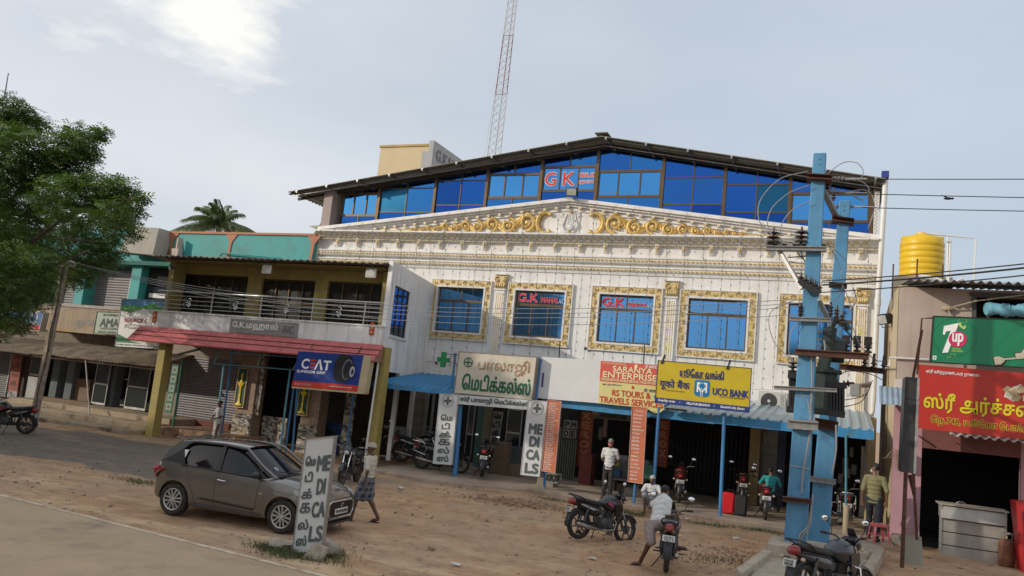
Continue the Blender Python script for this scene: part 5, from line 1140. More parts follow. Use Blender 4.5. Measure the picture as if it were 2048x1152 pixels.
# red banner
RB=mat('red_banner_vinyl',(.46,.028,.018),.42,var=.06,scale=1.2,bump=.25,bscale=3)
r,f=board('red_banner','large red vinyl banner with yellow Tamil shop name and heap of sweets',((1834,729),(2130,752),(2122,888),(1838,856)),-5.15,RB,.03)
YB=flat('banner_yellow',(.68,.56,.02),.5);DKR=flat('banner_dark_red',(.22,.015,.008),.5)
put(r,f,'ஸ்ரீ கூத்தாண்டவர் துணை',.055,.90,.38,.07,WHL,.002,align='L')
put(r,f,'ஸ்ரீ அர்ச்சனா',.045,.43,.86,.30,YB,.010,align='L',outline=(DKR,.02));put(r,f,'நெ.748, யூகோ பேங்க் அருகில்'.replace('நெ','ெந').replace('கோ','ேகா').replace('பே','ேப'),.10,.15,.95,.155,DKR,.003,align='L',outline=(YB,.014))
SW=flat('sweet_print',(.70,.66,.54),.5);SW2=flat('sweet_shadow',(.42,.33,.18),.5);rn=random.Random(4)
for k in range(26):
    s,t=.62+rn.uniform(0,.30),.70+rn.uniform(-.10,.10);w_,h_=.045,.05;a=rn.uniform(-.5,.5)
    b=MB();b.poly([f(s+w_*math.cos(a+q)*.9,t+h_*math.sin(a+q)*1.3,.008+k*.0006) for q in (0.3,1.9,3.5,5.0)],(0,.003,0));b.build('sweets_print',SW2 if k % 4==0 else SW,r)
# pole with an edge-on black hoarding, leaning rod
hd=thing('hoarding','black edge-on hoarding box on a tall rusty pole beside the red banner','hoarding',(1.5,-8.2,0))
a,b=at(1817,754,y=-8),at(1822,946,y=-8);x0,x1=at(1806,850,y=-8).x,at(1833,850,y=-8).x
mb=MB().poly([(at(1811,754,y=-8).x,-8,a.z),(at(1835,754,y=-8).x,-8,a.z),(at(1828,947,y=-8).x,-8,b.z),(at(1801,947,y=-8).x,-8,b.z)],(0,.9,0));mb.build('box',mat('black_hoarding',(.03,.03,.032),.5,var=.3,scale=3,bump=.1),hd)
mb=MB();q=at(1834,850,y=-8);mb.beam((q.x-.0,-8.02,a.z),(at(1828,946,y=-8).x+.01,-8.02,b.z),.03,.05,(1,0,0));mb.build('edge_angle',STEEL,hd)
mb=MB();g0=at(1803,1165,y=-8);mb.tube([(g0.x,-7.98,0),(at(1812,940,y=-8).x,-7.98,b.z)],.042,8);mb.build('pole',RUST,hd)
mb=MB().tube([at(1827,947,y=-7.6),at(1834,1080,y=-7.6)],.03,8);mb.tube([at(1822,950,y=-7.6),at(1828,995,y=-7.6)],[.08,.02],6);mb.build('second_pole',RUST,hd)
mb=MB().tube([at(1826,757,y=-6.5),at(1844,660,y=-6.5)],.035,6);mb.build('leaning_rod',RUST,label='thin rusty rod leaning above the black hoarding',cat='rod')
# little blue awning and wall basket on the pink wall
mb=MB();q=at(1797,797,y=-4.7);corrug_y(mb,q.x-.45,q.x+.35,-4.75,q.z-.18,RY-.04,q.z+.3,.13,.015,.01);mb.build('small_awning',mat('greyblue_tin',(.28,.36,.44),.5,.2),label='small blue-grey tin awning on the pink wall',cat='awning')
mb=MB();q=at(1795,918,y=-4.5);mb.box(q.x-.0,q.x+.3,-4.6,-4.25,q.z-.18,q.z+.22)
for k in range(5): mb.tube([(q.x+.15,-4.4,q.z+.1),(q.x-.1-.06*k,-4.5,q.z+.25-.07*k),(q.x-.25,-4.5,q.z+.02)],.008,4)
mb.build('electric_meter',mat('old_meter_box',(.28,.20,.13),.7,var=.3),label='old brown electricity meter box with loose wires on the pink wall',cat='meter box')
# counter, bench, cylinder, red cabinet, boards
ct=thing('steel_counter','grey stainless food counter in front of the dark shop door','counter',(3.3,-5.1,.1));cy=-5.3
A=at(1880,1012,y=cy);B=at(2015,1022,y=cy);C=at(1996,1126,y=cy);D=at(1886,1113,y=cy);zt=(A.z+B.z)/2;zb2=.12;STL=mat('dull_stainless',(.36,.34,.31),.45,.35,var=.15,scale=3,bump=.1,streak=((.18,.16,.13),.4))
n=4
for k in range(n):
    z0=zb2+(zt-zb2)*k/n;z1=zb2+(zt-zb2)*(k+1)/n-.02;mb=MB();e=.10 if k==n-1 else 0;mb.poly([(A.x-e*.3+.05,cy-e,z0),(B.x-.05+e*.3,cy-e,z0),(B.x-.05+e*.3,cy,z1),(A.x+.05-e*.3,cy,z1)],(0,.55,0));mb.build('panel',STL,ct,bevel=.008)
mb=MB().box(A.x-.03,B.x+.03,cy-.05,cy+.7,zt,zt+.03);mb.build('worktop',mat('pale_worktop',(.40,.34,.27),.5),ct)
for x_ in (A.x,B.x-.06): mb=MB().box(x_,x_+.05,cy-.03,cy+.02,.1,zt-.001);mb.build('leg',STEEL,ct)
bn=thing('wooden_bench','low dark bench beside the steel counter','bench',(2.6,-5.9,.1));mb=MB().cbox((0,0,.52),(.78,.34,.05));mb.build('seat',mat('worn_wood',(.12,.09,.07),.8,var=.3,scale=8),bn,bevel=.01)
for sx in (-1,1):
    for sy in (-1,1): mb=MB().tube([(sx*.33,sy*.12,.5),(sx*.37,sy*.15,0)],.025,6);mb.build('leg',MATS['worn_wood'],bn)
q=at(1867,1100,y=-6.2);bn.location=(q.x,-6.2,.12)
gc=thing('gas_cylinder','rusty brown gas cylinder beside the steel counter','gas cylinder',(0,0,0));mb=MB().lathe([(.13,0),(.13,.04),(.155,.05),(.175,.10),(.18,.2),(.18,.52),(.165,.60),(.11,.66),(.05,.68)],(0,0,0),24);mb.build('body',mat('rusty_cylinder',(.20,.085,.05),.65,.2,var=.4,scale=7,bump=.2),gc,smooth=50)
mb=MB();
for k in range(3): a=k*2.1;mb.beam((.10*math.cos(a),.10*math.sin(a),.62),(.10*math.cos(a),.10*math.sin(a),.78),.04,.01)
mb.lathe([(.115,0),(.115,.03),(.10,.03),(.10,0)],(0,0,.78),18);mb.build('collar',STEEL,gc);mb=MB().lathe([(.02,0),(.02,.08),(.035,.09),(.035,.12)],(0,0,.68),10);mb.build('valve',GOLD,gc)
q=at(2013,1140,y=-6.6);gc.location=(q.x,-6.6,q.z);gc.location.z=.12;q=at(2013,1137,z=.12);gc.location=q
fx=at(2035,1000,y=-6.6);mb=MB();tl=at(2030,1003,y=-6.2);bl=at(2045,1150,y=-6.2);mb.poly([(tl.x,-6.2,tl.z),(tl.x+.9,-6.2,tl.z+.05),(tl.x+.9,-6.2,.12),(bl.x,-6.2,.12)],(0,.6,0));rc=mb.build('drinks_cooler',mat('red_cooler_paint',(.42,.02,.025),.4,var=.1),label='red drinks cooler cut off by the right edge of the photograph',cat='cooler',bevel=.02)
mb=MB().poly([(tl.x+.14,-6.21,tl.z-.2),(tl.x+.8,-6.21,tl.z-.2),(tl.x+.85,-6.21,.3),(tl.x+.24,-6.21,.3)],(0,-.01,0));mb.build('cooler_window',GD,rc)
mb=MB();a,b,c,d=at(1806,1072,y=-7.4),at(1843,1074,y=-7.4),at(1850,1160,y=-7.4),at(1798,1160,y=-7.4);mb.poly([a,b,c,d],(0,.03,0));mb.build('leaning_board',mat('grey_weathered_board',(.30,.29,.24),.8,var=.15,streak=((.08,.10,.05),.6)),label='pale weathered board leaning at the foot of the rusty pole',cat='board')
mb=MB();a=at(1776,1065,z=.2);mb.box(RX0+.0,dx0-.1,RY-.55,RY-.04,0,.42);mb.build('door_step',CONC,label='crumbling concrete step under the pink wall',cat='step',bevel=.03)
mb=MB().box(dx0,7,-6.3,RY-.05,0,.12);mb.build('shop_apron',PADM,kind='structure')
# chair back glimpsed in the doorway
mb=MB();q=at(1922,1005,y=-4.0);pts=[(q.x+.16*math.cos(t_),-4.0,q.z-.2+.22*math.sin(t_)) for t_ in [math.pi*k/10 for k in range(11)]];mb.tube(pts,.012,6);mb.box(q.x-.15,q.x+.15,-4.0,-3.7,q.z-.45,q.z-.42);mb.tube([(q.x-.16,-4,q.z-.2),(q.x-.16,-4,.27)],.012,6);mb.tube([(q.x+.16,-4,q.z-.2),(q.x+.16,-4,.27)],.012,6);mb.build('chair',STEEL,label='round-backed metal chair just inside the dark shop doorway',cat='chair')
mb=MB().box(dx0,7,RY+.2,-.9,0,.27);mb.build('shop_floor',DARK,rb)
# faint posters on the drinks shop lintel, diagonal tie
mb=MB().tube([at(1912,886,y=-4.6),at(1955,905,y=-4.6)],.012,5);mb.tube([at(1838,872,y=-5),at(1872,895,y=-4.3)],.02,5);mb.build('tie_rod',RUST,label='thin tie rods below the red banner',cat='rod')
# ------------------------------------------------------------------ awnings, shop fronts and signs under the hall
AWB=mat('blue_painted_sheet',(.035,.22,.44),.42,.1,var=.15,scale=3,bump=.1,col2=(.10,.16,.20),thr=(.55,.68))
AWL=mat('faded_blue_sheet',(.34,.44,.50),.38,.25,var=.15,scale=3,bump=.1,col2=(.40,.42,.42),thr=(.5,.65))
def awning(name,lab,segs,y0,y1,drop,pitch=.245):
    """trapezoidal ribbed sheets sloping from the wall to a blue painted drip edge"""
    r=thing(name,lab,'awning',((segs[0][0]+segs[-1][1])/2,(y0+y1)/2,0))
    for xa,xb,za,zb,ztop,m in segs:
        def prof(x): # rib shape
            p=((x-xa) % pitch)/pitch;return 0 if p<.62 else .045*min(1,(p-.62)/.08) if p<.90 else .045*max(0,(1-p)/.10)
        xs=[xa];x=xa
        while x<xb-.001:
            for p in (.62,.70,.90,1.0):
                q=x+pitch*p
                if q<xb: xs.append(q)
            x+=pitch
        xs.append(xb);vs=[];fs=[]
        for x in xs:
            t=(x-xa)/(xb-xa);ze=za+(zb-za)*t;a=prof(x+1e-5)
            vs+=[(x,y0-.02,ze-drop+.0),(x,y0,ze+a),(x,y0+.14,ze+.05+a),(x,y1,ztop+a)]
        f1=[];f2=[]
        for i in range(len(xs)-1):
            k=i*4;f1.append((k,k+4,k+5,k+1));f2+=[(k+1,k+5,k+6,k+2),(k+2,k+6,k+7,k+3)]
        mb=MB();mb.m=0;mb.add(vs,f1);mb.m=1;mb.add(vs,f2);o=mb.build('sheet',[AWB,m],r)
        md=o.modifiers.new('thick','SOLIDIFY');md.thickness=.006
    return r
AY=-4.55
def zz(px,py,y=AY): return at(px,py,y=y).z
z_a,z_b=zz(1090,800),zz(1748,868)
x_l,x_m,x_r=at(1085,800,y=AY).x,at(1330,820,y=AY).x,at(1748,880,y=AY).x
segs=[];xs=[x_l,-6.4,-4.75,-3.2,-1.6,x_r]
for a,b in zip(xs,xs[1:]): segs.append((a,b-.004,2.98+random.uniform(-.015,.015),2.98+random.uniform(-.015,.015),3.56,AWL if a>-5 else AWB))
awr=awning('corrugated_awning','faded blue ribbed sheet awning over the right-hand shops',segs,AY,-.02,.24)
AYL=-4.9;xa,xb=at(738,772,y=AYL).x,at(925,787,y=AYL).x
awl=awning('corrugated_awning','bright blue ribbed sheet awning beside the tyre advert',[(xa,(xa+xb)/2,2.93,2.93,3.42,AWB),((xa+xb)/2+.003,xb+1.0,2.93,2.93,3.42,AWB)],AYL,-1.6,.16)
for (xa_,xb_,y) in ((x_l,x_r,AY+.2),(xa,xb+.8,AYL+.2)): mb=MB().box(xa_,xb_,y,y+.05,2.82,2.88);mb.build('awning_beam',BLUEP,awr if y==AY+.2 else awl)
# back walls and shop fronts
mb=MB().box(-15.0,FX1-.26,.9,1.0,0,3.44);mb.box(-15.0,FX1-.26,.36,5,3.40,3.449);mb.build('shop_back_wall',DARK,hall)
def sbox(name,px0,px1,y,z0,z1,th,m,parent=hall,**k):
    a=at(px0,880,y=y).x;b=at(px1,880,y=y).x;mb=MB().box(min(a,b),max(a,b),y,y+th,z0,z1);return mb.build(name,m,parent,**k)
SF=-.25
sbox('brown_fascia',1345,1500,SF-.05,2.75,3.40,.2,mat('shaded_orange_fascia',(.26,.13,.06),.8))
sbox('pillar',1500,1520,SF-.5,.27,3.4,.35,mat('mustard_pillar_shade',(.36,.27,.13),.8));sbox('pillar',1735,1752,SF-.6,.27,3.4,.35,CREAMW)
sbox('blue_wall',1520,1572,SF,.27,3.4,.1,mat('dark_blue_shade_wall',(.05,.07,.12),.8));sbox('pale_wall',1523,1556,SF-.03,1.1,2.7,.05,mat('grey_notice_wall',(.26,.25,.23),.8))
a=at(1345,880,y=-.1).x;b=at(1498,880,y=-.1).x;k=0;x=a
grille=thing('folding_grille',None,None,((a+b)/2,-.1,.27));grille.parent=hall;grille.location=ORG[grille]-ORG[hall]
gm=MB();gm.box(0,.025,0,.03,0,2.5);gme=gm.mesh('grille_bar',mat('black_iron',(.03,.03,.03),.5,.5))
while x<b: share(gme,'grille_bar',grille,V(x,-.1,.27)-ORG[grille]);x+=.14
for z in (.5,1.5,2.5): mb=MB().box(a,b,-.12,-.1,z,z+.03);mb.build('grille_rail',MATS['black_iron'],grille)
# parallel slat wall and stacked letters beside the orange price board
a=at(1098,900,y=-1.2).x;b=at(1150,900,y=-1.2).x;sl_=thing('slatted_partition','grey-green slatted partition behind the orange service board','partition',((a+b)/2,-1.2,.27));gm=MB();gm.box(0,.05,0,.03,0,1.75);gme=gm.mesh('slat',mat('greygreen_slat',(.15,.16,.13),.7));x=a
while x<b: share(gme,'slat',sl_,V(x,-1.2,.27)-ORG[sl_]);x+=.085
mb=MB().box(a,b,-1.16,-1.12,.27,3.3);mb.build('backing',DARK,sl_)
GYB=mat('grey_sticker',(.32,.31,.29),.7)
r,f=board('letter_panel','small grey window stickers spelling med beside the slatted partition',((1128,838),(1158,841),(1153,880),(1124,877)),-1.25,mat('dark_letter_panel',(.06,.06,.06)),.03)
for s,t,ch in ((.25,.75,'P'),(.72,.75,'M'),(.72,.28,'E'),(.25,.28,'D')): patch(r,f,s-.2,s+.2,t-.2,t+.2,GYB,.006,'sticker');put(r,f,ch,s,t,.26,.28,BLACK,.012,d=.014)
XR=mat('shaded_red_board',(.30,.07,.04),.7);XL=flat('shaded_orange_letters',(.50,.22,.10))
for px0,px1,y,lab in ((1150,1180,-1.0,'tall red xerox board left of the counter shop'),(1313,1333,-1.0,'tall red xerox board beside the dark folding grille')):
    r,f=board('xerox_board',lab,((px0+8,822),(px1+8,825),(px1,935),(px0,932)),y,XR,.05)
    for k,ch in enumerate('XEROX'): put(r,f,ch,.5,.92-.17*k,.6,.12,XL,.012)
r,f=board('hanging_board','dull cream board reading we dont use hanging inside the copy shop',((1184,822),(1262,829),(1260,843),(1182,836)),-2.0,mat('dull_cream_board',(.20,.17,.13),.8),.03)
put(r,f,'WE DONT USE',.55,.5,.7,.5,BLACK,.008)
# copy shop counter and goods
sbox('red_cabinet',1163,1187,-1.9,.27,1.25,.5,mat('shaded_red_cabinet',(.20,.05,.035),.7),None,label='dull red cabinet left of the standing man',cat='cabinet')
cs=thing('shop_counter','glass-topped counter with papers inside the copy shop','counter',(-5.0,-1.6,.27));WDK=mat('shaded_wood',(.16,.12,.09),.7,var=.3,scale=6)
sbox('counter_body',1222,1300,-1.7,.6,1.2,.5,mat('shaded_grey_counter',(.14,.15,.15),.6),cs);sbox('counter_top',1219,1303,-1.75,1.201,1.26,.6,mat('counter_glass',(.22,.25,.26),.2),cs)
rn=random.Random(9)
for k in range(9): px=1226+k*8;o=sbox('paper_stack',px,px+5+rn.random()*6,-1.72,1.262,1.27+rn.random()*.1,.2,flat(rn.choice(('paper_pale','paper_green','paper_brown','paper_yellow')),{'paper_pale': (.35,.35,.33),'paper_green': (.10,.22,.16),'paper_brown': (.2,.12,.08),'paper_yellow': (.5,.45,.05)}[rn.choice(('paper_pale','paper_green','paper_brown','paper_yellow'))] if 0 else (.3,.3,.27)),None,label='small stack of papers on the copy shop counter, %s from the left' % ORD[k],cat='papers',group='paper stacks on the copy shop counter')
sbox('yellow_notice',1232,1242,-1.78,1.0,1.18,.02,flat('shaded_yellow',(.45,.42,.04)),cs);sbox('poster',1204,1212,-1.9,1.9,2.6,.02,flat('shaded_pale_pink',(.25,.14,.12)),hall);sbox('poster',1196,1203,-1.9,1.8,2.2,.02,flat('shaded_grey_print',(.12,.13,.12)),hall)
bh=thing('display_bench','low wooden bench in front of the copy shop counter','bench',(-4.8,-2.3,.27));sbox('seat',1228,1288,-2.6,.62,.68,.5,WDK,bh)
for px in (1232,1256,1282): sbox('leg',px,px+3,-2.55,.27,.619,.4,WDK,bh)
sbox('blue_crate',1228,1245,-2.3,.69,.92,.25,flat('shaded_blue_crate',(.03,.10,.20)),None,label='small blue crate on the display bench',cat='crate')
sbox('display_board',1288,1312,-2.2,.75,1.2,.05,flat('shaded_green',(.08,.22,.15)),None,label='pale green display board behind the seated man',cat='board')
# medical shop interior
glazed(hall,941,955,.27,2.7,-.6);glazed(hall,845,868,.3,2.75,-.5);glazed(hall,1020,1050,.9,2.5,-1.0,nm='display_case')
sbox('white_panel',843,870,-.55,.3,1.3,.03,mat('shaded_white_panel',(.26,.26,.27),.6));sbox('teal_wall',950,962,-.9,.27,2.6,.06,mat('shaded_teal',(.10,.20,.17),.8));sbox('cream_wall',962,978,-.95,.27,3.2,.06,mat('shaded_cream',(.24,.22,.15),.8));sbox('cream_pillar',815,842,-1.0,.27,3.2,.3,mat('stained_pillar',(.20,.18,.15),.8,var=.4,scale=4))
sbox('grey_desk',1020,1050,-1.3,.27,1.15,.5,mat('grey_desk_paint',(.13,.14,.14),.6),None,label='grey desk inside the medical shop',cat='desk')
r,f=board('tamil_strip','black and grey vertical Tamil letter strip inside the medical shop',((988,822),(1006,824),(994,912),(975,910)),-1.3,GYB,.03)
for k,ch in enumerate(('ெம','டி','க்','க','ல்')): put(r,f,ch,.5,.9-.19*k,.7,.13,BLACK,.012)
CARD=mat('brown_carton',(.19,.13,.085),.85,var=.15,scale=4)
for k,(px0,px1,z0,z1,y,lab) in enumerate(((985,1018,.27,.78,-2.6,'lower brown carton in the stack beside the medical shop desk'),(989,1016,.785,1.35,-2.5,'upper brown carton of the stack beside the medical shop desk'),(962,984,.27,1.0,-2.3,'tall brown carton behind the rear-facing motorcycle'),(1020,1046,.27,.65,-2.5,'flat brown carton below the medicals board'))):
    sbox('carton',px0,px1,y,z0,z1,.4,CARD,None,label=lab,cat='carton',bevel=.01)
def acunit(name,lab,px,py,y,w=.82,h=.56,yaw=0,m=None):
    r=thing(name,lab,'air conditioner',(0,0,0));m=m or mat('ac_casing',(.52,.51,.48),.5,var=.08,bump=.05)
    mb=MB().box(-w/2,w/2,-.15,.15,0,h);mb.build('casing',m,r,bevel=.015)
    mb=MB();R_=Matrix.Rotation(math.pi/2,3,'X')
    for q in range(9): rr=.03+q*(h*.4-.03)/8;mb.lathe([(rr,0),(rr,.006),(rr-.008,.006),(rr-.008,0)],(-w*.1,-.152,h*.5),24,R_,False)
    for q in range(8): a=q*math.pi/4;mb.beam((-w*.1,-.16,h*.5),(-w*.1+h*.4*math.cos(a),-.16,h*.5+h*.4*math.sin(a)),.004,.004)
    mb.build('fan_grille',mat('dark_grille',(.10,.10,.10),.5),r);mb=MB()
    for q in range(5): a=q*1.257;mb.cbox((-w*.1+h*.2*math.cos(a),-.151,h*.5+h*.2*math.sin(a)),(h*.34,.004,h*.16),Matrix.Rotation(-a,3,'Y'))
    mb.lathe([(h*.41,0),(h*.41,.002)],(-w*.1,-.149,h*.5),28,R_)
    mb.build('fan',mat('fan_dark',(.045,.045,.045),.5),r);mb=MB().lathe([(.05,0),(.05,.01)],(-w*.1,-.165,h*.5),14,R_);mb.build('hub',m,r)
    mb=MB()
    for q in range(11): mb.box(w/2-.16,w/2-.04,-.158,-.151,.06+q*(h-.12)/11,.06+q*(h-.12)/11+.012)
    mb.build('louvre',MATS['dark_grille'],r)
    r.location=at(px,py,y=y);r.rotation_euler.z=yaw;return r
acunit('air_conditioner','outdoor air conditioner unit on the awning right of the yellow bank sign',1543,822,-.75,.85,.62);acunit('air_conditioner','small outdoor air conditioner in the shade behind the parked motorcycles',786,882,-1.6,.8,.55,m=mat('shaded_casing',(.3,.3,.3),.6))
mb=MB();q=at(1514,820,y=-.9)
for k in range(8): mb.box(q.x-.09,q.x+.09,-.95,-.93,q.z-.25+k*.07,q.z-.25+k*.07+.045)
mb.box(q.x-.1,q.x-.09,-.95,-.92,q.z-.27,q.z+.32);mb.box(q.x+.09,q.x+.1,-.95,-.92,q.z-.27,q.z+.32);mb.build('condenser_guard',WHITE,label='white louvred guard at the left side of the rooftop air conditioner',cat='guard')
mb=MB();a,b=at(1502,778,y=-.3),at(1590,781,y=-.3);mb.tube([a,b],.02,6);mb.box(at(1523,780,y=-.3).x,at(1575,780,y=-.3).x,-.3,-.02,at(1550,800,y=-.3).z,at(1550,783,y=-.3).z);mb.build('cable_shelf',WHITE,hall)
# posts
def post(lab,t,b,y,r=.045,m=BLUEP,base=None,z0=None):
    a=at(*t,y=y);g=at(*b,y=y);zz_=PLAT if z0 is None else z0;g=a+(g-a)*((zz_-a.z)/(g.z-a.z));mb=MB().tube([g,a],r,10);o=mb.build('awning_post',m,label=lab,cat='post',smooth=40);return g,a
post('blue awning post right of the orange service board',(1318,815),(1306,985),-4.75,.055);post('blue awning post behind the red suitcase',(1449,826),(1440,1032),-4.9,.05)
post('thick blue post behind the white Tamil medicals panel',(921,800),(909,958),-4.9,.085);post('short blue post on a concrete block under the left orange board',(1090,935),(1089,968),-4.6,.04);post('short blue post on a block under the right orange board',(1271,960),(1269,988),-4.9,.04);post('slim blue post between the pole pair and the olive-shirted man',(1692,870),(1692,995),-4.6,.03,m=flat('teal_post',(.06,.22,.28)),z0=.8)
mb=MB();q=at(1691,1062,y=-4.6);mb.tube([(q.x,-4.6,.25),(q.x,-4.6,1.0)],.075,12);mb.build('concrete_footing',mat('tan_footing',(.36,.29,.2),.85),label='tan concrete pipe footing of the slim blue post',cat='footing')
for px,py,lab in ((1093,970,'concrete block under the short post of the left orange board'),(1267,990,'concrete block under the short post of the right orange board')):
    q=at(px,py,z=.3);mb=MB().box(q.x-.28,q.x+.28,q.y-.15,q.y+.25,.26,.50);mb.build('concrete_block',CONC,label=lab,cat='block',bevel=.02)
r,f=board('painted_sign','low grey board with stray black letters beside the concrete block',((1092,945),(1125,948),(1120,968),(1090,966)),-4.3,mat('shaded_grey_board',(.22,.21,.18),.8),.03);put(r,f,'K!IQ!X',.5,.5,.85,.7,BLACK,.01)
# Balaji light box
CRB=mat('yellowed_lightbox',(.60,.55,.45),.5,var=.06,scale=3,bump=.1,streak=((.34,.25,.15),.5));PEEL=mat('peeled_brown_letters',(.33,.20,.12),.8,var=.5,scale=14,col2=(.55,.48,.38),thr=(.5,.6));GRN=flat('bottle_green_letters',(.012,.13,.065),.5)
r,f=board('lightbox_sign','yellowed cream medical shop light box with peeling upper Tamil line',((919,704),(1073,714),(1063,800),(909,785)),-5.05,CRB,.26,mat('weathered_box_edge',(.22,.20,.17),.7),.02)
put(r,f,'பாலாஜி',.60,.70,.66,.36,PEEL,.012);put(r,f,'ெமடிக்கல்ஸ்',.53,.29,.88,.38,GRN,.016)
mb=MB();R_=Matrix.Rotation(math.pi/2,3,'X')
c_=f(.135,.76,.01);mb.lathe([(.155,0),(.155,.008),(.132,.008),(.132,0)],c_,28,R_,False);mb.build('ring_mark',GRN,r);patch(r,f,.128,.142,.65,.87,GRN,.02,'cross_bar');patch(r,f,.085,.185,.745,.775,GRN,.024,'cross_bar')
mb=MB()
for p_,q_ in (((911,706),(901,800)),((1082,718),(1070,815))): mb.tube([at(*p_,y=-4.75),at(*q_,y=-4.75)],.04,8)
mb.build('support_post',BLUEP,r)
# green cross sign on a bracket
gcx=thing('green_cross','small green pharmacy cross on a bracket left of the cream light box','cross sign',(0,0,0));q=at(885,719,y=-4.9);GC=flat('cross_green',(.012,.22,.07),.4)
mb=MB().poly([V(x,0,z) for x,z in ((-.07,-.25),(.07,-.25),(.07,-.08),(.21,-.06),(.21,.07),(.07,.05),(.07,.25),(-.07,.25),(-.07,.07),(-.21,.07),(-.21,-.06),(-.07,-.08))],(0,.14,0));mb.build('cross',GC,gcx,bevel=.008);mb=MB().tube([(.1,.1,.2),(.50,.12,.19)],.014,6);mb.tube([(.3,.12,.19),(.52,.12,-.25)],.010,6);mb.build('bracket',BLACK,gcx);gcx.location=q
# white sign arch under the light box
WB=mat('white_sign_panel',(.60,.61,.61),.45,var=.04,bump=.03);GRL=flat('dark_grey_letters',(.10,.12,.12),.5);GRE=flat('grey_letter_edge',(.28,.31,.31))
arch=[]
def vpanel(lab,quad,y): return board('medicals_panel',lab,quad,y,WB,.06,mat('panel_edge',(.5,.5,.5),.5),.01)
r,f=vpanel('white vertical Tamil medicals panel left of the shop entrance',((881,787),(915,789),(904,929),(865,927)),-5.15)
def cross(r,f,s,t,sz): 
    w_,h_=sz/f.w,sz/f.h;c_=f(s,t,.008);mb=MB().lathe([(sz*1.25,0),(sz*1.25,.004),(sz*1.17,.004),(sz*1.17,0)],c_,24,Matrix.Rotation(math.pi/2,3,'X'),False);mb.build('ring_mark',GRL,r);patch(r,f,s-w_*.24,s+w_*.24,t-h_*.85,t+h_*.85,GRL,.008,'cross_bar');patch(r,f,s-w_*.85,s+w_*.85,t-h_*.24,t+h_*.24,GRL,.012,'cross_bar')
cross(r,f,.48,.90,.16)
for ch,t in (('ெம',.66),('டி',.54),('க்',.42),('க',.31),('ல்',.195),('ஸ்',.08)): put(r,f,ch,.5,t,.62 if ch != 'டி' else .42,.085,GRL,.012)
r,f=vpanel('white vertical medicals panel right of the shop entrance',((1056,800),(1095,803),(1078,953),(1042,949)),-5.15)
cross(r,f,.52,.895,.16)
for ch,t in (('ME',.62),('DI',.45),('CA',.275),('LS',.095)): put(r,f,ch,.55,t,.68 if ch != 'DI' else .48,.125,GRL,.02)
r,f=board('shop_name_board','white horizontal Tamil name board under the cream light box',((916,789),(1062,801),(1062,820),(914,808)),-5.10,WB,.04);put(r,f,'ஸ்ரீ பாலாஜி ெமடிக்கல்ஸ்',.5,.52,.92,.66,GRL,.010)
# orange service boards
ORG_=mat('orange_vinyl',(.55,.16,.075),.5,var=.05);PK=flat('pale_board_text',(.75,.55,.48),.6)
W1=['XEROX','LAMINATION','PRINT OUT','SCANNING','EMAIL','FAX','PASSPORT','PAN CARD','TRAIN TICKET','BUS TICKET','TELECOM BILL','EB BILL','LIC','BIRTHDAY','SPIRAL','RECHARGE','DTH','INSURANCE','PF','AADHAR','VOTER ID','ONLINE','GST','STAMPS','TYPING','BROWSING','STATIONERY','FLEX','GIFTS']
W2=['ஆன்லைன்','சேவை','ஜெராக்ஸ்','பிரிண்ட்','ஸ்கேன்','லேமினேஷன்','Pan / Passport','போட்டோ','ரயில் டிக்கெட்','பஸ் டிக்கெட்','இன்சூரன்ஸ்','ஆதார்','வாக்காளர்','மின்சாரம்','பட்டா சிட்டா','ரீசார்ஜ்','டைப்பிங்','கூரியர்','பரிசுகள்']
for lab,quad,words in (('orange English service list board beside the white medicals panel',((1096,800),(1122,803),(1109,946),(1084,941)),W1),('orange Tamil service list board under the red and yellow banner',((1265,813),(1293,816),(1285,967),(1256,963)),W2)):
    r,f=board('service_board',lab,quad,-5.2 if words is W1 else -5.0,ORG_,.04,flat('board_pink_edge',(.6,.38,.32)),.012);n=len(words);rn=random.Random(n)
    for k,wd_ in enumerate(words): put(r,f,wd_,.10,.97-.955*(k+.5)/n,rn.uniform(.45,.8),.55/n,PK,.0035,align='L',d=.006)
# white and coloured tarpaulin banner of the travel shop
TY_=-4.75
WT=mat('white_tarpaulin',(.66,.67,.67),.4,var=.04,scale=2,bump=.7,bscale=2.2)
r,f=board('white_tarpaulin','plain wrinkled white tarpaulin between the cream light box and the red banner',((1084,713),(1208,722),(1200,806),(1075,797)),TY_,WT,.02)
b=MB();b.box(f(0.045,0).x,f(.07,0).x,TY_-.02,TY_-.001,f(0,.28).z,f(0,.62).z);b.build('blue_strip',flat('deep_blue_strip',(.02,.03,.22)),r)
RT_=mat('red_tarpaulin',(.62,.10,.07),.45,var=.04,bump=.3,bscale=3);YT_=mat('yellow_tarpaulin',(.66,.60,.25),.45,var=.04,bump=.3,bscale=3);CRY=flat('cream_yellow_letters',(.80,.72,.42));RLT=flat('brick_red_letters',(.55,.06,.03));NV=flat('navy_letters',(.02,.03,.14),.5)
r,f=board('travel_banner','red and yellow travel and enterprise banner behind the bank sign',((1202,722),(1332,731),(1328,820),(1196,806)),TY_-.03,YT_,.02)
patch(r,f,0,1,.52,1,RT_,.003);put(r,f,'SARANYA',.50,.84,.60,.13,CRY,.005,d=.01);put(r,f,'ENTERPRISES',.50,.69,.90,.14,CRY,.005,d=.01);put(r,f,'ONLINE SERVICES, MOBILE SERVICES, STAGE DECORATIONS',.5,.57,.96,.06,CRY,.003,d=.01)
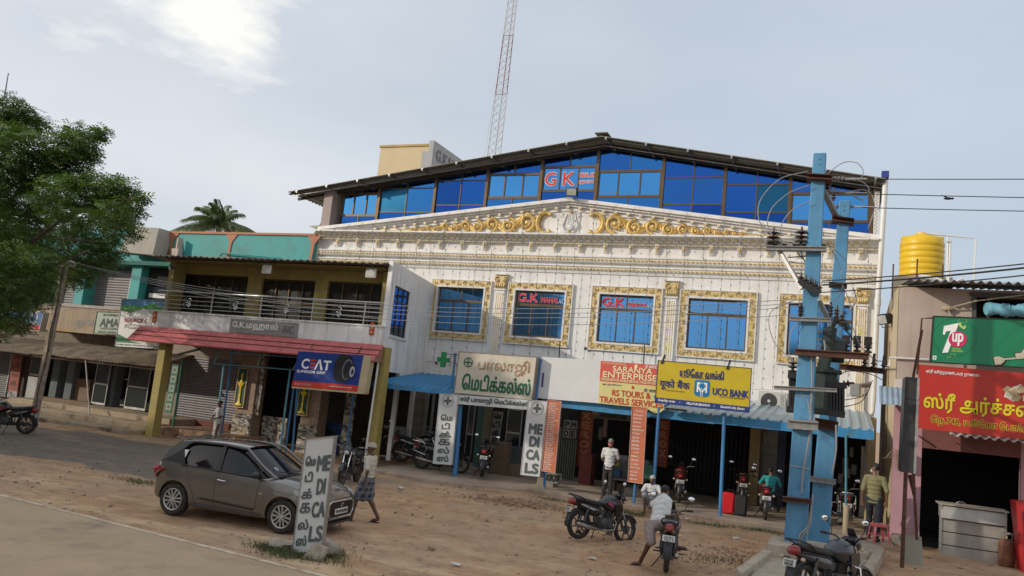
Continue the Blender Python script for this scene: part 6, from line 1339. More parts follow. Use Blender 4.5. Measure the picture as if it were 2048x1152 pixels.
put(r,f,'GST NO: 33BWPS0726R1Z6',.22,.955,.36,.04,CRY,.001,d=.01);put(r,f,'✆ 80727 37417',.86,.945,.34,.07,WHL,.003,d=.01);put(r,f,'ஓம் நமசிவாய',.20,.46,.30,.05,NV,.001,d=.01);put(r,f,'✆ 959777 3',.84,.40,.30,.075,NV,.003,d=.01)
put(r,f,'RS TOURS &',.50,.28,.58,.14,RLT,.006,d=.01);put(r,f,'TRAVELS SERVICES',.50,.10,.96,.14,RLT,.006,d=.01);disc(r,f,.88,.27,.08,.07,flat('globe_blue',(.05,.30,.42)),.012)
for s in (.55,): disc(r,f,s,.93,.05,.06,CRY,.012);disc(r,f,.52,.44,.04,.05,RLT,.012)
b=MB();b.poly([f(.62,0,.006),f(.70,-.05,.01),(f(.78,-.03,.004)),f(.86,-.11,.012),f(.95,-.07,.01),f(1,0,.006)],(0,.004,0));b.build('torn_edge',YT_,r)
for px,py,py1 in ((1119,682,718),(1288,690,730)): mb=MB().tube([at(px+1,py,y=-.3),at(px-1,py1,y=-4.0) if 0 else at(px-1,py1,y=-.3)],.022,6);mb.build('iron_stay',BLACK,label='short black iron stay on the wall above the %s banner' % ('white' if px<1200 else 'red'),cat='stay')
# bank sign
BY=flat('bank_yellow',(.56,.42,.015),.4);BB=flat('bank_blue',(.015,.04,.20),.4);BC=flat('bank_logo_blue',(.01,.17,.42),.35)
r,f=board('bank_signboard','yellow and dark blue bank signboard on two blue posts above the awning',((1316,721),(1503,737),(1497,825),(1311,805)),-5.2,BY,.10,BB,.012)
patch(r,f,0,1,0,.125,BB,.006);put(r,f,'யூேகா வங்கி',.485,.775,.47,.20,NV,.006,d=.01);put(r,f,'यूको बैंक',.20,.455,.33,.26,NV,.007,d=.01);put(r,f,'UCO BANK',.80,.40,.37,.16,BB,.007,d=.012)
def rr(s,t,w_,h_,c_,m,d,nm='logo_tile'):
    b=MB();pts=[]
    for cx_,cy_,a0 in ((s+w_-c_,t+h_-c_*f.w/f.h,0),(s-w_+c_,t+h_-c_*f.w/f.h,90),(s-w_+c_,t-h_+c_*f.w/f.h,180),(s+w_-c_,t-h_+c_*f.w/f.h,270)):
        for k in range(5): a=math.radians(a0+k*22.5);pts.append(f(cx_+c_*math.cos(a),cy_+c_*math.sin(a)*f.w/f.h,d))
    b.poly(pts,(0,.005,0));b.build(nm,m,r)
rr(.498,.445,.082,.185,.028,BC,.010);rr(.498,.46,.055,.115,.004,WHL,.014,'logo_field')
b=MB();b.poly([f(s,t,.020) for s,t in ((.498,.60),(.540,.50),(.498,.38),(.456,.50))],(0,.005,0));b.build('logo_diamond',BC,r);b=MB();b.poly([f(s,t,.026) for s,t in ((.498,.57),(.530,.50),(.498,.41),(.466,.50))],(0,.005,0));b.build('logo_diamond',WHL,r);disc(r,f,.498,.495,.065,.065,BC,.032)
for s in (.489,.507): patch(r,f,s-.003,s+.003,.25,.40,WHL,.034,'logo_stem')
for sg in (-1,1): b=MB();b.poly([f(.498+sg*a,t,.018) for a,t in ((.014,.25),(.038,.25),(.038,.42),(.014,.36))],(0,.004,0));b.build('logo_block',WHL if 0 else BC,r)
put(r,f,'वेल्लियूर शाखा',.125,.062,.19,.062,WHL,.002,d=.012);put(r,f,'VELLIYUR BRANCH',.465,.062,.25,.05,WHL,.003,d=.012);put(r,f,'வெள்ளியூர் கிளை'.replace('வெ','ெவ'),.83,.062,.25,.07,WHL,.002,d=.012)
for s in (.27,.64): disc(r,f,s,.065,.012,.012,WHL,.012,n=8)
for s,t,w_,tx in ((.42,.665,.30,'(இந்திய அரசின் நிறுவனம்)'),(.21,.31,.20,'(भारत सरकार का उपक्रम)'),(.82,.285,.26,'(A GOVT. OF INDIA UNDERTAKING)')): put(r,f,tx,s,t,w_,.035,NV,.0005,d=.01)
mb=MB()
for px,py in ((1327,717),(1458,728)): q=at(px,py,y=-5.22);mb.beam(q+V(-.06,0,-.15),q+V(.03,0,.12),.02,.03);mb.beam(q+V(-.02,0,-.15),q+V(.05,0,.1),.02,.02)
mb.build('hook',BLACK,r)
mb=MB();q=at(1330,815,y=-5.0);mb.box(q.x,q.x+.6,-5.0,-4.8,q.z-.06,q.z-.0);mb.build('foot_bracket',BLACK,r)
# roadside double-faced medicals board near the car
A_,B_=gat(588,1112),gat(640,1100);quad=((612,876),(670,876),(641,1100),(587,1108))
yb_=-16.4
r,f=board('roadside_board','tall white roadside board reading medicals standing in front of the car bonnet',quad,yb_,WB,.05,STEEL,.015)
for ch,t in (('ெம',.80),('டி',.66),('க்',.51),('க',.385),('ல்',.24),('ஸ்',.10)): put(r,f,ch,.26,t,.36 if ch != 'டி' else .26,.085,GRL,.008)
for ch,t in (('ME',.77),('DI',.565),('CA',.365),('LS',.155)): put(r,f,ch,.74,t,.44 if ch != 'DI' else .28,.13,GRL,.012)
mb=MB()
for s in (.06,.94): mb.tube([f(s,-.10,-.06),f(s,.96,-.06)],.018,6)
mb.build('support_leg',RUST,r)
# red suitcase-like box
sc=thing('suitcase','bright red and black upright suitcase standing at the walkway edge','suitcase',(0,0,0));q=at(1468,1030,z=PLAT)
mb=MB().box(-.36,.0,-.12,.12,.02,.60);mb.build('shell',mat('red_shell',(.55,.012,.018),.35,var=.05),sc,bevel=.05,smooth=40);mb=MB().box(.005,.33,-.11,.13,.02,.56);mb.build('side',mat('black_fabric',(.02,.02,.022),.8),sc,bevel=.04,smooth=40);mb=MB().tube([(-.25,.08,.6),(-.25,.08,.66),(-.05,.08,.66),(-.05,.08,.6)],.012,6);mb.build('handle',BLACK,sc)
for x_ in (-.3,-.05,.25): mb=MB().tube([(x_-.015,0,.02),(x_+.015,0,.02)],.02,8);mb.build('wheel',BLACK,sc)
sc.location=q
# red-brown lattice behind white notices near pole pair
rn=random.Random(2)
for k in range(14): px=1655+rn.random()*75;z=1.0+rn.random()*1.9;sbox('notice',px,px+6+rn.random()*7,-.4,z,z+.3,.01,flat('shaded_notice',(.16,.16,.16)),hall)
for k in range(4): px=1528+k*7;z=2.15;sbox('notice',px,px+5,-.35,z+.1*(k % 2),z+.45,.01,flat('pale_notice',(.33,.33,.3)),hall)
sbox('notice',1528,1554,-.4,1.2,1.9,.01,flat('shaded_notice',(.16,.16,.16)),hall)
mb=MB()
# row of curved conduit lamps on the wall
mb=MB().tube([at(840,722,y=-.06),at(1330,745,y=-.06)],.006,4)
for px,py in ((850,724),(873,726),(1171,697)): q=at(px,py,y=-.08);mb.ell((q.x,-.1,q.z),(.06,.05,.06),8,6)
mb.build('wall_cable',WIRE,label='thin cable with round fittings along the foot of the white facade',cat='cable')
# ------------------------------------------------------------------ twin blue transformer poles, wires
YA,YB=-9.5,-8.0
PB=mat('blue_pole_paint',(.085,.26,.44),.5,var=.10,scale=2,bump=.2,bscale=12,streak=((.05,.12,.22),.5),sscale=1.6,col2=(.05,.15,.30),thr=(.58,.68));PORC=mat('brown_porcelain',(.035,.022,.018),.25,var=.2)
def PA(px,py,dy=0): return at(px,py,y=YA+dy)
def PBt(px,py,dy=0): return at(px,py,y=YB+dy)
def bpole(lab,top,bot,y,w0,w1,dep,z0):
    r=thing('transformer_pole',lab,'power pole',(at(*bot,y=y).x,y,z0));a=at(*top,y=y);g=at(*bot,y=y);g=a+(g-a)*((z0-a.z)/(g.z-a.z))
    mb=MB();vs=[]
    for p,w in ((g,w0),(a,w1)):
        vs+=[(p.x-w/2,y-dep/2,p.z),(p.x+w/2,y-dep/2,p.z),(p.x+w/2,y+dep/2,p.z),(p.x-w/2,y+dep/2,p.z)]
    mb.add(vs,[(0,3,2,1),(4,5,6,7),(0,1,5,4),(1,2,6,5),(2,3,7,6),(3,0,4,7)]);mb.build('shaft',PB,r,bevel=.02)
    mb=MB()
    for k in range(2): q=a+(g-a)*(.018+.014*k);mb.tube([(q.x,y-dep/2-.002,q.z),(q.x,y-dep/2+.05,q.z)],.016,8)
    mb.build('bolt_hole',BLACK,r)
    return r
pa=bpole('nearer and taller sky-blue transformer pole',(1640,308),(1589,1112),YA,.46,.27,.20,.25)
pb=bpole('farther and shorter sky-blue transformer pole',(1690,402),(1636,1092),YB,.46,.25,.18,.25)
mb=MB();q=at(1590,1120,z=.24);mb.box(q.x-.55,q.x+.85,YA-.7,YA+.55,.2,.52);mb.build('pole_plinth',PADM,label='square concrete plinth at the foot of the nearer blue pole',cat='plinth',bevel=.03)
mb=MB();q=at(1640,1075,z=.4);mb.box(q.x-.2,q.x+1.0,YB-.5,YB+.6,.2,.40);mb.build('pole_plinth',PADM,label='low concrete plinth behind the poles',cat='plinth',bevel=.03)
for t_,n_ in ((mat('channel_grey',(.26,.26,.25),.6,.4,var=.25,scale=10),0),):
    CHG=t_
def chan(name,a,b,w,h,m,par): 
    mb=MB().beam(a,b,w,h);d=(Vector(b)-Vector(a)).normalized();u=Vector((0,0,1));s_=d.cross(u).normalized()*w*.5
    mb.beam(Vector(a)+s_+u*h*.4,Vector(b)+s_+u*h*.4,w*.9,h*.2);mb.beam(Vector(a)+s_-u*h*.4,Vector(b)+s_-u*h*.4,w*.9,h*.2);return mb.build(name,m,par)
for (p,q,w_,h_,m,dy) in (((1614,358),(1664,361),.30,.12,RUST,0),((1532,497),(1652,499),.10,.10,CHG,-.18),((1532,491),(1652,492),.10,.05,CHG,.18),((1578,638),(1662,641),.08,.09,CHG,-.16),((1590,704),(1737,713),.12,.14,RUST,-.18),((1548,775),(1674,781),.08,.08,CHG,-.16),((1575,847),(1636,852),.16,.20,CHG,-.20),((1565,997),(1622,1003),.12,.10,RUST,-.16)):
    chan('cross_arm',PA(*p,dy),PA(*q,dy),w_,h_,m,pa)
for (p,q,w_,h_,m,dy) in (((1664,441),(1708,446),.26,.12,RUST,0),((1680,733),(1770,743),.10,.12,RUST,-.1),((1658,570),(1694,573),.2,.1,RUST,0),((1617,957),(1672,964),.06,.12,CHG,-.15),((1630,845),(1676,853),.2,.22,RUST,-.2)):
    chan('cross_arm',PBt(*p,dy),PBt(*q,dy),w_,h_,m,pb)
# braces and the switch frame
FRM=thing('switch_frame','grey steel switch frame and stays bolted between the blue poles','switch gear',(-.3,-9,5));AL=mat('pale_steel',(.42,.42,.41),.5,.5,var=.2,scale=8)
for a,b,w_,m in ((PA(1648,383),PBt(1674,436),.12,CHG),(PA(1559,500,-.1),PA(1604,578,-.3),.09,AL),(PA(1553,500,.1),PA(1600,560,0),.06,CHG),(PA(1636,598,-.1),PBt(1656,636),.10,AL),(PBt(1650,640),PBt(1675,668),.05,CHG),(PA(1575,515),PA(1616,512),.03,CHG),(PA(1578,523),PA(1616,529),.03,CHG),(PA(1585,545),PA(1617,549),.04,CHG),(PA(1590,500),PA(1615,528),.03,CHG),(PA(1600,500),PA(1612,530),.03,CHG),(PA(1632,662),PBt(1660,664),.05,AL),(PA(1632,678),PBt(1660,680),.05,AL),(PA(1632,692),PBt(1655,694),.04,AL)):
    mb=MB().beam(a,b,w_,w_*.7);mb.build('steel_member',m,FRM)
def disc_ins(name,c,n=3,r=.09,axis=None,m=PORC,par=None,h=.07,up=.0):
    mb=MB();R_=(Vector(axis).to_track_quat('Z','Y').to_matrix() if axis is not None else None);prof=[];z=0
    prof.append((.02,-.05))
    for k in range(n): prof+=[(.03,z),(r,z+h*.25),(r*.9,z+h*.5),(.03,z+h*.7)];z+=h
    prof+=[(.025,z),(.02,z+.07)];mb.lathe(prof,c,12,R_);return mb.build(name,m,par,smooth=40)
for px,py in ((1546,487),(1602,486)): disc_ins('pin_insulator',PA(px,py,-.05),3,.15,par=FRM,h=.10)
for px,py in ((1541,487),(1560,489),(1580,490),(1625,492)): mb=MB();p=PA(px,py,.05);mb.cbox(p,(.12,.16,.10));mb.build('switch_contact',PORC if px<1550 else CHG,FRM)
mb=MB().beam(PA(1545,478,-.05),PA(1640,490,-.05),.03,.03);mb.beam(PA(1560,470,.1),PA(1600,478,0),.02,.02);mb.build('switch_blade',AL,FRM)
mb=MB().beam(PA(1598,561,-.25),PA(1640,586,-.25),.16,.13);mb.beam(PA(1600,566,-.35),PA(1638,590,-.35),.06,.08);mb.build('insulator_rack',BLACK,FRM)
for k in range(5): disc_ins('reel_insulator',PA(1602+9*k,558+5*k,-.3),1,.07,par=FRM,h=.08)
for px,py in ((1600,622),(1661,622),(1673,628),(1684,640)): disc_ins('pin_insulator',PA(px,py+8,-.1),3,.06,par=FRM,h=.07)
for px,py in ((1692,708),(1714,709),(1736,711)):
    disc_ins('fuse_insulator',PBt(px,py-4,-.3),3,.09,par=FRM,h=.10);mb=MB();p=PBt(px,py-28,-.3);mb.cbox(p,(.16,.16,.2));mb.build('fuse_head',PORC,FRM)
for px,py in ((1728,735),(1746,737),(1766,741)): disc_ins('fuse_insulator',PBt(px,py,-.2),2,.07,par=FRM,h=.08,axis=(.15,0,1));mb=MB().tube([PBt(px,py-8,-.2),PBt(px+3,py-30,-.2)],.03,6);mb.build('fuse_tube',PORC,FRM)
# horizontal strain insulator strings and the three line wires going right
for (p,y_) in (((1654,357),YA),((1655,385),YA+.4),((1672,413),YB)):
    disc_ins('strain_insulator',at(*p,y=y_),5,.055,(1,0,-.01),m=mat('glazed_grey',(.16,.15,.14),.3),par=FRM,h=.075)
    mb=MB();a=at(p[0]+36,p[1]+1,y=y_);mb.tube([a,a+V(.45,0,0)],[.03,.015],6);mb.build('strain_clamp',AL,FRM)
for c,n in ((at(1654,385,y=YA+.2),3),(at(1667,398,y=YB),3)): disc_ins('post_insulator',c,n,.07,par=FRM,h=.07)
# transformer
tf=thing('transformer','dark green finned pole transformer hung between the two blue poles','transformer',(-.2,-8.9,3));TFM=mat('transformer_green',(.045,.06,.055),.5,.2,var=.3,scale=6,bump=.1);TY0=-8.95
def T(px,py,dy=0): return at(px,py,y=TY0+dy)
a,b=T(1622,742),T(1672,832);mb=MB().box(a.x,b.x,TY0,TY0+.55,b.z,a.z);mb.build('tank',TFM,tf,bevel=.03)
mb=MB().box(a.x-.1,b.x+.08,TY0-.04,TY0+.6,a.z,a.z+.06);mb.poly([T(1622,742,-.02),T(1675,752,-.02),T(1668,738,.2),T(1640,728,.2)],(0,.3,.04));mb.build('tank_lid',TFM,tf)
mb=MB();c0,c1=T(1645,745,.1),T(1662,655,.1);mb.beam(c0,c1,.10,.26);mb.beam(c0+V(.12,-.08,0),c1+V(.06,-.08,-.1),.03,.05);mb.tube([c1,T(1672,640,.1),T(1690,645,.1),T(1697,660,.1)],.07,8);mb.build('conservator_arm',TFM,tf)
mb=MB().tube([T(1662,700,.3),T(1690,703,.3)],.27,18);mb.ell(T(1662,700,.3),(.06,.25,.25),10,6);mb.build('conservator_drum',TFM,tf,smooth=40)
for px in (1662,1668,1674,1680,1686): mb=MB().tube([T(px,772,-.05),T(px,826,-.05)],.035,6);mb.build('cooling_tube',BLACK,tf)
for px in (1581,1587,1593): mb=MB().tube([T(px,752,.1),T(px,818,.1)],.04,6);mb.build('cooling_tube',BLACK,tf)
for p,q,h in (((1655,768),(1694,772),.12),((1655,825),(1690,830),.14),((1576,750),(1600,752),.14),((1573,818),(1600,822),.14)):
    mb=MB().beam(T(*p),T(*q),.2,h);mb.build('tube_header',BLACK,tf)
disc_ins('bushing',T(1585,745,.05),3,.11,par=tf,h=.09);disc_ins('bushing',T(1686,768,.1),2,.08,(1,0,.2),par=tf,h=.08)
# wires
def wire(name,lab,pts,r=.009,m=WIRE,sag=0,group=None,n=14,cat='wire'):
    P=[]
    if len(pts)==2:
        a,b=map(Vector,pts)
        for k in range(n+1): t_=k/n;p=a.lerp(b,t_);p.z-=sag*4*t_*(1-t_);P.append(p)
    else:
        pts=[Vector(p) for p in pts]
        for i in range(len(pts)-1):
            p0,p1,p2,p3=pts[max(i-1,0)],pts[i],pts[i+1],pts[min(i+2,len(pts)-1)]
            for k in range(6): t_=k/6;P.append(.5*((2*p1)+(p2-p0)*t_+(2*p0-5*p1+4*p2-p3)*t_*t_+(3*p1-p0-3*p2+p3)*t_**3))
        P.append(pts[-1])
    mb=MB().tube(P,r,4);return mb.build(name,m,label=lab,cat=cat,group=group)
for (p,q,lab) in (((1700,358),(2100,354),'topmost high-voltage wire running right from the blue pole'),((1704,387),(2100,392),'second high-voltage wire running right from the blue poles'),((1722,415),(2100,419),'lowest of the three high-voltage wires running right')):
    a=at(*p,y=YA+.3 if p[1]<400 else YB);b=at(*q,y=-9.0);b=a+(b-a)*3;wire('power_line',lab,(a,b),.010,WIRE,.05)
for k,(p0,q0,lab) in enumerate((((1645,562),(2100,508),'upper service wire sloping up to the right from the blue pole'),((1645,570),(2100,516),'thick middle service wire sloping up to the right from the blue pole'),((1640,585),(2100,531),'lower service wire sloping up to the right from the blue pole'))):
    a=PA(*p0,-.3);b=at(*q0,y=-12.5);b=a+(b-a)*2;wire('service_line',lab,(a,b),.012 if k != 1 else .018,WIRE,.12)
lp=at(132,524,y=-8.72)
for k,(dx,py,lab) in enumerate(((0,598,'uppermost low-voltage wire strung from the left pole to the blue pole'),(.15,606,'second low-voltage wire strung from the left pole to the blue pole'),(.35,613,'third low-voltage wire strung from the left pole to the blue pole'),(.5,628,'lowest low-voltage wire strung from the left pole to the blue pole'))):
    wire('low_voltage_line',lab,(lp+V(dx,0,.05-.02*k),PA(1598,py,-.2)),.0075,WIREL,.78+.06*k,n=30)
    wire('low_voltage_line',lab.replace('strung from the left pole to the blue pole','running left from the leaning pole out of the frame'),(lp+V(dx-.2,0,.05-.02*k),V(-55,-9.5,6.6)),.011,WIREL,.4)
W_=WIREL
loops=[((1616,343),(1560,358),(1521,400),(1518,440),(1537,462),(1546,470)),((1621,370),(1580,385),(1545,415),(1535,447),(1543,466)),((1620,402),(1585,420),(1565,445),(1560,465)),((1652,350),(1685,326),(1712,325),(1726,340),(1722,356),(1706,361)),((1715,360),(1733,370),(1738,388),(1722,400),(1705,391)),((1700,383),(1728,380),(1745,392),(1748,420),(1736,458)),((1706,390),(1725,400),(1728,412)),((1650,480),(1672,515),(1685,555),(1680,590),(1662,610)),((1652,483),(1690,520),(1692,530)),((1590,600),(1545,620),(1538,650),(1552,690),(1588,722)),((1600,640),(1582,665),(1578,700),(1584,725)),((1685,570),(1700,610),(1690,640),(1676,655)),((1706,655),(1720,690),(1738,712)),((1690,660),(1700,668),(1712,690)),((1668,640),(1690,660),(1706,680)),((1716,700),(1700,720),(1690,745)),((1730,700),(1750,720),(1768,722)),((1682,815),(1720,805),(1735,785)),((1678,750),(1700,742),(1740,748),(1765,760)),((1690,800),(1730,790),(1745,760))]
for k,lp_ in enumerate(loops):
    wire('jumper_wire','thin looping jumper wire round the blue poles, %s counted from the top' % ORD[k],[at(*q,y=YA-.2+(.9 if q[0]>1655 else 0)) for q in lp_],.011 if k<8 else .009,W_ if k<13 else WIRE,group='jumper wires round the transformer poles',cat='wire')
for k,pts in enumerate((((1622,700),(1624,760),(1621,830),(1618,880),(1608,930),(1604,960)),((1616,800),(1622,850),(1614,900),(1606,950),(1603,985)),((1622,1010),(1620,1050),(1604,1075),(1600,1095),(1604,1112)),((1626,990),(1617,1050),(1600,1070),(1598,1095)),((1672,850),(1672,900),(1664,950)),((1640,720),(1650,700),(1648,680)),((1700,620),(1712,600),(1706,575)))):
    wire('hanging_cable','grey cable tied down the blue poles, %s counted from the top' % ORD[k],[at(*q,y=YA-.16) for q in pts],.018,WIREL,group='cables down the blue poles',cat='cable')
mb=MB()
for py in (790,932,1092): 
    a=PA({790: 1592,932: 1580,1092: 1568}[py],py,-.11);b=PA({790: 1628,932: 1618,1092: 1610}[py],py+6,-.11);mb.tube([a,b,b+V(.02,.25,0)],.010,5)
mb.build('binding_wire',AL,pa)
# street hardware on hall corner: camera, clamps
mb=MB();q=at(1722,771,y=-.4);mb.tube([q,q+V(.25,.1,.03)],.07,10);mb.tube([q+V(.25,.1,.05),V(q.x+.25,-.02,q.z+.15)],.025,6);mb.build('wall_camera',mat('brown_camera',(.12,.09,.08),.4),label='small tubular camera on the white wall right of the transformer',cat='camera',smooth=40)
# bird
bd=MB();q=at(1896,397,y=-6);bd.ell(q,(.10,.04,.035),8,6);bd.ell(q+V(.10,0,-.0),(.035,.03,.03),6,5)
for sg in (-1,1): bd.add([q+V(-.03,0,.01),q+V(.05,0,.01),q+V(sg*.10+.02,sg*.06,.05),q+V(sg*.17,sg*.1,.075),q+V(sg*.08-.03,sg*.07,.03)],[(0,1,2,3,4)])
bd.build('crow',BLACK,label='black crow flying between the wires at the right',cat='bird')
# lattice mast behind the roof
ms=thing('lattice_mast','tall thin red and white lattice radio mast behind the roof','mast',(-17,8,8));MW=flat('mast_white',(.5,.5,.5),.6);MR=flat('mast_red',(.26,.09,.09),.6)
b0,t0=at(987,308,y=8),at(1027,-20,y=8);ax_=(t0-b0);tl_=ax_.length;
lb_=[(984-16,8.0),(1001,8.2),(991,8.5)]
legs=[(at(975,310,y=8),at(1019,-20,y=8)),(at(1001,306,y=8),at(1036,-20,y=8)),(at(990,308,y=8.45),at(1030,-20,y=8.3))]
for a,b in legs:
    cuts=[0,.36,.72,1.0]
    for k in range(3): mb=MB().tube([a.lerp(b,cuts[k]),a.lerp(b,cuts[k+1])],.024,5);mb.build('leg',(MW,MR,MW)[k],ms)
    mb=MB().tube([a+(a-b)*.8,a],.024,5);mb.build('leg',MW,ms)
mb=MB();n=22
for i in range(n):
    for (a0,b0_),(a1,b1) in ((legs[0],legs[1]),(legs[1],legs[2]),(legs[2],legs[0])):
        p,q=a0.lerp(b0_,i/n),a1.lerp(b1,(i+1)/n);p2,q2=a1.lerp(b1,i/n),a0.lerp(b0_,(i+1)/n);mb.tube([p,q],.009,3);mb.tube([p2,q2],.009,3)
for f_ in (.36,.72):
    for (a0,b0_),(a1,b1) in ((legs[0],legs[1]),(legs[1],legs[2]),(legs[2],legs[0])): mb.tube([a0.lerp(b0_,f_),a1.lerp(b1,f_)],.02,4);mb.ell(a0.lerp(b0_,f_),.045,6,4)
mb.build('bracing',MATS['mast_white'],ms,kind='stuff')
mb=MB().tube([at(1016,30,y=8),at(969,312,y=8)],.008,3);mb.build('guy_wire',MW,ms)
mb=MB().tube([at(8,200,y=10),at(16,150,y=10)],[.06,.04],6);mb.ell(at(17,148,y=10),.06);mb.build('rooftop_rod',mat('violet_rod',(.18,.2,.32),.6),label='thin blue rod rising behind the tree at the upper left',cat='rod')
# ------------------------------------------------------------------ vehicles
PAINT_BLK=mat('gloss_black_paint',(.012,.012,.014),.2,var=.1,bump=0,coat=.6,local=True);ENG=mat('engine_metal',(.09,.09,.09),.5,.6,var=.35,scale=30,bump=.3,local=True)
TAIL=flat('tail_lamp_red',(.24,.008,.010),.2,coat=.5);PLATE=flat('number_plate_white',(.62,.62,.60),.5);AMB=flat('indicator_lens',(.50,.36,.24),.2,coat=.5);MIRR=mat('mirror_glass',(.85,.87,.9),.03,1.0,var=.02,bump=0)
ALOY=mat('dusty_alloy',(.10,.09,.08),.55,.4,var=.3,scale=12,local=True)
def rotY90(): return Matrix.Rotation(math.pi/2,3,'X')
def motorcycle(name,lab,tank=PAINT_BLK,stripe=None,rack=False,group='parked motorcycles',plate='TN 48 AD 7211',fairing=True,seatm=None,crash=False):
    """x forward, z up, wheels on z = 0; returns the root empty at the origin"""
    r=thing(name,lab,'motorcycle',(0,0,0),group);seatm=seatm or mat('seat_vinyl',(.02,.02,.02),.6,var=.2,bump=.1,local=True)
    R=.305
    def wheel(x,w):
        wh=thing('wheel',None,None,(x,0,R));wh.parent=r;Rm=rotY90();ORG[wh]=V(x,0,R)
        mb=MB();prof=[]
        for k in range(17): a=-math.pi*.62+k*math.pi*1.24/16;prof.append((R-.055+.055*math.cos(a),w*math.sin(a)))
        prof=[(R-.085,prof[0][1])]+prof+[(R-.085,prof[-1][1])];mb.lathe(prof,(x,0,R),36,Rm,False);mb.build('tyre',RUBBER,wh,smooth=60)
        mb=MB().lathe([(R-.08,-w*.75),(R-.062,-w*.8),(R-.062,w*.8),(R-.08,w*.75),(R-.085,0),(R-.08,-w*.75)],(x,0,R),36,Rm,False);mb.lathe([(.045,-.07),(.06,-.05),(.06,.05),(.045,.07)],(x,0,R),16,Rm)
        if x>0: mb.lathe([(.10,.045),(.10,.05)],(x,0,R),24,Rm)
        for k in range(6):
            a=k*math.pi/3+.3;d=V(math.cos(a),0,math.sin(a));mb.beam(V(x,0,R)+d*.04,V(x,0,R)+d*(R-.075),.022,.03,(0,1,0))
        mb.build('rim',ALOY,wh,smooth=40);return wh
    wheel(-.62,.05);wheel(.63,.042)
    def P(nm,m,fn,smooth=45,bevel=0,par=r): mb=MB();fn(mb);return mb.build(nm,m,par,smooth=smooth,bevel=bevel)
    # fork and handlebar
    P('front_fork',CHROME,lambda m: [m.tube([(.63,s*.075,.30),(.36,s*.085,.92)],.020,10) for s in (-1,1)]);P('fork_slider',ENG,lambda m: [m.tube([(.645,s*.075,.26),(.54,s*.08,.52)],.029,10) for s in (-1,1)])
    P('handlebar',CHROME if 0 else BLACK,lambda m: [m.tube([(.33,0,.95),(.33,s*.12,.97),(.30,s*.20,1.03),(.20,s*.36,1.05)],.013,8) for s in (-1,1)])
    P('grip',BLACK,lambda m: [m.tube([(.235,s*.29,1.045),(.185,s*.385,1.052)],.020,8) for s in (-1,1)]);P('lever',STEEL,lambda m: [m.tube([(.27,s*.24,1.05),(.29,s*.30,1.045),(.25,s*.38,1.04)],.007,5) for s in (-1,1)])
    for s in (-1,1):
        P('mirror_stem',BLACK,lambda m: m.tube([(.26,s*.25,1.05),(.30,s*.28,1.14),(.24,s*.33,1.24)],.007,6))
        mr=P('mirror',BLACK,lambda m: m.ell((.235,s*.345,1.26),(.022,.068,.048),14,9));P('mirror_glass',MIRR,lambda m: m.ell((.217,s*.345,1.26),(.008,.060,.041),14,7),par=mr)
    # headlamp and cowl
    def cowl(m):
        vs=[];fs=[];rings=((.36,.10,.88,1.02),(.44,.115,.84,1.08),(.50,.10,.83,1.02),(.54,.07,.85,.97));n=12
        for x,w_,z0,z1 in rings:
            for k in range(n): a=2*math.pi*k/n;vs.append((x,w_*math.cos(a),(z0+z1)/2+(z1-z0)/2*math.sin(a)))
        for i in range(3):
            for k in range(n): k2=(k+1) % n;fs.append((i*n+k,i*n+k2,(i+1)*n+k2,(i+1)*n+k))
        fs.append(tuple(range(n-1,-1,-1)));fs.append(tuple(range(3*n,4*n)));m.add(vs,fs)
    P('headlamp_cowl',tank,cowl);P('headlamp',flat('headlamp_glass',(.55,.56,.58),.08,.3),lambda m: m.ell((.53,0,.895),(.03,.075,.055),12,8));P('visor',BLACK,lambda m: m.poly([(.42,-.08,1.05),(.42,.08,1.05),(.36,.05,1.16),(.36,-.05,1.16)],(.012,0,0)))
    P('instrument_panel',BLACK,lambda m: [m.lathe([(.05,0),(.055,.03),(.045,.04)],(.34,s*.055,.99),14,Matrix.Rotation(-.5,3,'Y')) for s in (-1,1)])
    P('front_mudguard',tank,lambda m: m.tube([(.63+.335*math.cos(a),0,R+.335*math.sin(a)) for a in [math.radians(q) for q in range(20,170,12)]],[.03]+[.058]*11+[.03],8,flat=.5) if 0 else [m.add(*guard(.63,R,.335,25,165,.060))])
    P('rear_mudguard',BLACK,lambda m: m.add(*guard(-.62,R,.345,40,190,.065)));P('mudflap',BLACK,lambda m: m.poly([(-.96,-.07,.30),(-.96,.07,.30),(-.90,.08,.55),(-.90,-.08,.55)],(.01,0,0)))
    # tank: lofted sections
    def loft(m,sec,n=14,sq=2.4):
        vs=[];fs=[]
        for x,hw,z0,z1 in sec:
            for k in range(n):
                a=2*math.pi*k/n;c,s_=math.cos(a),math.sin(a);e=2/sq;yy=hw*abs(c)**e*(1 if c>=0 else -1);zz_=(z0+z1)/2+(z1-z0)/2*abs(s_)**e*(1 if s_>=0 else -1);vs.append((x,yy,zz_))
        for i in range(len(sec)-1):
            for k in range(n): k2=(k+1) % n;fs.append((i*n+k,i*n+k2,(i+1)*n+k2,(i+1)*n+k))
        fs.append(tuple(range(n-1,-1,-1)));fs.append(tuple(range((len(sec)-1)*n,len(sec)*n)));m.add(vs,fs)
    P('fuel_tank',tank,lambda m: loft(m,[(-.14,.06,.78,.83),(-.08,.12,.72,.89),(.04,.155,.66,.98),(.16,.17,.62,1.0),(.27,.16,.62,.98),(.34,.12,.68,.94),(.38,.05,.78,.88)]))
